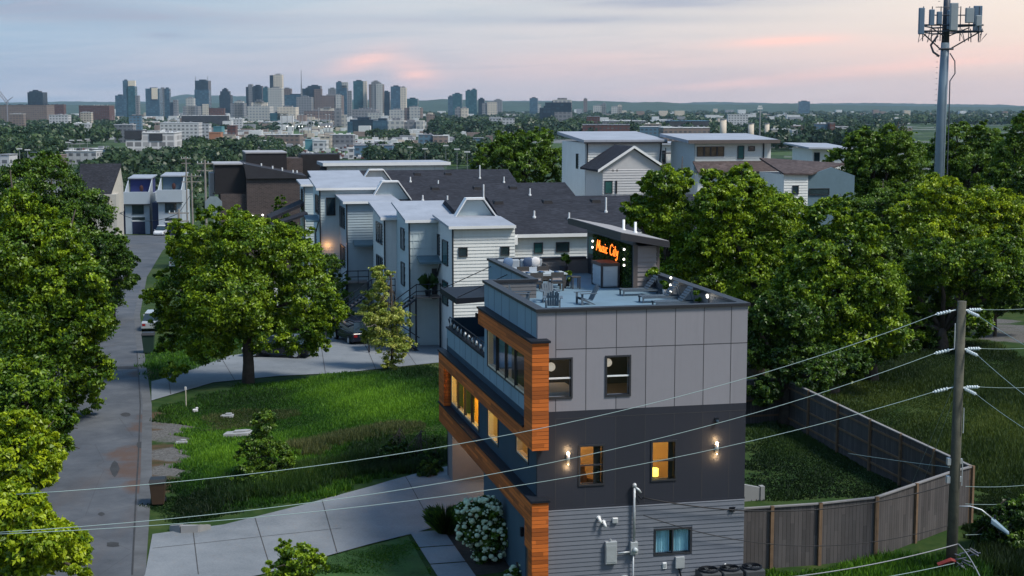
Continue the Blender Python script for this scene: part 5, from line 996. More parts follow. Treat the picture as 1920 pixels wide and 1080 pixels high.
# ---------------------------------------------------------------- cars
def car(px, py, rz, label, paint, suv=False, Y=None):
    b = G(px, py); t = thing('parked_car', label, 'car', b, rz, 'parked cars'); L, W, H0, H1 = (4.6, .92, .95, 1.72) if suv else (4.5, .88, .85, 1.42)
    def loft(pr, name, mt, bev):
        bm_ = MB(); n0 = len(pr)
        bm_.v = [(x, -w, z) for x, z, w in pr] + [(x, w, z) for x, z, w in pr]; bm_.f = [tuple(range(n0)), tuple(reversed(range(n0, 2 * n0)))] + [(i, i + n0, (i + 1) % n0 + n0, (i + 1) % n0) for i in range(n0)]
        bm_.f = [tuple(reversed(f)) for f in bm_.f]; return bm_.build(name, mt, t, bevel=bev)
    loft([(-L / 2, .3, W), (-L / 2, H0 - .1, W * .95), (-L / 2 + .1, H0, W * .93), (.9, H0 + .02, W * .97), (L / 2 - .35, H0 - .12, W * .93), (L / 2, H0 - .3, W * .88), (L / 2, .3, W * .95)], 'body', paint, .06)
    rb = -L / 2 + (.18 if suv else .55)
    loft([(rb - .15, H0 + .001, W * .9), (rb + (.12 if suv else .35), H1 - .07, W * .74), (.35, H1 - .07, W * .74), (1.2, H0 + .001, W * .9)], 'cabin_glass', M_PANE, .02)
    loft([(rb + (.08 if suv else .3), H1 - .068, W * .76), (rb + (.15 if suv else .4), H1, W * .72), (.3, H1, W * .72), (.42, H1 - .068, W * .76)], 'roof', paint, .02)
    for x in (-L / 2 + .85, L / 2 - .85):
        for s in (-1, 1):
            w = MB().tube([(x, s * (W - .2), .33), (x, s * (W + .01), .33)], .33, 16).build('wheel', mat('tyre', (.015, .015, .016), .8), t); MB().tube([(x, s * (W + .012), .33), (x, s * (W + .02), .33)], .2, 10).build('rim', M_STEEL, w)
    for s in (-1, 1):
        MB().box(L / 2 - .12, L / 2 + .01, s * W * .68 - .14, s * W * .68 + .14, H0 - .38, H0 - .24).build('headlight', M_PLASTIC, t); MB().box(-L / 2 - .012, -L / 2 + .1, s * W * .74 - .12, s * W * .74 + .12, H0 - .32, H0 - .15).build('tail_light', mat('tail_red', (.25, .01, .01), .3), t)
        MB().box(.85, 1.0, s * (W + .01), s * (W + .16), H0 + .0, H0 + .12).build('mirror', paint, t)
car(293, 616, R(97), 'silver parked car at the right edge of the road beyond the green bin', mat('silver_paint', (.42, .45, .48), .25, .04, metal=.3)); car(304, 441, R(-95), 'white parked car at the end of the road before the pale house', mat('white_car_paint', (.6, .62, .64), .25, .04), True)
car(523, 668, R(170), 'dark parked car under the round shade tree on the neighbours\' drive', mat('black_paint', (.012, .014, .018), .2, .1)); car(664, 640, R(115), 'dark parked pickup sized car beside the townhouse stairs', mat('dark_blue_paint', (.014, .018, .03), .2, .1), True); car(334, 500, R(98), 'white parked car glimpsed behind the round shade tree on the road', mat('white_car_paint', (.6, .62, .64)), True)
car(608, 585, R(75), 'pale parked car glimpsed through the leaves on the neighbours\' drive', mat('silver_paint', (.42, .45, .48)))
# ---------------------------------------------------------------- the row of white townhouses
M_TW = mat('white_lap_paint', (.62, .635, .62), .6, .06, .8, streak=.22); M_TB = mat('white_boards_cool_lit', (.44, .52, .54), .6, .06, .8, streak=.15); M_TG = mat('blue_grey_lap_paint', (.30, .37, .41), .6, .07, .8); M_SH = mat_shingle('dark_shingles', (.026, .028, .036)); M_ROOFW = mat('white_roof_membrane', (.28, .305, .35), .6, .15, .5, streak=.3); M_TRIM = mat('white_trim', (.66, .67, .67), .55, .05)  # bluish boards are white ones with cool left side light in their colour
def twin(par, axis, c, s0, s1, z0, z1, pane=None, cols=1, t=.06):
    w = MB(); e0, e1 = c - .11, c - .004; 
    def bx(M, a, b, p, q, k0=e0, k1=e1):
        if axis == 'u': M.box(a, b, k0, k1, p, q)
        else: M.box(k0, k1, a, b, p, q)
    bx(w, s0 - t, s1 + t, z0 - t, z0); bx(w, s0 - t, s1 + t, z1, z1 + t); bx(w, s0 - t, s0, z0, z1); bx(w, s1, s1 + t, z0, z1)
    for k in range(1, cols): s = s0 + (s1 - s0) * k / cols; bx(w, s - .09, s + .09, z0, z1)
    o = w.build('window', M_FRAME, par); g = MB(); bx(g, s0, s1, z0, z1, c - .075, c - .003); g.build('pane', pane or M_PANE, o); return o
def unit(t, u0, u1, v0, v1, z0, z1, wallm, camw=None, lapc=.22, dz=.7):
    """one stepped front: three walls, siding boards, a tilted white roof with trim"""
    MB().box(u0, u1, v0, v1, z0, z1).build('wall', wallm, t)
    MB().hexa([(u0, v0, z1 + .001), (u1, v0, z1 + .001), (u1, v1, z1 + .001), (u0, v1, z1 + .001)], [(u0, v0, z1 + .02), (u1, v0, z1 + .02), (u1, v1, z1 + dz), (u0, v1, z1 + dz)]).build('gable_wall', wallm, t)
    m = MB().lap((u0, v0, 0), (1, 0, 0), (0, -1, 0), (camw or u1 - u0), z0, z1, lapc, (), .04); m.lap((u0, v0, 0), (0, 1, 0), (-1, 0, 0), v1 - v0, z0, z1, lapc, (), .04); m.build('siding', wallm, t)
    q = .35; MB().hexa([(u0 - q, v0 - q, z1 + .03), (u1, v0 - q, z1 + .03), (u1, v1 + .1, z1 + dz + .03), (u0 - q, v1 + .1, z1 + dz + .03)], [(u0 - q, v0 - q, z1 + .17), (u1, v0 - q, z1 + .17), (u1, v1 + .1, z1 + dz + .17), (u0 - q, v1 + .1, z1 + dz + .17)]).build('roof', M_ROOFW, t)
    MB().box(u0 - q - .02, u1, v0 - q - .04, v0 - q - .003, z1 + .0, z1 + .18).build('fascia', M_TRIM, t)
    MB().tube([(u0 + .1 - .16, v0 - .08, z1), (u0 - .06, v0 - .08, z0)], .06, 6).build('downspout', M_FRAME, t)
def hood(t, u, v, z, w, d, h, wallm):   # raised open fronted roof hood
    MB().hexa([(u, v, z), (u + w, v, z), (u + w * .8, v + d, z + .1), (u + w * .2, v + d, z + .1)], [(u + w * .28, v + .02, z + h), (u + w * .68, v + .02, z + h), (u + w * .66, v + d, z + h), (u + w * .3, v + d, z + h)]).build('roof_hood', M_SH, t)
    MB().quad((u + .1, v - .012, z), (u + w - .1, v - .012, z), (u + w * .67, v - .012, z + h - .06), (u + w * .3, v - .012, z + h - .06)).build('hood_face', wallm, t)
    m = MB(); pts = [(u, z), (u + w * .28, z + h), (u + w * .68, z + h), (u + w, z)]
    for a, b in zip(pts, pts[1:]): m.hexa([(a[0], v - .5, a[1]), (b[0], v - .5, b[1]), (b[0], v + .3, b[1]), (a[0], v + .3, a[1])], [(a[0], v - .5, a[1] + .13), (b[0], v - .5, b[1] + .13), (b[0], v + .3, b[1] + .13), (a[0], v + .3, a[1] + .13)])
    m.build('hood_trim', M_TRIM, t)
def stairs(loc, rz, label, h0=3.4):
    t = thing('outdoor_stairs', label, 'staircase', loc, rz, 'dark stairs up to the townhouse doors'); wd = mat('stair_tread', (.20, .16, .14), .7, .2); st = mat('stair_steel', (.02, .025, .035), .5)
    m = MB(); n = 9
    for i in range(n): m.box(-2.9 + i * .27, -2.62 + i * .27, 0, 1.1, h0 * .5 + i * h0 * .5 / n, h0 * .5 + i * h0 * .5 / n + .05)
    for i in range(n): m.box(-.75 - i * .0 + 0 - i * .24, -.5 - i * .24, -1.3, -.2, h0 * .5 - (n - i) * h0 * .5 / n, h0 * .5 - (n - i) * h0 * .5 / n + .05)
    m.build('treads', wd, t)
    MB().box(-.5, 1.2, 0, 1.4, h0, h0 + .08).build('landing', wd, t); MB().box(-3.9, -2.9, -1.3, 1.1, h0 * .5 - .05, h0 * .5 + .03).build('landing', wd, t)
    m = MB(); z = lambda x: h0 * .5 + (x + 2.9) / 2.43 * h0 * .5
    m.tube([(-2.9, 0, h0 * .5), (-.47, 0, h0)], .07, 5).tube([(-2.9, 1.1, h0 * .5), (-.47, 1.1, h0)], .07, 5).tube([(-.5, -1.3, 0), (-2.9, -1.3, h0 * .5)], .07, 5).tube([(-.5, -.2, 0), (-2.9, -.2, h0 * .5)], .07, 5).build('stringer', st, t)
    m = MB()
    for dz in (.5, .95): m.tube([(-2.9, 0, h0 * .5 + dz), (-.47, 0, h0 + dz), (1.2, 0, h0 + dz)], .035, 5).tube([(-.5, -1.3, dz), (-2.9, -1.3, h0 * .5 + dz), (-3.9, -1.3, h0 * .5 + dz)], .035, 5)
    for x in (-2.9, -1.7, -.47, .4, 1.2): m.tube([(x, 0, min(z(x), h0)), (x, 0, min(z(x), h0) + 1)], .03, 5)
    m.build('railing', st, t)
    for x, y in ((-.5, 0), (1.15, 0), (-3.85, -1.25), (-2.9, 1.05)): MB().box(x - .06, x + .06, y - .06, y + .06, 0, h0 if x > -1 else h0 * .5).build('post', st, t)
    return t
def block(o, Y, label, fronts, eave, ridge, u1, hoods, roof0, gables=None, vents=()):
    p = P(o[0], o[1], Y); z0 = -3.0; t = thing('townhouse', label, 'townhouse', (p.x, p.y, 0), AZ, 'white townhouses in the row'); dv = 16.0
    for f in fronts: unit(t, *f)
    mu = roof0
    MB().box(mu, u1, 1.0, dv, z0, eave).build('wall', M_TW, t); MB().lap((mu, 1.0, 0), (1, 0, 0), (0, -1, 0), u1 - mu, z0, eave, .22, (), .04).build('siding', M_TW, t)
    prof = [(.55, eave + .02), (8.5, ridge), (16.6, eave), (16.6, eave + .16), (8.5, ridge + .18), (.55, eave + .18)]
    MB().ext(prof, mu - .1, u1 + .3, 'x').build('roof', M_SH, t); MB().ext([(1.0, eave), (16, eave), (8.5, ridge - .02)], u1 - .15, u1, 'x').build('gable_wall', M_TW, t)
    MB().hexa([(1.3, 3.2, eave - .3), (mu + .2, 3.2, eave - .3), (mu + .2, dv, eave - .3), (1.3, dv, eave - .3)], [(1.3, 6.8, ridge - .55), (mu + .2, 6.8, ridge - .55), (mu + .2, 10.2, ridge - .1), (1.3, 10.2, ridge - .1)]).build('front_roof', M_SH, t)
    MB().box(mu, u1 + .3, .5, .545, eave - .02, eave + .2).build('gutter', M_TRIM, t)
    for h in hoods: hood(t, *h)
    rr = random.Random(int(Y))
    for j, (u, v, hh) in enumerate(vents): zz = eave + .15 + (ridge - eave) * (v - .55) / 7.95; MB().lathe([(.12, zz - .1), (.12, zz + .12), (.06, zz + .14), (.06, zz + hh)], (u, v), 8).build('vent_pipe', M_PLASTIC, t)
    for u in (1.5, 4.5, 8, 11.5, 14.5):
        if mu < u < u1: v = 7.2; zz = eave + .18 + (ridge - eave) * (v - .55) / 7.95; MB().hexa([(u - .35, v - .4, zz - .12), (u + .35, v - .4, zz - .12), (u + .35, v + .4, zz + .05), (u - .35, v + .4, zz + .05)], [(u - .28, v - .34, zz + .12), (u + .28, v - .34, zz + .12), (u + .28, v + .3, zz + .16), (u - .28, v + .3, zz + .16)]).build('roof_vent', mat('roof_vent_black', (.012, .012, .015), .7), t)
    return t
Z0 = -3.0
b1 = block((850, 425), 97, 'nearest white townhouse, whose blank end wall faces the camera beside the roof deck', [(0, 4.05, 0, 5.7, Z0, 8.75, M_TW, None, .22, .35), (-1.92, 5.6, 5.7, 11.75, Z0, 8.75, M_TB, 1.92, .5, .85), (-2.75, 3.4, 11.75, 18.0, Z0, 8.5, M_TW, .83, .22, .75)], 8.05, 10.05, 21, [(.9, 4.9, 8.95, 3.0, 1.3, 1.35, M_TB)], 4.05, vents=((8.6, 3.4, .5), (11.6, 4.8, 1.05), (6.3, 3.9, .5), (13.5, 2.2, .4)))
twin(b1, 'v', 0, 1.75, 3.6, 6.2, 7.7, M_PANE_T); twin(b1, 'v', 0, 1.8, 3.6, 3.55, 5.0, M_PANE_T); twin(b1, 'v', 0, 4.9, 5.45, 6.6, 7.9)
twin(b1, 'u', 0, .38, .85, 7.0, 7.48); twin(b1, 'u', 0, 3.15, 3.62, 7.02, 7.5); twin(b1, 'u', 1.0, 5.6, 6.1, 7.0, 7.6, M_PANE_T); twin(b1, 'u', 1.0, 7.1, 7.9, 7.05, 7.6)
MB().box(4.0, 4.32, .3, .98, 7.6, 8.1).build('eave_return', M_TRIM, b1); MB().tube([(4.2, .9, 8.0), (4.15, .95, 7.6), (4.15, .95, Z0)], .06, 6).build('downspout', M_FRAME, b1)
twin(b1, 'v', -1.92, 7.9, 9.3, 6.7, 8.1); twin(b1, 'v', -1.92, 7.9, 9.3, 4.2, 5.7)
for z in (6.65, 4.2): twin(b1, 'v', -2.75, 13.0, 15.9, z, z + 1.4, None, 3)
for u in np.arange(-1.7, 0, .42): MB().box(u - .02, u + .02, 5.655, 5.668, Z0, 8.7).build('batten', M_TB, b1)
b2 = block((651, 376), 114.8, 'middle townhouse of the row with blue grey lap siding in front', [(0, 4.0, 0, 5.3, Z0, 9.2, M_TG, None, .2, .25), (-1.5, 4.2, 5.3, 10.9, Z0, 9.95, M_TB, 1.5, .22, .55)], 7.9, 10.0, 19, [(2.4, 4.7, 9.1, 3.2, 1.5, 1.45, M_TB)], 4.0, vents=((6.5, 4.2, .5), (8.4, 3.7, .6), (11.5, 4.5, 1.2), (15.5, 5.2, .6)))
for z in (7.2, 4.2): twin(b2, 'v', 0, 1.5, 4.4, z, z + 1.5, None, 3)
twin(b2, 'u', 5.3, -1.0, -.4, 8.0, 9.3); twin(b2, 'v', -1.5, 6.4, 8.6, 8.0, 9.4)
b3 = block((570, 330), 137.0, 'furthest white townhouse of the row, next to the brick building', [(-.1, 2.0, -1.5, 3.0, Z0, 9.4, M_TB, None, .22, .25), (1.4, 6, 1.0, 8.0, Z0, 9.3, M_TW, 2.6, .22, .9)], 7.9, 10.15, 20.5, [(5.5, 4.5, 9.0, 3.4, 1.5, 1.5, M_TW)], 4.6, vents=((7, 3.6, .5), (10.5, 5, .5), (17.4, 5.8, 1.3), (13, 4, .5), (19.5, 4.5, .6)))
twin(b3, 'v', -.1, 0, 1.3, 7.2, 9.0); twin(b3, 'u', 1.0, 2.9, 3.5, 7.4, 8.7)
p = P(612, 303, 160); t = thing('townhouse', 'long pale parapet wall of a townhouse behind the dark shingle roofs', 'townhouse', (p.x, p.y, 0), AZ, 'white townhouses in the row'); MB().box(0, 12.6, 0, 6, -5, p.z - .5).build('wall', M_TW, t)
m = MB()
for k in range(1, 12): m.box(k * 1.05 - .02, k * 1.05 + .02, -.02, -.003, 5, p.z - .5)
m.build('batten', M_TB, t); MB().box(-.4, 13.2, -.5, 6.4, p.z - .495, p.z - .15).build('roof', M_ROOFW, t); MB().box(-.42, 13.22, -.54, -.503, p.z - .45, p.z - .12).build('fascia', M_TRIM, t); MB().ext([(-1.2, p.z - 2.8), (0, p.z - .6), (0, p.z - 2.8)], -.2, 5, 'y').build('side_roof', M_SH, t)
# porch canopies, lit doors and stairs of the row
def canopy(par, u0, u1, v0, v1, z):
    MB().hexa([(u0, v0, z), (u1, v0, z), (u1, v1, z + .3), (u0, v1, z + .3)], [(u0, v0, z + .14), (u1, v0, z + .14), (u1, v1, z + .44), (u0, v1, z + .44)]).build('canopy', mat('canopy_blue_grey', (.10, .16, .19), .6), par); MB().tube([(u1 - .1, v0 + .1, z), (u1 - .1, v1, z - .9)], .05, 5).build('canopy_brace', M_FRAME, par)
canopy(b1, -1.5, .0, 4.2, 5.6, 6.05); MB().box(-.45, -.1, 5.60, 5.652, 3.5, 5.6).build('door', M_FRAME, b1); point('porch_light', b1.matrix_world @ Vector((0, 0, 0)) + UD * -.55 + VD * 5.1 + Vector((0, 0, 5.5)), (1, .48, .12), 18, .06)
canopy(b2, 2.0 - 1.6, 2.6, -1.0, -.05, 6.0); canopy(b2, -2.6, -1.55, 5.6, 7.6, 7.4); MB().box(-1.6, -1.52, 8.8, 9.6, 4.4, 6.6).build('door', M_FRAME, b2); point('porch_light', Vector(b2.location) + UD * -1.0 + VD * 4.9 + Vector((0, 0, 5.6)), (1, .42, .14), 9, .06)
MB().ext([(-3.2, 6.6), (0, 8.0), (0, 7.7), (-3.2, 6.4)], -1.4, 3.0, 'y').build('porch_roof', M_SH, b3); MB().hexa([(-3.2, -4.4, 6.0), (-.1, -4.4, 7.0), (-.1, -1.5, 7.0), (-3.2, -1.5, 6.0)], [(-3.2, -4.4, 6.2), (-.1, -4.4, 7.2), (-.1, -1.5, 7.2), (-3.2, -1.5, 6.2)]).build('porch_roof', M_SH, b3)
for v in (-4.2, -1.6): MB().box(-3.0, -2.85, v, v + .15, -1, 6.1).build('porch_post', M_TRIM, b3)
def atH(root, u, v, z): return Vector((root.location.x, root.location.y, 0)) + UD * u + VD * v + Vector((0, 0, z))
s1 = stairs(atH(b1, -1.3, 4.1, gz(101)), AZ, 'dark steel stairs with pale treads up to the lit porch of the nearest townhouse')
s2 = dup(s1, atH(b1, -3.6, 9.5, gz(106)), AZ, 'dark steel stairs between the birch and the dark pickup'); s3 = dup(s1, atH(b2, .2, -1.3, gz(113)), AZ, 'dark steel stairs under the canopy of the blue grey townhouse')
def pot2(loc, lab):
    t = thing('porch_palm', lab, 'potted plant', loc); MB().lathe([(.16, 0), (.22, .4), (.2, .4)], (0, 0), 10).build('pot', M_BLACK, t); n = 60; rs = np.random.RandomState(1); a = rs.uniform(0, 6.28, n); q = []
    for i in range(n): r = .35 + .5 * rs.rand(); h = .9 + .7 * rs.rand(); d = np.array([np.cos(a[i]), np.sin(a[i]), 0]); s = np.array([-d[1], d[0], 0]) * .04; q += [np.array([0, 0, .4]) - s, np.array([0, 0, .4]) + s, d * r * .6 + s + np.array([0, 0, h]), d * r + np.array([0, 0, h * .8])]
    raw_mesh('fronds', np.array(q), 4, np.full(n, .4), LEAF['deep'], t)
pot2(atH(b1, -.9, 4.6, gz(101) + 3.5), 'spiky potted palm on the lit porch landing')
# ---------------------------------------------------------------- other houses
def house(name, label, px, py, Y, cat='house', rz=AZ): p = P(px, py, Y); return thing(name, label, cat, (p.x, p.y, 0), rz), p.z
# white house behind the dark treetop
t, zt_ = house('white_house', 'tall white house with a flat pale roof behind a grey gabled wing', 1098, 268, 150)
MB().box(0, 7.9, 0, 9, -5, zt_).build('wall', M_TW, t); MB().lap((0, 0, 0), (1, 0, 0), (0, -1, 0), 7.9, 2, zt_, .25, (), .055).lap((0, 0, 0), (0, 1, 0), (-1, 0, 0), 9, 2, zt_, .25, (), .055).build('siding', M_TW, t)
MB().hexa([(-.3, -.5, zt_ + .005), (8.3, -.5, zt_ + .005), (8.3, 10, zt_ + .65), (-.3, 10, zt_ + .65)], [(-.3, -.5, zt_ + .3), (8.3, -.5, zt_ + .3), (8.3, 10, zt_ + .95), (-.3, 10, zt_ + .95)]).build('roof', M_ROOFW, t); MB().box(-.32, 8.3, -.56, -.503, zt_ - .05, zt_ + .1).build('gutter', M_FRAME, t)
for q in ((2.6, 3.2, zt_ - 2.6, zt_ - 1.2), (4.6, 5.2, zt_ - 6.6, zt_ - 5.2), (7.2, 7.8, zt_ - 5.6, zt_ - 4.8)): twin(t, 'v', 0, *q)
MB().tube([(.15, -.12, zt_), (.15, -.12, 0)], .07, 6).build('downspout', M_FRAME, t); MB().tube([(7.8, -.12, zt_), (7.6, -.12, zt_ - 2.5)], .07, 6).build('downspout', M_FRAME, t)
t, zt_ = house('gabled_house', 'grey gabled wing with dark shingles in front of the tall white house', 1130, 318, 143)
gw = 6.0; rz_ = zt_ + 2.0; mg = mat('pale_grey_lap', (.42, .42, .43), .6, .06)
MB().box(0, gw, 0, 6, -5, zt_).build('wall', mg, t); MB().ext([(0, zt_ + .002), (gw, zt_ + .002), (gw / 2, rz_ - .1)], 0, .2).build('gable_wall', mg, t); MB().lap((0, 0, 0), (1, 0, 0), (0, -1, 0), gw, 2, zt_, .25, (), .055).build('siding', mg, t)
MB().ext([(-.5, zt_ - .2), (gw / 2, rz_), (gw + .5, zt_ - .2), (gw + .5, zt_ - .02), (gw / 2, rz_ + .18), (-.5, zt_ - .02)], -.3, 6.2).build('roof', M_SH, t)
m = MB()
for a, b in (((-.55, zt_ - .25), (gw / 2, rz_ + .0)), ((gw / 2, rz_ + .0), (gw + .55, zt_ - .25))): m.hexa([(a[0], -.38, a[1]), (b[0], -.38, b[1]), (b[0], -.305, b[1]), (a[0], -.305, a[1])], [(a[0], -.38, a[1] + .25), (b[0], -.38, b[1] + .25), (b[0], -.305, b[1] + .25), (a[0], -.305, a[1] + .25)])
m.build('barge_board', M_TRIM, t); twin(t, 'u', 0, .25, .9, zt_ - 2.2, zt_ - 1.1, M_PANE_T); MB().tube([(1.0, -.03, zt_ - .1), (1.0, .0, zt_ - .1)], .12, 8).tube([(1.4, -.03, zt_ - .1), (1.4, .0, zt_ - .1)], .12, 8).build('vent', M_FRAME, t)
twin(t, 'u', 0, -.0 + 1.3, 1.35, zt_ - 2.2, zt_ - 1.1)
t, zt_ = house('white_house', 'wide pale house with a broad flat roof and a strip window', 1303, 268, 146)
mgl = mat('pale_grey_green_lap', (.50, .53, .52), .6, .06); wl = 7.4
MB().box(0, wl, 0, 7, -5, zt_).build('wall', mgl, t); MB().lap((0, 0, 0), (1, 0, 0), (0, -1, 0), wl, zt_ - 2.2, zt_, .22, (), .03).build('siding', mgl, t); MB().box(0, 8.6, -.9, 0, -5, zt_ - 2.9).build('lower_wall', M_TW, t)
MB().lap((0, 0, 0), (0, 1, 0), (-1, 0, 0), 7, zt_ - 4, zt_, .25, (), .055).build('siding', M_TB, t); MB().hexa([(-.9, -.7, zt_ + .005), (wl + 1, -.7, zt_ + .005), (wl + 1, 8, zt_ + .45), (-.9, 8, zt_ + .45)], [(-.9, -.7, zt_ + .28), (wl + 1, -.7, zt_ + .28), (wl + 1, 8, zt_ + .75), (-.9, 8, zt_ + .75)]).build('roof', M_ROOFW, t); MB().box(-.92, wl + 1.02, -.78, -.703, zt_ - .05, zt_ + .3).build('fascia', mat('trim_brown', (.10, .085, .08)), t)
w = twin(t, 'u', 0, .25, 2.9, zt_ - 1.25, zt_ - .4, mat('strip_window', (.10, .075, .05), .1, .6, 1.5), 4); MB().box(.08, 3.08, -.06, -.052, zt_ - 1.42, zt_ - 1.3).box(.08, 3.08, -.06, -.052, zt_ - .35, zt_ - .23).build('surround', M_TRIM, w); twin(t, 'u', 0, 4.4, 4.95, zt_ - 1.5, zt_ - .35, M_PANE_T); twin(t, 'u', 0, 5.5, 6.05, zt_ - .75, zt_ - .4)
MB().hexa([(-.2, -1.5, zt_ - 2.85), (9.3, -1.5, zt_ - 2.85), (9.3, -.02, zt_ - 1.9), (-.2, -.02, zt_ - 1.9)], [(-.2, -1.5, zt_ - 2.7), (9.3, -1.5, zt_ - 2.7), (9.3, -.02, zt_ - 1.75), (-.2, -.02, zt_ - 1.75)]).build('skirt_roof', mat_shingle('brown_shingles', (.075, .06, .06)), t); MB().tube([(wl - .4, -.1, zt_), (wl - .4, -.1, zt_ - 2)], .07, 6).build('downspout', M_FRAME, t)
MB().box(wl + .01, wl + .6, .5, 6, zt_ - 2.5, zt_ - .1).build('side_wall', M_TW, t)
t, zt_ = house('dark_roofed_house', 'low house with brown shingles, white front and dark blue end wall', 1470, 325, 140)
MB().box(0, 2.4, 0, 6, -5, zt_ - .1).build('wall', M_TW, t); MB().box(2.4, 7.2, .3, 6, -5, zt_ - .3).build('side_wall', mat('slate_blue_boards', (.10, .16, .20), .6, .08), t); MB().lap((0, 0, 0), (1, 0, 0), (0, -1, 0), 2.38, 0, zt_ - .1, .25, (), .055).build('siding', M_TW, t)
MB().hexa([(-.2, -.3, zt_ - .1), (2.5, -.3, zt_ - .2), (7.4, 3, zt_ + .6), (-.2, 5.5, zt_ + 1.1)], [(-.2, -.3, zt_ + .06), (2.5, -.3, zt_ - .04), (7.4, 3, zt_ + .76), (-.2, 5.5, zt_ + 1.26)]).build('roof', mat_shingle('brown_shingles2', (.075, .06, .06)), t); MB().ext([(2.4, zt_ - .298), (7.2, zt_ - .298), (4.9, zt_ + .5)], .3, .5).build('gable_wall', mat('slate_blue_boards', (.1, .16, .2)), t)
twin(t, 'u', 0, .9, 1.4, zt_ - 1.9, zt_ - 1.2); twin(t, 'u', .3, 2.7, 4.6, zt_ - 2.0, zt_ - 1.5); twin(t, 'u', .3, 5.4, 6.4, zt_ - 3.2, zt_ - 2.5)
t, zt_ = house('white_house', 'small white box house with thin flat roof half behind the dark right tree', 1523, 279, 185); MB().box(0, 4.5, 0, 6, -8, zt_).build('wall', M_TW, t); MB().hexa([(-.8, -.8, zt_ + .003), (5, -.8, zt_ - .1), (5, 7, zt_ + .3), (-.8, 7, zt_ + .4)], [(-.8, -.8, zt_ + .2), (5, -.8, zt_ + .1), (5, 7, zt_ + .5), (-.8, 7, zt_ + .6)]).build('roof', M_ROOFW, t); twin(t, 'u', 0, .3, .9, zt_ - 1.6, zt_ - .5)
t, zt_ = house('white_house', 'low pale house with a dark timber balcony between the two white houses', 1215, 272, 175); MB().box(0, 5, 0, 6, -6, zt_).build('wall', M_TW, t); MB().box(-.3, 5.3, -.4, 6.2, zt_ + .003, zt_ + .25).build('roof', M_ROOFW, t); m = MB()
for k in range(6): m.box(.2 + k * .85, .3 + k * .85, -.6, -.5, zt_ - 3, zt_ - .3)
m.box(0, 5, -.62, -.48, zt_ - 1.0, zt_ - .85).box(0, 5, -.62, -.48, zt_ - 2.2, zt_ - 2.05).build('balcony', M_FRAME, t); twin(t, 'u', 0, 1, 2, zt_ - 2, zt_ - .7)
# brick building with black upper floors
t, zt_ = house('brick_building', 'dark brick building with black metal upper storeys and a sloping roof', 462, 335, 178)
MBR = mat_brick('brown_brick', (.06, .047, .047), (.095, .072, .068), (.15, .14, .135), 1.0); MBK = mat('black_metal_siding', (.018, .017, .02), .6, .15)
MB().box(0, 6.8, 0, 9, -6, zt_).build('wall', MBR, t); MB().box(-3.0, -.003, .6, 9, -6, zt_ - 1.8).build('wall', MBR, t); MB().box(-3.6, -.05, 1.2, 8, zt_ - 1.7, zt_ + 1.6).build('upper_wall', MBK, t)
MB().hexa([(-.02, -.3, zt_ + .003), (7, -.3, zt_ + .003), (7, 9, zt_ + .1), (-.02, 9, zt_ + .1)], [(-.3, -.3, zt_ + 1.75), (7, -.3, zt_ + .25), (7, 9, zt_ + .4), (-.3, 9, zt_ + 1.9)]).build('roof', mat('black_roofing', (.03, .03, .036), .6, .15), t); MB().box(-3.7, 0, 1.0, 8.2, zt_ + 1.603, zt_ + 1.75).build('roof_edge', mat('pale_edge', (.3, .3, .31), .6), t)
MB().box(.3, 5.2, 6, 14, zt_ - 1, zt_ + 2.75).build('rear_block', MBK, t); MB().box(.25, 5.25, 5.9, 14, zt_ + 2.753, zt_ + 2.9).build('roof_edge', mat('pale_edge', (.3, .3, .31)), t); MB().box(5.22, 7.2, 7, 12, zt_ - 1, zt_ + 2.1).build('rear_wing', MBR, t); MB().box(7.21, 12, 9, 13, zt_ - 1, zt_ + 2.5).build('rear_wing', MBK, t)
MB().box(-3.9, -.4, .9, 1.1, zt_ - 1.85, zt_ - 1.7).build('balcony_slab', MBK, t); MB().box(-4.2, -3.65, 2, 6, zt_ - 3, zt_ + .6).build('side_wing', mat('grey_brick', (.3, .28, .28), .8), t)
for u, v in ((3.2, 2), (4.4, 3), (4.3, 1.5), (5.6, 2), (2.0, 4), (6.2, 3.5)): zz = zt_ + 1.75 - 1.5 * (u + .3) / 7.3; MB().lathe([(.09, zz - .2), (.09, zz + .35)], (u, v), 7).build('vent_pipe', M_PLASTIC, t)
for u in (.6, 1.8): MB().ball((u, -.08, zt_ - 4.3), .11, 8, 6).build('wall_light', emit('white_wall_light', (1, .95, .9), 2.5), t)
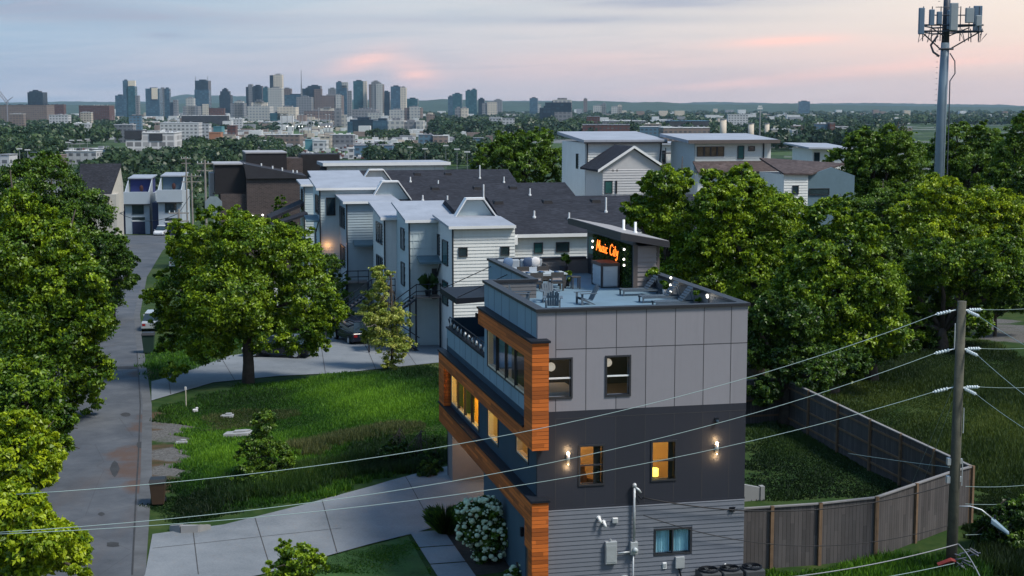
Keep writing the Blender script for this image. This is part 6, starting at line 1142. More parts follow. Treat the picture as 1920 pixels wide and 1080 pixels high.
# two narrow pale houses at the end of the road
def narrow(px, w, label, roofc, Y=268, ybase=437, ytop=363, deckwall=0):
    p = P(px, ybase, Y); k = mpp(Y); t = thing('narrow_house', label, 'house', (p.x, p.y, gz(Y)), R(5), 'narrow houses at the end of the road'); W = w * k; z1 = (ybase - ytop) * k; wm = mat('pale_house_paint', (.36, .41, .46), .6, .07, .4)
    MB().box(0, W, 0, 11, -1, z1).build('wall', wm, t); MB().box(-.15, W + .15, -.7, -.003, z1 - 1.6, z1 + .5).build('parapet', wm, t); MB().box(-.2, W + .2, -.75, .1, z1 - 1.75, z1 - 1.61).build('band', M_FRAME, t)
    MB().box(.3, W - .3, 4.5, 10, z1 + .003, z1 + 2.6).build('penthouse', mat('penthouse_' + roofc[0], roofc[1], .6), t); MB().hexa([(0, 3.8, z1 + 2.603), (W, 3.8, z1 + 2.603), (W, 10.5, z1 + 2.9), (0, 10.5, z1 + 2.9)], [(0, 3.8, z1 + 2.8), (W, 3.8, z1 + 2.8), (W, 10.5, z1 + 3.1), (0, 10.5, z1 + 3.1)]).build('roof', M_ROOFW, t)
    MB().hexa([(W - .12, 0, z1), (W, 0, z1), (W, 4.5, z1), (W - .12, 4.5, z1)], [(W - .12, 0, z1 + .5), (W, 0, z1 + .5), (W, 4.5, z1 + 2.6), (W - .12, 4.5, z1 + 2.6)]).build('deck_wall', wm, t); MB().hexa([(0, 0, z1), (.12, 0, z1), (.12, 4.5, z1), (0, 4.5, z1)], [(0, 0, z1 + .5), (.12, 0, z1 + .5), (.12, 4.5, z1 + 2.6), (0, 4.5, z1 + 2.6)]).build('deck_wall', wm, t)
    twin(t, 'u', 0, W * .3, W * .75, z1 - 3.4, z1 - 1.9); g = MB().box(W * .28, W * .8, -.06, -.003, 0, 2.2).build('garage_door', mat('navy_garage', (.02, .025, .06), .5), t); MB().box(W * .26, W * .82, -.07, -.003, 2.25, 2.45).build('lintel', M_TRIM, t); MB().box(W * .28, W * .8, -.05, -.003, 2.5, 3.0).build('transom', M_PANE, t)
    MB().box(-1.2, -.003, 1.2, 9, -1, z1 - 1.8).build('side_wing', mat('navy_side', (.02, .03, .07), .6), t); MB().ball((W * .55, 3.9, z1 + .9), (.35, .25, .6), 8, 6).build('hanging_chair', mat('red_brown_seat', (.05, .022, .022), .8), t)
narrow(236, 45, 'narrow pale house with a bright blue penthouse on its roof deck', ('blue', (.02, .03, .13))); narrow(298, 44, 'narrow pale house with a slate penthouse, right of the blue one', ('slate', (.07, .12, .17)), 264, 437, 357)
t, zt_ = house('gabled_house', 'dark roofed house with a cream end wall behind the left treetops', 150, 365, 225, rz=R(8)); MB().box(0, 5.2, 0, 9, -9, zt_).build('wall', mat('cream_wall', (.42, .40, .36), .7, .1), t); MB().hexa([(-.5, -.5, zt_ - 1), (4.2, -.5, zt_ - 1), (5.6, 5, zt_ + 4.2), (-.5, 5, zt_ + 4.2)], [(-.5, -.5, zt_ - .8), (4.2, -.5, zt_ - .8), (5.6, 5, zt_ + 4.4), (-.5, 5, zt_ + 4.4)]).build('roof', M_SH, t); MB().hexa([(4.25, -.3, zt_ - 3), (5.4, 5, zt_ - 3), (5.4, 8, zt_ - 3), (4.25, 7, zt_ - 3)], [(4.25, -.3, zt_ - 1), (5.4, 5, zt_ + 4.1), (5.4, 8, zt_ + 1), (4.25, 7, zt_ - 1)]).build('gable_wall', mat('cream_wall', (.42, .4, .36)), t)
# wooden poles along the far end of the road
def upole(px, ytop, ybase, Y, label, arm=1.4):
    b = P(px, ybase, Y); b.z = gz(Y); h = P(px, ytop, Y).z - b.z; t = thing('utility_pole', label, 'utility pole', b, R(10), 'utility poles along the road'); MB().tube([(0, 0, -.5), (0, 0, h)], [.16, .11], 8).build('pole', mat('grey_pole_wood', (.24, .22, .20), .9, .2), t); m = MB()
    for dz in (.4, 1.2): m.box(-arm, arm, -.06, .06, h - dz - .06, h - dz + .06)
    m.build('crossarm', mat('grey_pole_wood', (.24, .22, .2)), t); m = MB()
    for x in (-arm * .9, -arm * .4, arm * .4, arm * .9): m.lathe([(.05, h - .34), (.06, h - .15)], (x, 0), 6)
    m.build('insulator', M_INS, t); return b + Vector((0, 0, h - .4))
q1 = upole(388, 300, 470, 172, 'thick grey wooden utility pole left of the brick building', .9); q2 = upole(362, 325, 450, 215, 'wooden utility pole with double crossarms right of the slate penthouse house'); q3 = upole(337, 392, 470, 150, 'short wooden utility pole just behind the round shade tree', 1.0); q4 = upole(351, 293, 400, 260, 'thin far wooden utility pole behind the narrow houses', .8)
cable('dark wire from the thick grey pole to the double crossarm pole', q1, q2, .5, .03, M_CABLE, 'overhead_wire', 'wire'); cable('dark wire from the double crossarm pole to the far thin pole', q2, q4, .5, .03, M_CABLE, 'overhead_wire', 'wire'); cable('dark wire from the short pole crossing in front of the narrow houses', q3, P(225, 400, 165), .8, .03, M_CABLE, 'overhead_wire', 'wire'); cable('pale wire from the short pole up to the thick grey pole', q3, q1, .4, .03, M_CABLE, 'overhead_wire', 'wire')
b = P(402, 440, 158); b.z = gz(158); t = thing('road_sign', 'back of an octagonal grey road sign on a post by the brick building', 'road sign', b); h = P(402, 384, 158).z - b.z; MB().tube([(0, 0, 0), (0, .03, h + .8)], .05, 6).build('post', M_STEEL, t); MB().hexa([(math.cos(R(22.5 + 45 * i)) * .95, -.05, h + math.sin(R(22.5 + 45 * i)) * .95) for i in range(8)], [(math.cos(R(22.5 + 45 * i)) * .95, -.03, h + math.sin(R(22.5 + 45 * i)) * .95) for i in range(8)]).build('plate', mat('sign_back_grey', (.24, .29, .31), .5), t)
# ---------------------------------------------------------------- valley and skyline
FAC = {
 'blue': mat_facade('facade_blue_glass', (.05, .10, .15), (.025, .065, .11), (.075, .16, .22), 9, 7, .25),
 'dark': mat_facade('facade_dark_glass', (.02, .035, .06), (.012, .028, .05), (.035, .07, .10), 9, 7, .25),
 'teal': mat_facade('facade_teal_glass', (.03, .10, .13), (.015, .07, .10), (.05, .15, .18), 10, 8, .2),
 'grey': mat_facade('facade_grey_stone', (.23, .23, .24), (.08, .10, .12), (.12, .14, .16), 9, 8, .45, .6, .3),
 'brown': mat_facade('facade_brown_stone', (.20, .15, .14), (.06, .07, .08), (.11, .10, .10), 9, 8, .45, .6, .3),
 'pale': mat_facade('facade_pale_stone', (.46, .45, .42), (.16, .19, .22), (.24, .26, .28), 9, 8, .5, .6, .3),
 'cream': mat_facade('facade_cream_and_sunlit', (.62, .55, .45), (.30, .29, .28), (.4, .37, .33), 9, 8, .5, .5, .4),  # cream stone, and also the painted sunlit faces of some glass towers
 'glint': mat_facade('facade_painted_glint', (.80, .68, .50), (.80, .70, .55), (.72, .66, .56), 10, 9, .2, .3, .5),  # sun glint on the towers, put into wall and glass colour
}
def tower(label, D, parts, name='skyscraper', cat='skyscraper', yb=226, group='downtown skyline towers', spires=()):
    """parts: (x0, x1, ytop, facade[, depth metres, forward metres])"""
    x0, x1 = min(p[0] for p in parts), max(p[1] for p in parts); k = mpp(D); b = P((x0 + x1) / 2, yb, D); zb = gz(D) - 2
    t = thing(name, label, cat, (b.x, b.y, zb), R(-4), group)
    for p in parts:
        w0, w1 = (p[0] - (x0 + x1) / 2) * k, (p[1] - (x0 + x1) / 2) * k; h = P(0, p[2], D).z - zb; dp = p[4] if len(p) > 4 else max(18, (w1 - w0) * .8); fw = p[5] if len(p) > 5 else 0; zb0 = (P(0, p[6], D).z - zb) if len(p) > 6 else 0
        MB().box(w0, w1, -fw, dp, zb0, h).build('tower_block', FAC[p[3]], t)
        if len(p) < 7 and w1 - w0 > 16: MB().box(w0 + (w1 - w0) * .25, w0 + (w1 - w0) * .75, dp * .3, dp * .7, h + .01, h + 4).build('roof_plant', FAC['grey' if p[3] in ('grey', 'pale', 'cream', 'brown') else 'dark'], t)
    for x, y in spires: w = (x - (x0 + x1) / 2) * k; MB().tube([(w, 3, 0), (w, 3, P(0, y, D).z - zb)], [2.2, .9], 6).build('spire', FAC['grey'], t)
    return t
T = tower
T('squat dark block tower standing alone at the far left of the skyline', 4600, [(52, 81, 173, 'dark'), (56, 76, 171, 'dark', 14, 2)], yb=200)
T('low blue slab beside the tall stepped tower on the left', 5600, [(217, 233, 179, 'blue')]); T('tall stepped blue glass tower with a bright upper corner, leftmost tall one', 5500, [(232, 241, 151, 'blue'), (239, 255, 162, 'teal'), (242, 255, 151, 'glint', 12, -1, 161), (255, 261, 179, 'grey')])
T('tapered glass tower with one panel coloured as a bright reflection', 5400, [(274, 300, 166, 'blue'), (286, 297, 165, 'glint', 10, 3, 186)]); T('plain grey blue tower touching the bright panelled tower', 5550, [(299, 311, 166, 'grey'), (309, 319, 166, 'blue')])
T('short grey tower between the grey blue tower and the twin spired one', 5300, [(325, 333, 187, 'grey'), (319, 326, 192, 'dark')]); T('pale low stepped tower just left of the twin spired tower', 5200, [(349, 364, 184, 'pale'), (343, 372, 199, 'grey')])
T('dark glass tower with two thin spires at its shoulders', 5500, [(367, 392, 151, 'dark'), (366, 393, 168, 'blue', 30, 2), (381, 392, 195, 'cream', 10, 9)], spires=((368, 143), (391, 143)))
t = T('dark rounded top tower right of the twin spired one', 5500, [(412, 433, 178, 'dark'), (414, 431, 171, 'dark', 20, 1), (418, 427, 167, 'dark', 20, 2)])
T('low pale block in front of the dark cluster', 5000, [(432, 458, 193, 'grey'), (440, 456, 190, 'pale')]); T('slim dark tower with a small dome top', 5600, [(462, 476, 163, 'dark'), (467, 474, 158, 'grey', 20, 2)]); T('broad dark slab right of the domed tower', 5650, [(475, 492, 161, 'dark')]); T('narrow teal tower between the dark slab and the pale gridded one', 5500, [(494, 504, 164, 'teal')])
T('pale gridded office tower below the tallest bright crown', 5300, [(503, 529, 165, 'pale')]); T('tallest tower of the skyline, half dark and half cream as if sunlit', 5700, [(507, 514, 141, 'dark'), (513, 530, 140, 'cream')]); T('pinkish block right of the tallest tower', 5800, [(530, 546, 166, 'brown')])  # cream half of the tallest tower is sun glint put into colour
T('wide dark blue slab in the middle of the skyline', 5450, [(534, 570, 178, 'blue')]); T('pale grey ribbed block in front of the wide blue slab', 5100, [(556, 584, 182, 'grey')]); T('stepped dark tower with a flank coloured as if orange lit', 5600, [(567, 590, 166, 'dark'), (578, 602, 161, 'dark', 26, 3), (590, 604, 167, 'brown', 14, 6)])  # brown side block carries the orange light on the flank in its colour
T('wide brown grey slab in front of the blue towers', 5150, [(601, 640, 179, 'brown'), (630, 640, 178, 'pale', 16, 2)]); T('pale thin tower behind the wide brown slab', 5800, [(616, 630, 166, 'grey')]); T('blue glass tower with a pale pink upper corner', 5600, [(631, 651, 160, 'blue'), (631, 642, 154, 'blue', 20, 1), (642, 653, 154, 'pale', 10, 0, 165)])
T('open grey frame tower next to the blue glass one', 5400, [(652, 659, 170, 'grey')]); T('blue glass tower with a right edge coloured bright as if sunlit', 5500, [(663, 682, 152, 'teal'), (681, 688, 152, 'cream')]); T('brown grey stone tower with a raised cap', 5450, [(692, 718, 158, 'brown'), (697, 712, 153, 'grey', 22, 1), (706, 718, 157, 'pale', 14, 3)]); T('small dark glass tower beside the brown stone one', 5700, [(718, 731, 172, 'dark')])  # cream strip on the teal block is a painted sunlit edge
T('blue tower whose right half is coloured cream as if sunlit, last of the tall cluster', 5450, [(733, 751, 162, 'blue'), (750, 762, 164, 'cream')]); T('low teal block right of the tall cluster', 5600, [(763, 783, 185, 'teal')]); T('mid blue tower, left one of the pair on the right', 5700, [(840, 849, 181, 'blue'), (848, 866, 176, 'teal')]); T('tall slanting teal tower, right one of the pair', 5600, [(873, 884, 170, 'teal'), (883, 894, 168, 'teal')])  # cream right half of the blue tower is painted sunlight
T('dark low tower right of the slanting teal one', 5900, [(897, 908, 185, 'dark')]); T('tan stone block on the right of the skyline', 5400, [(904, 931, 193, 'grey'), (914, 931, 192, 'cream', 16, 3)]); T('hazy pale tower beyond the tan block', 6800, [(926, 941, 187, 'grey')]); T('single grey blue slab near the centre of the far hills', 6500, [(993, 1008, 184, 'blue'), (1008, 1014, 196, 'pale')])
T('thin lone tower against the far ridge', 8000, [(1094, 1101, 185, 'brown')], yb=212); T('hazy beige block below the thin lone tower', 7000, [(1112, 1136, 198, 'pale'), (1128, 1136, 194, 'grey')], yb=214); T('pale hospital like block in the right half of the valley', 6500, [(1146, 1166, 200, 'pale'), (1158, 1166, 197, 'cream')], yb=216); T('square block crowning the far wooded ridge', 7800, [(1498, 1518, 190, 'blue')], yb=208)
T('modern stepped office block with dark glass grid in front of the skyline', 3300, [(1012, 1040, 202, 'dark', 30, 8), (1022, 1071, 192, 'dark'), (1036, 1071, 187, 'pale', 25, -4), (1032, 1072, 210, 'grey', 20, 6)], 'office_block', 'office building', 228, 'mid distance buildings')
T('pale columned courthouse at the foot of the skyline', 4300, [(464, 506, 199, 'pale'), (470, 500, 192, 'cream', 20, -10), (476, 494, 189, 'grey', 14, -14)], 'courthouse', 'public building', 226, 'mid distance buildings'); T('tan municipal building right of the courthouse', 4200, [(520, 555, 201, 'cream'), (506, 540, 212, 'teal')], 'municipal_building', 'public building', 226, 'mid distance buildings')
T('lone concrete slab tower near the light poles', 3100, [(627, 640, 203, 'grey', 14), (636, 649, 215, 'pale', 14, -10)], 'slab_tower', 'tower block', 244, 'mid distance buildings'); T('dark glass mid rise with a bright blue strip window', 2700, [(656, 700, 224, 'dark', 60), (700, 730, 226, 'blue', 40, 6), (652, 662, 228, 'blue', 20, 4)], 'office_block', 'office building', 250, 'mid distance buildings'); T('white gridded mid rise right of the dark glass one', 2650, [(727, 757, 226, 'pale', 30), (755, 783, 229, 'grey', 30, -4), (780, 793, 226, 'pale', 30)], 'apartment_block', 'apartment building', 250, 'mid distance buildings')
T('pale ribbed block above the white gridded mid rise', 4300, [(730, 758, 206, 'pale')], 'office_block', 'office building', 226, 'mid distance buildings'); T('pinkish block with flat top above the gridded mid rise', 4200, [(758, 790, 202, 'brown'), (768, 788, 201, 'pale', 20, 4)], 'office_block', 'office building', 226, 'mid distance buildings'); T('tan and grey cube below the pair of teal towers', 4000, [(853, 865, 203, 'grey'), (863, 877, 203, 'cream', 20)], 'office_block', 'office building', 226, 'mid distance buildings')
T('long low tan hall under the brown slab towers', 4400, [(570, 627, 208, 'brown'), (600, 625, 203, 'cream', 20, -8)], 'hall', 'hall', 226, 'mid distance buildings'); T('white stepped arena block below the brown stone tower', 4400, [(660, 705, 205, 'grey'), (690, 718, 212, 'pale', 24, 6)], 'hall', 'hall', 226, 'mid distance buildings')
# masts and crane
b = P(566, 215, 5300); t = thing('antenna_mast', 'thin radio mast rising above the wide blue slab', 'mast', (b.x, b.y, gz(5300))); hh = P(566, 131, 5300).z - gz(5300); MB().tube([(0, 0, 0), (0, 0, hh * .7)], [4.5, 2.4], 6).build('lattice', FAC['grey'], t); MB().tube([(0, 0, hh * .7), (0, 0, hh)], [1.7, .8], 6).build('tip', FAC['grey'], t)
b = P(10, 215, 3000); t = thing('construction_crane', 'leaning lattice jib of a construction crane at the far left edge', 'crane', (b.x, b.y, gz(3000))); z_ = lambda y: P(0, y, 3000).z - gz(3000); m = MB()
for i in range(8): x0_, y0_ = -14 + i * 2.6, 166 + i * 3.4; m.tube([((x0_ - 4) * 1.05, 0, z_(y0_)), ((x0_ + 2.6 - 4) * 1.05, 0, z_(y0_ + 3.4))], .8, 4); m.tube([((x0_ + 1) * 1.05, 0, z_(y0_ - 1)), ((x0_ + 2.6 - 4) * 1.05, 0, z_(y0_ + 3.4))], .5, 4); m.tube([((x0_ + 1) * 1.05, 0, z_(y0_ - 1)), ((x0_ + 3.6) * 1.05, 0, z_(y0_ + 2.4))], .7, 4)
m.build('jib', mat('crane_grey', (.2, .2, .23), .6), t); MB().tube([(4, 0, 0), (4, 0, z_(190))], 1.2, 5).tube([(4, 0, z_(190)), (16, 0, z_(182))], .7, 4).build('mast', mat('crane_grey', (.2, .2, .23)), t)
# nearer valley buildings
def low(label, x0, x1, yt, yb, D, wall, roof, name='warehouse', cat='warehouse', dp=None, group='low buildings in the valley', gable=0, win_=0):
    k = mpp(D); b = P(x0, yb, D); zb = gz(D); h0 = P(0, yt, D).z - zb; w = (x1 - x0) * k; dp = dp or max(12, w * .5); t = thing(name, label, cat, (b.x, b.y, zb), random.Random(int(x0 * 7 + yb)).uniform(-.12, .12), group)
    MB().box(0, w, 0, dp, -3, h0).build('wall', WF.get(wall.name, wall), t)
    if w > 14 and not gable:
        m = MB(); rr = random.Random(int(x0))
        for q in range(int(3 + w / 9)): a, c_ = rr.uniform(1, w - 4), rr.uniform(1, max(1.5, dp - 4)); m.box(a, a + rr.uniform(1, 3), c_, c_ + 2, h0 + .61, h0 + rr.uniform(1.3, 2.4))
        m.build('roof_unit', LW[rr.choice(('grey', 'white', 'dark'))], t)
    if gable: MB().ext([(-.5, h0 + .01), (w + .5, h0 + .01), (w / 2, h0 + gable)], -.4, dp + .4).build('roof', roof, t)
    else: MB().box(-.3, w + .3, -.3, dp + .3, h0 + .01, h0 + .6).build('roof', roof, t)
    return t
LW = {'white': mat('valley_white', (.55, .56, .56), .7, .15, .1), 'cream': mat('valley_cream', (.50, .44, .36), .7, .15, .1), 'grey': mat('valley_grey', (.24, .25, .27), .7, .2, .1), 'red': mat('valley_red_brick', (.13, .055, .05), .8, .25, .1), 'blue': mat('valley_blue', (.10, .22, .32), .6, .15, .1), 'dark': mat('valley_dark', (.04, .045, .055), .7, .2, .1), 'tan': mat('valley_tan', (.22, .17, .15), .7, .2, .1), 'orange': mat('valley_orange', (.36, .17, .10), .7, .15, .1), 'teal': mat('valley_teal', (.08, .22, .25), .6, .15, .1)}
WF = {}
for q in ('white', 'cream', 'grey', 'red', 'blue', 'tan'): WF['valley_' + ('red_brick' if q == 'red' else q)] = mat_facade('valley_windows_' + q, {'white': (.5, .51, .52), 'cream': (.46, .41, .34), 'grey': (.2, .21, .23), 'red': (.12, .055, .05), 'blue': (.09, .17, .24), 'tan': (.21, .165, .145)}[q], (.035, .045, .06), (.13, .14, .15), 5.5, 4.5, .55, .6, .3)
t = low('black and white apartment block with open corner balconies in the left valley', 236, 326, 250, 277, 1040, mat_facade('apartment_white', (.6, .6, .6), (.03, .035, .045), (.55, .55, .55), 5.5, 4.2, .3, .7), LW['white'], 'apartment_block', 'apartment building', 34)
k = mpp(1040); h0 = P(0, 250, 1040).z - gz(1040); MB().box(-.6, 11, -.5, 20, h0 - 4, h0 + 2).box(16, 25, -.5, -.02, h0 - 5, h0).build('upper_storey', LW['dark'], t); m = MB(); rr = random.Random(3)
for i in range(24): x = rr.uniform(1, 31); y = rr.uniform(1, 30); m.box(x, x + 1.4, y, y + 1.4, h0 + .6, h0 + 1.6)
m.build('roof_unit', LW['grey'], t); m = MB()
for i in range(5): m.box(31, 33.2, -.9, -.05, 2 + i * 2.2, 2.5 + i * 2.2)
m.build('balcony', LW['tan'], t)
spec = [
 ('long white roofed depot at the left edge of the valley', 112, 182, 284, 298, 1080, 'white', 'white'), ('white shed with a pale blue end right of the long depot', 172, 208, 280, 296, 1120, 'blue', 'white'), ('small grey gabled house at the far left above the near treetops', 0, 18, 291, 304, 900, 'white', 'grey'), ('dark roofed house beside the small grey gabled one', 52, 78, 288, 300, 930, 'grey', 'dark'), ('low tan rooftop left of the long depot', 84, 112, 292, 302, 960, 'tan', 'tan'),
 ('bright cream box building in the left valley', 151, 171, 211, 220, 2900, 'cream', 'white'), ('row of white roofs under the squat dark tower', 92, 128, 216, 224, 2700, 'white', 'white'), ('white roofed row at the very left under the crane', 18, 44, 214, 223, 2800, 'tan', 'white'), ('brick red long block below the squat dark tower', 96, 120, 196, 205, 4200, 'red', 'grey'), ('brick red long block left of the stepped blue tower', 148, 206, 198, 210, 4000, 'red', 'tan'), ('brown brick mass at the far left under the crane', 0, 88, 197, 212, 3600, 'tan', 'dark'),
 ('white lined warehouse at the left edge of the woods', 133, 168, 232, 240, 2000, 'white', 'white'), ('wide grey retaining warehouse left of the apartment block', 214, 250, 234, 244, 1900, 'grey', 'white'), ('square navy blue building behind the left woods', 242, 264, 217, 233, 2300, 'blue', 'dark'), ('long pale strip mall in the centre left valley', 300, 372, 231, 242, 2000, 'white', 'white'), ('white billboard like block right of the strip mall', 377, 392, 233, 239, 2050, 'white', 'white'), ('red roofed arena shed at the foot of the rounded tower', 392, 420, 203, 212, 4100, 'red', 'red'), ('long flat silver roof under the rounded tower', 340, 424, 217, 221, 3200, 'dark', 'white'),
 ('orange roofed motel by the highway', 392, 414, 249, 257, 1650, 'orange', 'orange'), ('low tan restaurant right of the orange motel', 418, 440, 253, 260, 1600, 'cream', 'tan'), ('teal roofed diner by the highway', 400, 416, 238, 246, 1900, 'teal', 'teal'), ('small red roofed building near the teal diner', 426, 442, 236, 244, 1950, 'red', 'red'), ('small white sign like shed below the courthouse', 437, 454, 223, 228, 2800, 'white', 'white'),
 ('pale highway overpass deck left of the cream tents', 497, 562, 253, 259, 1700, 'tan', 'white'), ('bright cream lit market tent in the middle valley', 600, 620, 256, 263, 1600, 'cream', 'cream'), ('long grey roofed hall right of the cream tent', 618, 662, 253, 263, 1620, 'grey', 'white'), ('turquoise container building in the green field', 572, 586, 263, 272, 1450, 'teal', 'teal'), ('white container building beside the turquoise one', 586, 612, 264, 272, 1440, 'white', 'white'), ('bluish depot roofs behind the dark shingle roofs', 664, 735, 273, 285, 1250, 'blue', 'grey'), ('small white truck shed on the highway verge', 652, 664, 279, 286, 1200, 'white', 'white'),
 ('blue grey factory shed beyond the highway trees', 785, 812, 253, 263, 1650, 'blue', 'grey'), ('long tan factory beside the blue grey shed', 812, 840, 255, 262, 1640, 'tan', 'white'), ('grey blue low shed right of the highway bend', 886, 906, 259, 266, 1550, 'blue', 'grey'), ('tan cube building near the dark treetop', 912, 924, 256, 266, 1600, 'tan', 'tan'),
 ('white hotel block in the centre right valley', 917, 940, 221, 233, 2500, 'white', 'white'), ('second white hotel block right of the first', 942, 964, 222, 234, 2480, 'white', 'grey'), ('brick church like block left of the stepped office', 800, 815, 215, 232, 3000, 'tan', 'tan'), ('long red brick mill on the wooded bluff', 1092, 1180, 234, 246, 2100, 'red', 'grey'), ('white roofed row above the red brick mill', 1130, 1210, 227, 234, 2400, 'grey', 'white'), ('domed tan hall above the wooded bluff', 1100, 1124, 219, 229, 2700, 'red', 'grey'), ('long white shed right of the red brick mill', 1200, 1262, 238, 246, 1950, 'blue', 'white'), ('tan roofed terrace right end of the mill row', 1208, 1240, 233, 240, 2050, 'tan', 'cream'),
 ('dark apartment slabs with pale blue stripes on the right', 1255, 1330, 227, 238, 2300, 'dark', 'blue'), ('row of cluttered white roofs above the broad flat roof', 1244, 1332, 240, 247, 1700, 'tan', 'white'), ('white terrace in the right valley woods', 1365, 1402, 215, 224, 2900, 'white', 'white'), ('pink roofed shed near the grain silos', 1484, 1508, 237, 245, 1700, 'tan', 'tan'), ('small white gable by the pink roofed shed', 1485, 1506, 245, 251, 1550, 'white', 'white'), ('long blue grey warehouse right of the silos', 1528, 1562, 233, 247, 1750, 'blue', 'grey'), ('brick stack house beside the blue warehouse', 1556, 1566, 231, 246, 1740, 'red', 'grey'), ('white roofed shed under the right dark tree', 1562, 1590, 238, 246, 1760, 'white', 'white'),
]
for lab, x0, x1, yt, yb, D, w, r in spec: low(lab, x0, x1, yt, yb, D, LW[w], LW[r])
t = low('white domed sports bubble right of the silos', 1447, 1482, 243, 249, 1600, LW['cream'], LW['white'], 'domed_hall', 'hall'); MB().ball((9.8, 8, 3.0), (10.5, 8, 5.4), 16, 8).build('dome', LW['white'], t, True)
for x, w, y0, lab in ((1356, 12, 224, 'tallest pale concrete silo behind the broad flat roof'), (1408, 11, 232, 'middle short concrete silo behind the broad flat roof'), (1438, 9, 232, 'right short concrete silo beside the white dome')):
    b = P(x, 246, 1650); k = mpp(1650); h = P(0, y0, 1650).z - gz(1650); t = thing('concrete_silo', lab, 'silo', (b.x, b.y, gz(1650)), 0, 'concrete silos'); MB().lathe([(w * k / 2, -2), (w * k / 2, h)], (0, 0), 14).build('drum', LW['cream'], t, True); MB().lathe([(w * k / 2 + .4, h + .01), (w * k / 2 + .4, h + .7)], (0, 0), 14).build('cap', LW['grey'], t)
# stadium light poles, highway signs and lamp posts
def lpole(x, y0, y1, D, lab, r=.55, lit=False, name='light_pole', grp='tall light poles by the highway'):
    b = P(x, y1, D); zb = gz(D); h = P(0, y0, D).z - zb; t = thing(name, lab, 'light pole', (b.x, b.y, zb), 0, grp); MB().tube([(0, 0, -1), (0, 0, h)], [r, r * .6], 5).build('pole', LW['grey'], t); MB().box(-1.6, 1.6, -.3, .3, h, h + .7).build('lamp_bar', LW['white'], t)
    if lit: MB().ball((0, -1, (P(0, 237, D).z - zb)), .9, 8, 6).build('floodlight', emit('floodlight', (1, 1, .95), 1.3), t)
ords = 'first second third fourth fifth sixth seventh eighth ninth tenth eleventh'.split()
for i, x in enumerate((529, 539, 549, 561, 567, 578, 584, 598, 612, 618)): lpole(x, 215 if i != 7 else 203, 246, 2500, ords[i] + ' thin light pole from the left in the row below the skyline', .8, i in (1, 2, 3, 4, 7, 8, 9))
for i, (x, y0, y1, D) in enumerate(((797, 280, 299, 900), (836, 274, 298, 900), (857, 281, 302, 850), (876, 286, 308, 800), (769, 277, 296, 950))): lpole(x, y0, y1, D, ords[i] + ' highway lamp post among the trees behind the long parapet' if i < 4 else 'highway lamp post nearest the white truck shed', .14, False, 'lamp_post', 'highway lamp posts')
for i, (x, y0, y1, D) in enumerate(((128, 268, 282, 1000), (135, 264, 281, 1000), (150, 264, 281, 1000), (164, 262, 276, 1050), (52, 282, 298, 900), (37, 280, 298, 900))): lpole(x, y0, y1, D, ords[i] + ' street light pole in the left valley, in the order from the long depot outward', .2, False, 'lamp_post', 'street lights in the left valley')
b = P(1424, 262, 700); zb = gz(700); lp = thing('light_pole', 'tall stadium light pole rising behind the broad flat roof', 'light pole', (b.x, b.y, zb)); h = P(0, 205, 700).z - zb; MB().tube([(0, 0, -1), (0, 0, h)], [.5, .3], 6).build('pole', LW['grey'], lp); MB().box(-1.2, 1.2, -.3, .3, h, h + .8).box(-.9, .9, -.3, .3, h + 1.1, h + 1.7).build('lamp_bar', LW['white'], lp)
for i, (x, y, D, lab) in enumerate(((594, 281, 950, 'left one of two pale highway sign boards on the green verge'), (616, 281, 930, 'right one of two pale highway sign boards on the green verge'))):
    b = P(x, y + 12, D); zb = gz(D); zz = P(0, y, D).z - zb; t = thing('highway_sign', lab, 'sign board', (b.x, b.y, zb), 0, 'highway sign boards'); MB().box(-1.5, 1.5, -.15, .15, zz - 1.2, zz + .8).build('board', LW['white'], t); MB().box(-1.6, 1.6, -.1, .1, zz - 3.2, zz - 1.6).build('lower_board', LW['grey'], t); MB().box(-.9, -.7, 0, .2, -1, zz).box(.7, .9, 0, .2, -1, zz).build('post', LW['grey'], t)
# highway strips and green verges across the valley
def strip(name, pts, dz, mt): return drape([(P_.x, P_.y) for P_ in (G(*q) for q in pts)], dz, mt, name)
M_HWY = mat('highway_concrete', (.27, .265, .255), .9, .12, .02)
strip('highway', [(600, 266), (700, 264), (860, 264), (905, 267), (905, 270), (860, 268), (700, 269), (600, 270)], .5, M_HWY); strip('highway', [(440, 262), (520, 274), (600, 288), (760, 300), (600, 296), (500, 282), (420, 268)], .4, mat('highway_asphalt', (.14, .145, .15), .9, .15, .02))
strip('field', [(556, 276), (640, 272), (655, 288), (560, 290)], .35, mat('valley_meadow', (.045, .09, .022), .95, .25, .03)); strip('field', [(640, 252), (665, 250), (670, 262), (645, 262)], .35, mat('valley_meadow', (.045, .09, .022))); strip('field', [(470, 247), (700, 246), (700, 252), (480, 252)], .3, mat('valley_meadow', (.045, .09, .022))); strip('field', [(842, 300), (900, 300), (900, 312), (842, 312)], .35, mat('valley_meadow', (.045, .09, .022))); strip('car_park', [(620, 272), (700, 268), (720, 280), (640, 284)], .4, mat('highway_asphalt', (.14, .145, .15)))
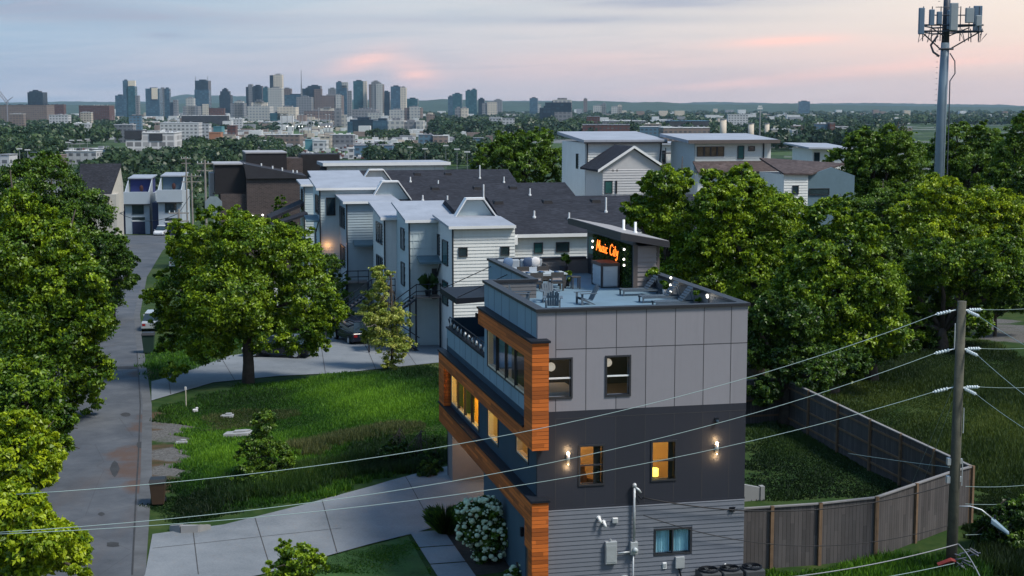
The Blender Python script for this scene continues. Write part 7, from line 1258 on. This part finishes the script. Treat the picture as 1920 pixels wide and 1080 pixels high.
# ---------------------------------------------------------------- woods of the valley: masses nobody could count
def woods(name, regions, size, seed, tone=.5, lm='far'):
    rs = np.random.RandomState(seed); V_, T_ = [], []
    for (x0, x1, y0, y1, n, r, h) in regions:     # picture region of the trunks' feet, number of trees, crown radius, height
        for i in range(n):
            g = G(rs.uniform(x0, x1), rs.uniform(y0, y1)); m = 120; R_ = r * rs.uniform(.7, 1.35); H_ = h * rs.uniform(.65, 1.25)
            d = rs.normal(0, 1, (m, 3)); d[:, 2] = np.abs(d[:, 2]) * 1.1 - .35; d /= np.linalg.norm(d, axis=1)[:, None]
            c = np.array([g.x, g.y, g.z + H_ * .55]) + d * np.array([R_, R_, H_ * .5]) * rs.uniform(.7, 1.08, m)[:, None]
            nr = d + rs.normal(0, .5, (m, 3)); nr /= np.linalg.norm(nr, axis=1)[:, None]; a = np.cross(nr, rs.normal(0, 1, (m, 3))); a /= np.linalg.norm(a, axis=1)[:, None]; b = np.cross(nr, a)
            s = R_ * size * .62 * rs.uniform(.6, 1.3, m)[:, None]; V_.append(np.stack([c - a * s, c + b * s * .7, c + a * s, c - b * s * .7], 1).reshape(-1, 3)); T_.append(np.clip(tone + rs.normal(0, .2) + rs.normal(0, .16, m), 0, 1))
    return tag(raw_mesh(name, np.concatenate(V_), 4, np.concatenate(T_), LEAF[lm]), kind='stuff')
woods('near_woods', [(0, 110, 292, 318, 70, 6, 17), (0, 105, 256, 292, 120, 8, 18), (60, 215, 246, 275, 120, 8, 18), (205, 420, 312, 334, 150, 5.5, 11), (330, 470, 288, 312, 120, 6.5, 13), (300, 400, 350, 405, 26, 2.5, 4), (215, 300, 340, 380, 14, 3.5, 6), (160, 240, 325, 360, 40, 4.5, 8), (290, 400, 312, 345, 60, 4.5, 8)], .42, 11, .55)
woods('verge_woods', [(690, 880, 288, 312, 120, 5, 10), (860, 960, 268, 320, 70, 6, 12), (500, 560, 284, 300, 16, 5, 9), (455, 530, 274, 282, 20, 5, 9), (410, 530, 266, 274, 26, 5, 8), (690, 770, 258, 264, 26, 7, 12), (820, 860, 258, 262, 14, 6, 10)], .42, 12, .55)
woods('bluff_woods', [(810, 1100, 236, 258, 240, 10, 20), (1050, 1300, 246, 262, 170, 9, 18), (1440, 1660, 250, 285, 170, 9, 18), (1250, 1460, 246, 262, 90, 8, 15), (400, 800, 240, 246, 70, 6, 9), (460, 620, 228, 240, 60, 8, 10)], .45, 13, .42)
woods('far_woods', [(0, 240, 222, 244, 200, 12, 15), (200, 480, 222, 248, 130, 9, 10), (780, 1000, 214, 234, 200, 14, 17), (1000, 1300, 213, 232, 260, 16, 18), (1280, 1700, 210, 244, 520, 15, 17), (1640, 1920, 206, 236, 300, 16, 18), (640, 840, 216, 228, 50, 11, 12)], .5, 14, .45)
# scattered far roofs that read as one carpet of houses
def roofs():
    rs = random.Random(21); ms = [MB() for _ in range(4)]
    for (x0, x1, y0, y1, n) in ((0, 240, 206, 240, 150), (200, 470, 214, 262, 420), (780, 1010, 208, 232, 160), (1010, 1260, 204, 240, 360), (1240, 1700, 203, 246, 650), (1640, 1920, 201, 228, 150), (430, 830, 221, 238, 420), (400, 900, 240, 280, 330), (60, 240, 240, 262, 90)):
        for i in range(n):
            g = G(rs.uniform(x0, x1), rs.uniform(y0, y1)); s = min(2.2, max(.5, g.y / 2200)); w, d, h = rs.uniform(5, 20) * s, rs.uniform(6, 15) * s, rs.uniform(3, 7) * s
            if rs.random() < .06: h *= 2.2
            ms[rs.choice((0, 0, 0, 1, 2, 3))].box(g.x - w / 2, g.x + w / 2, g.y - d / 2, g.y + d / 2, g.z - 2, g.z + h)
    for m, c in zip(ms, ('white', 'grey', 'tan', 'cream')): tag(m.build('far_rooftops', LW[c]), kind='stuff')
roofs()
def traffic():
    rs = random.Random(5); ms = [MB() for _ in range(3)]
    for i in range(420):
        x = rs.uniform(395, 700); y = 255 + rs.random() * 42 + (x - 400) * .02; g = G(x, min(y, 299)); ms[rs.choice((0, 0, 1, 2))].box(g.x - 1, g.x + 1, g.y - 2.2, g.y + 2.2, g.z + .6, g.z + 2.1)
    for i in range(260):
        g = G(rs.uniform(90, 250), rs.uniform(281, 299)); ms[rs.choice((0, 0, 1, 2))].box(g.x - 1, g.x + 1, g.y - 2.2, g.y + 2.2, g.z + .3, g.z + 1.9)
    for m, c in zip(ms, ('white', 'dark', 'red')): tag(m.build('distant_traffic', LW[c]), kind='stuff')
traffic()
# ---------------------------------------------------------------- hills on the horizon
def hills():
    for j, (D, prof, c) in enumerate(((14500, [(-400, 186), (60, 192), (120, 190), (200, 191), (300, 190), (325, 181), (345, 177), (375, 178), (430, 180), (480, 181), (560, 186), (800, 188), (850, 187), (940, 189), (1040, 189), (1130, 190), (1250, 194), (1330, 191), (1500, 194), (1640, 193), (1760, 195), (1880, 196), (1925, 199), (2400, 196)], (.030, .055, .05)), (10500, [(-400, 196), (100, 197), (300, 194), (560, 192), (780, 189), (830, 186), (870, 187), (930, 190), (1010, 192), (1070, 190), (1120, 189), (1180, 192), (1240, 191), (1300, 196), (1400, 196), (1500, 194), (1560, 197), (1700, 199), (1850, 201), (2400, 198)], (.026, .05, .035)))):
        rs = random.Random(j + 2); pts = []
        for (xa, ya), (xb, yb_) in zip(prof, prof[1:]):
            n = max(2, int((xb - xa) / 7))
            for i in range(n): f = i / n; f2 = f * f * (3 - 2 * f); pts.append((xa + (xb - xa) * f, ya + (yb_ - ya) * f2 + rs.uniform(-.5, .5)))
        m = MB(); n = len(pts)
        for x, y in pts:
            top = P(x, y, D); m.v += [(top.x * .86, D * .86, -60), (top.x * .93, D * .93, -42 + (top.z + 42) * .55), tuple(top), (top.x * 1.1, D * 1.1, -60)]
        for i in range(n - 1):
            for q in range(3): a = i * 4 + q; m.f.append((a, a + 4, a + 5, a + 1))
        struct('hills', m, mat('wooded_hills_%d' % j, c, .95, .35, .004), smooth=True)
hills()
# ---------------------------------------------------------------- haze in the air
def haze():
    m = bpy.data.materials.new('haze'); m.use_nodes = True; nt = m.node_tree; nt.nodes.clear(); o = nt.nodes.new('ShaderNodeOutputMaterial'); v = nt.nodes.new('ShaderNodeVolumePrincipled')
    v.inputs['Color'].default_value = (.55, .80, 1, 1); v.inputs['Density'].default_value = HAZE; v.inputs['Anisotropy'].default_value = 0.0; nt.links.new(v.outputs[0], o.inputs['Volume'])
    tag(MB().box(-9500, 9500, -300, 17000, -75, 260).build('haze', m), kind='stuff')
HAZE = 2.0e-5
if HAZE: haze()
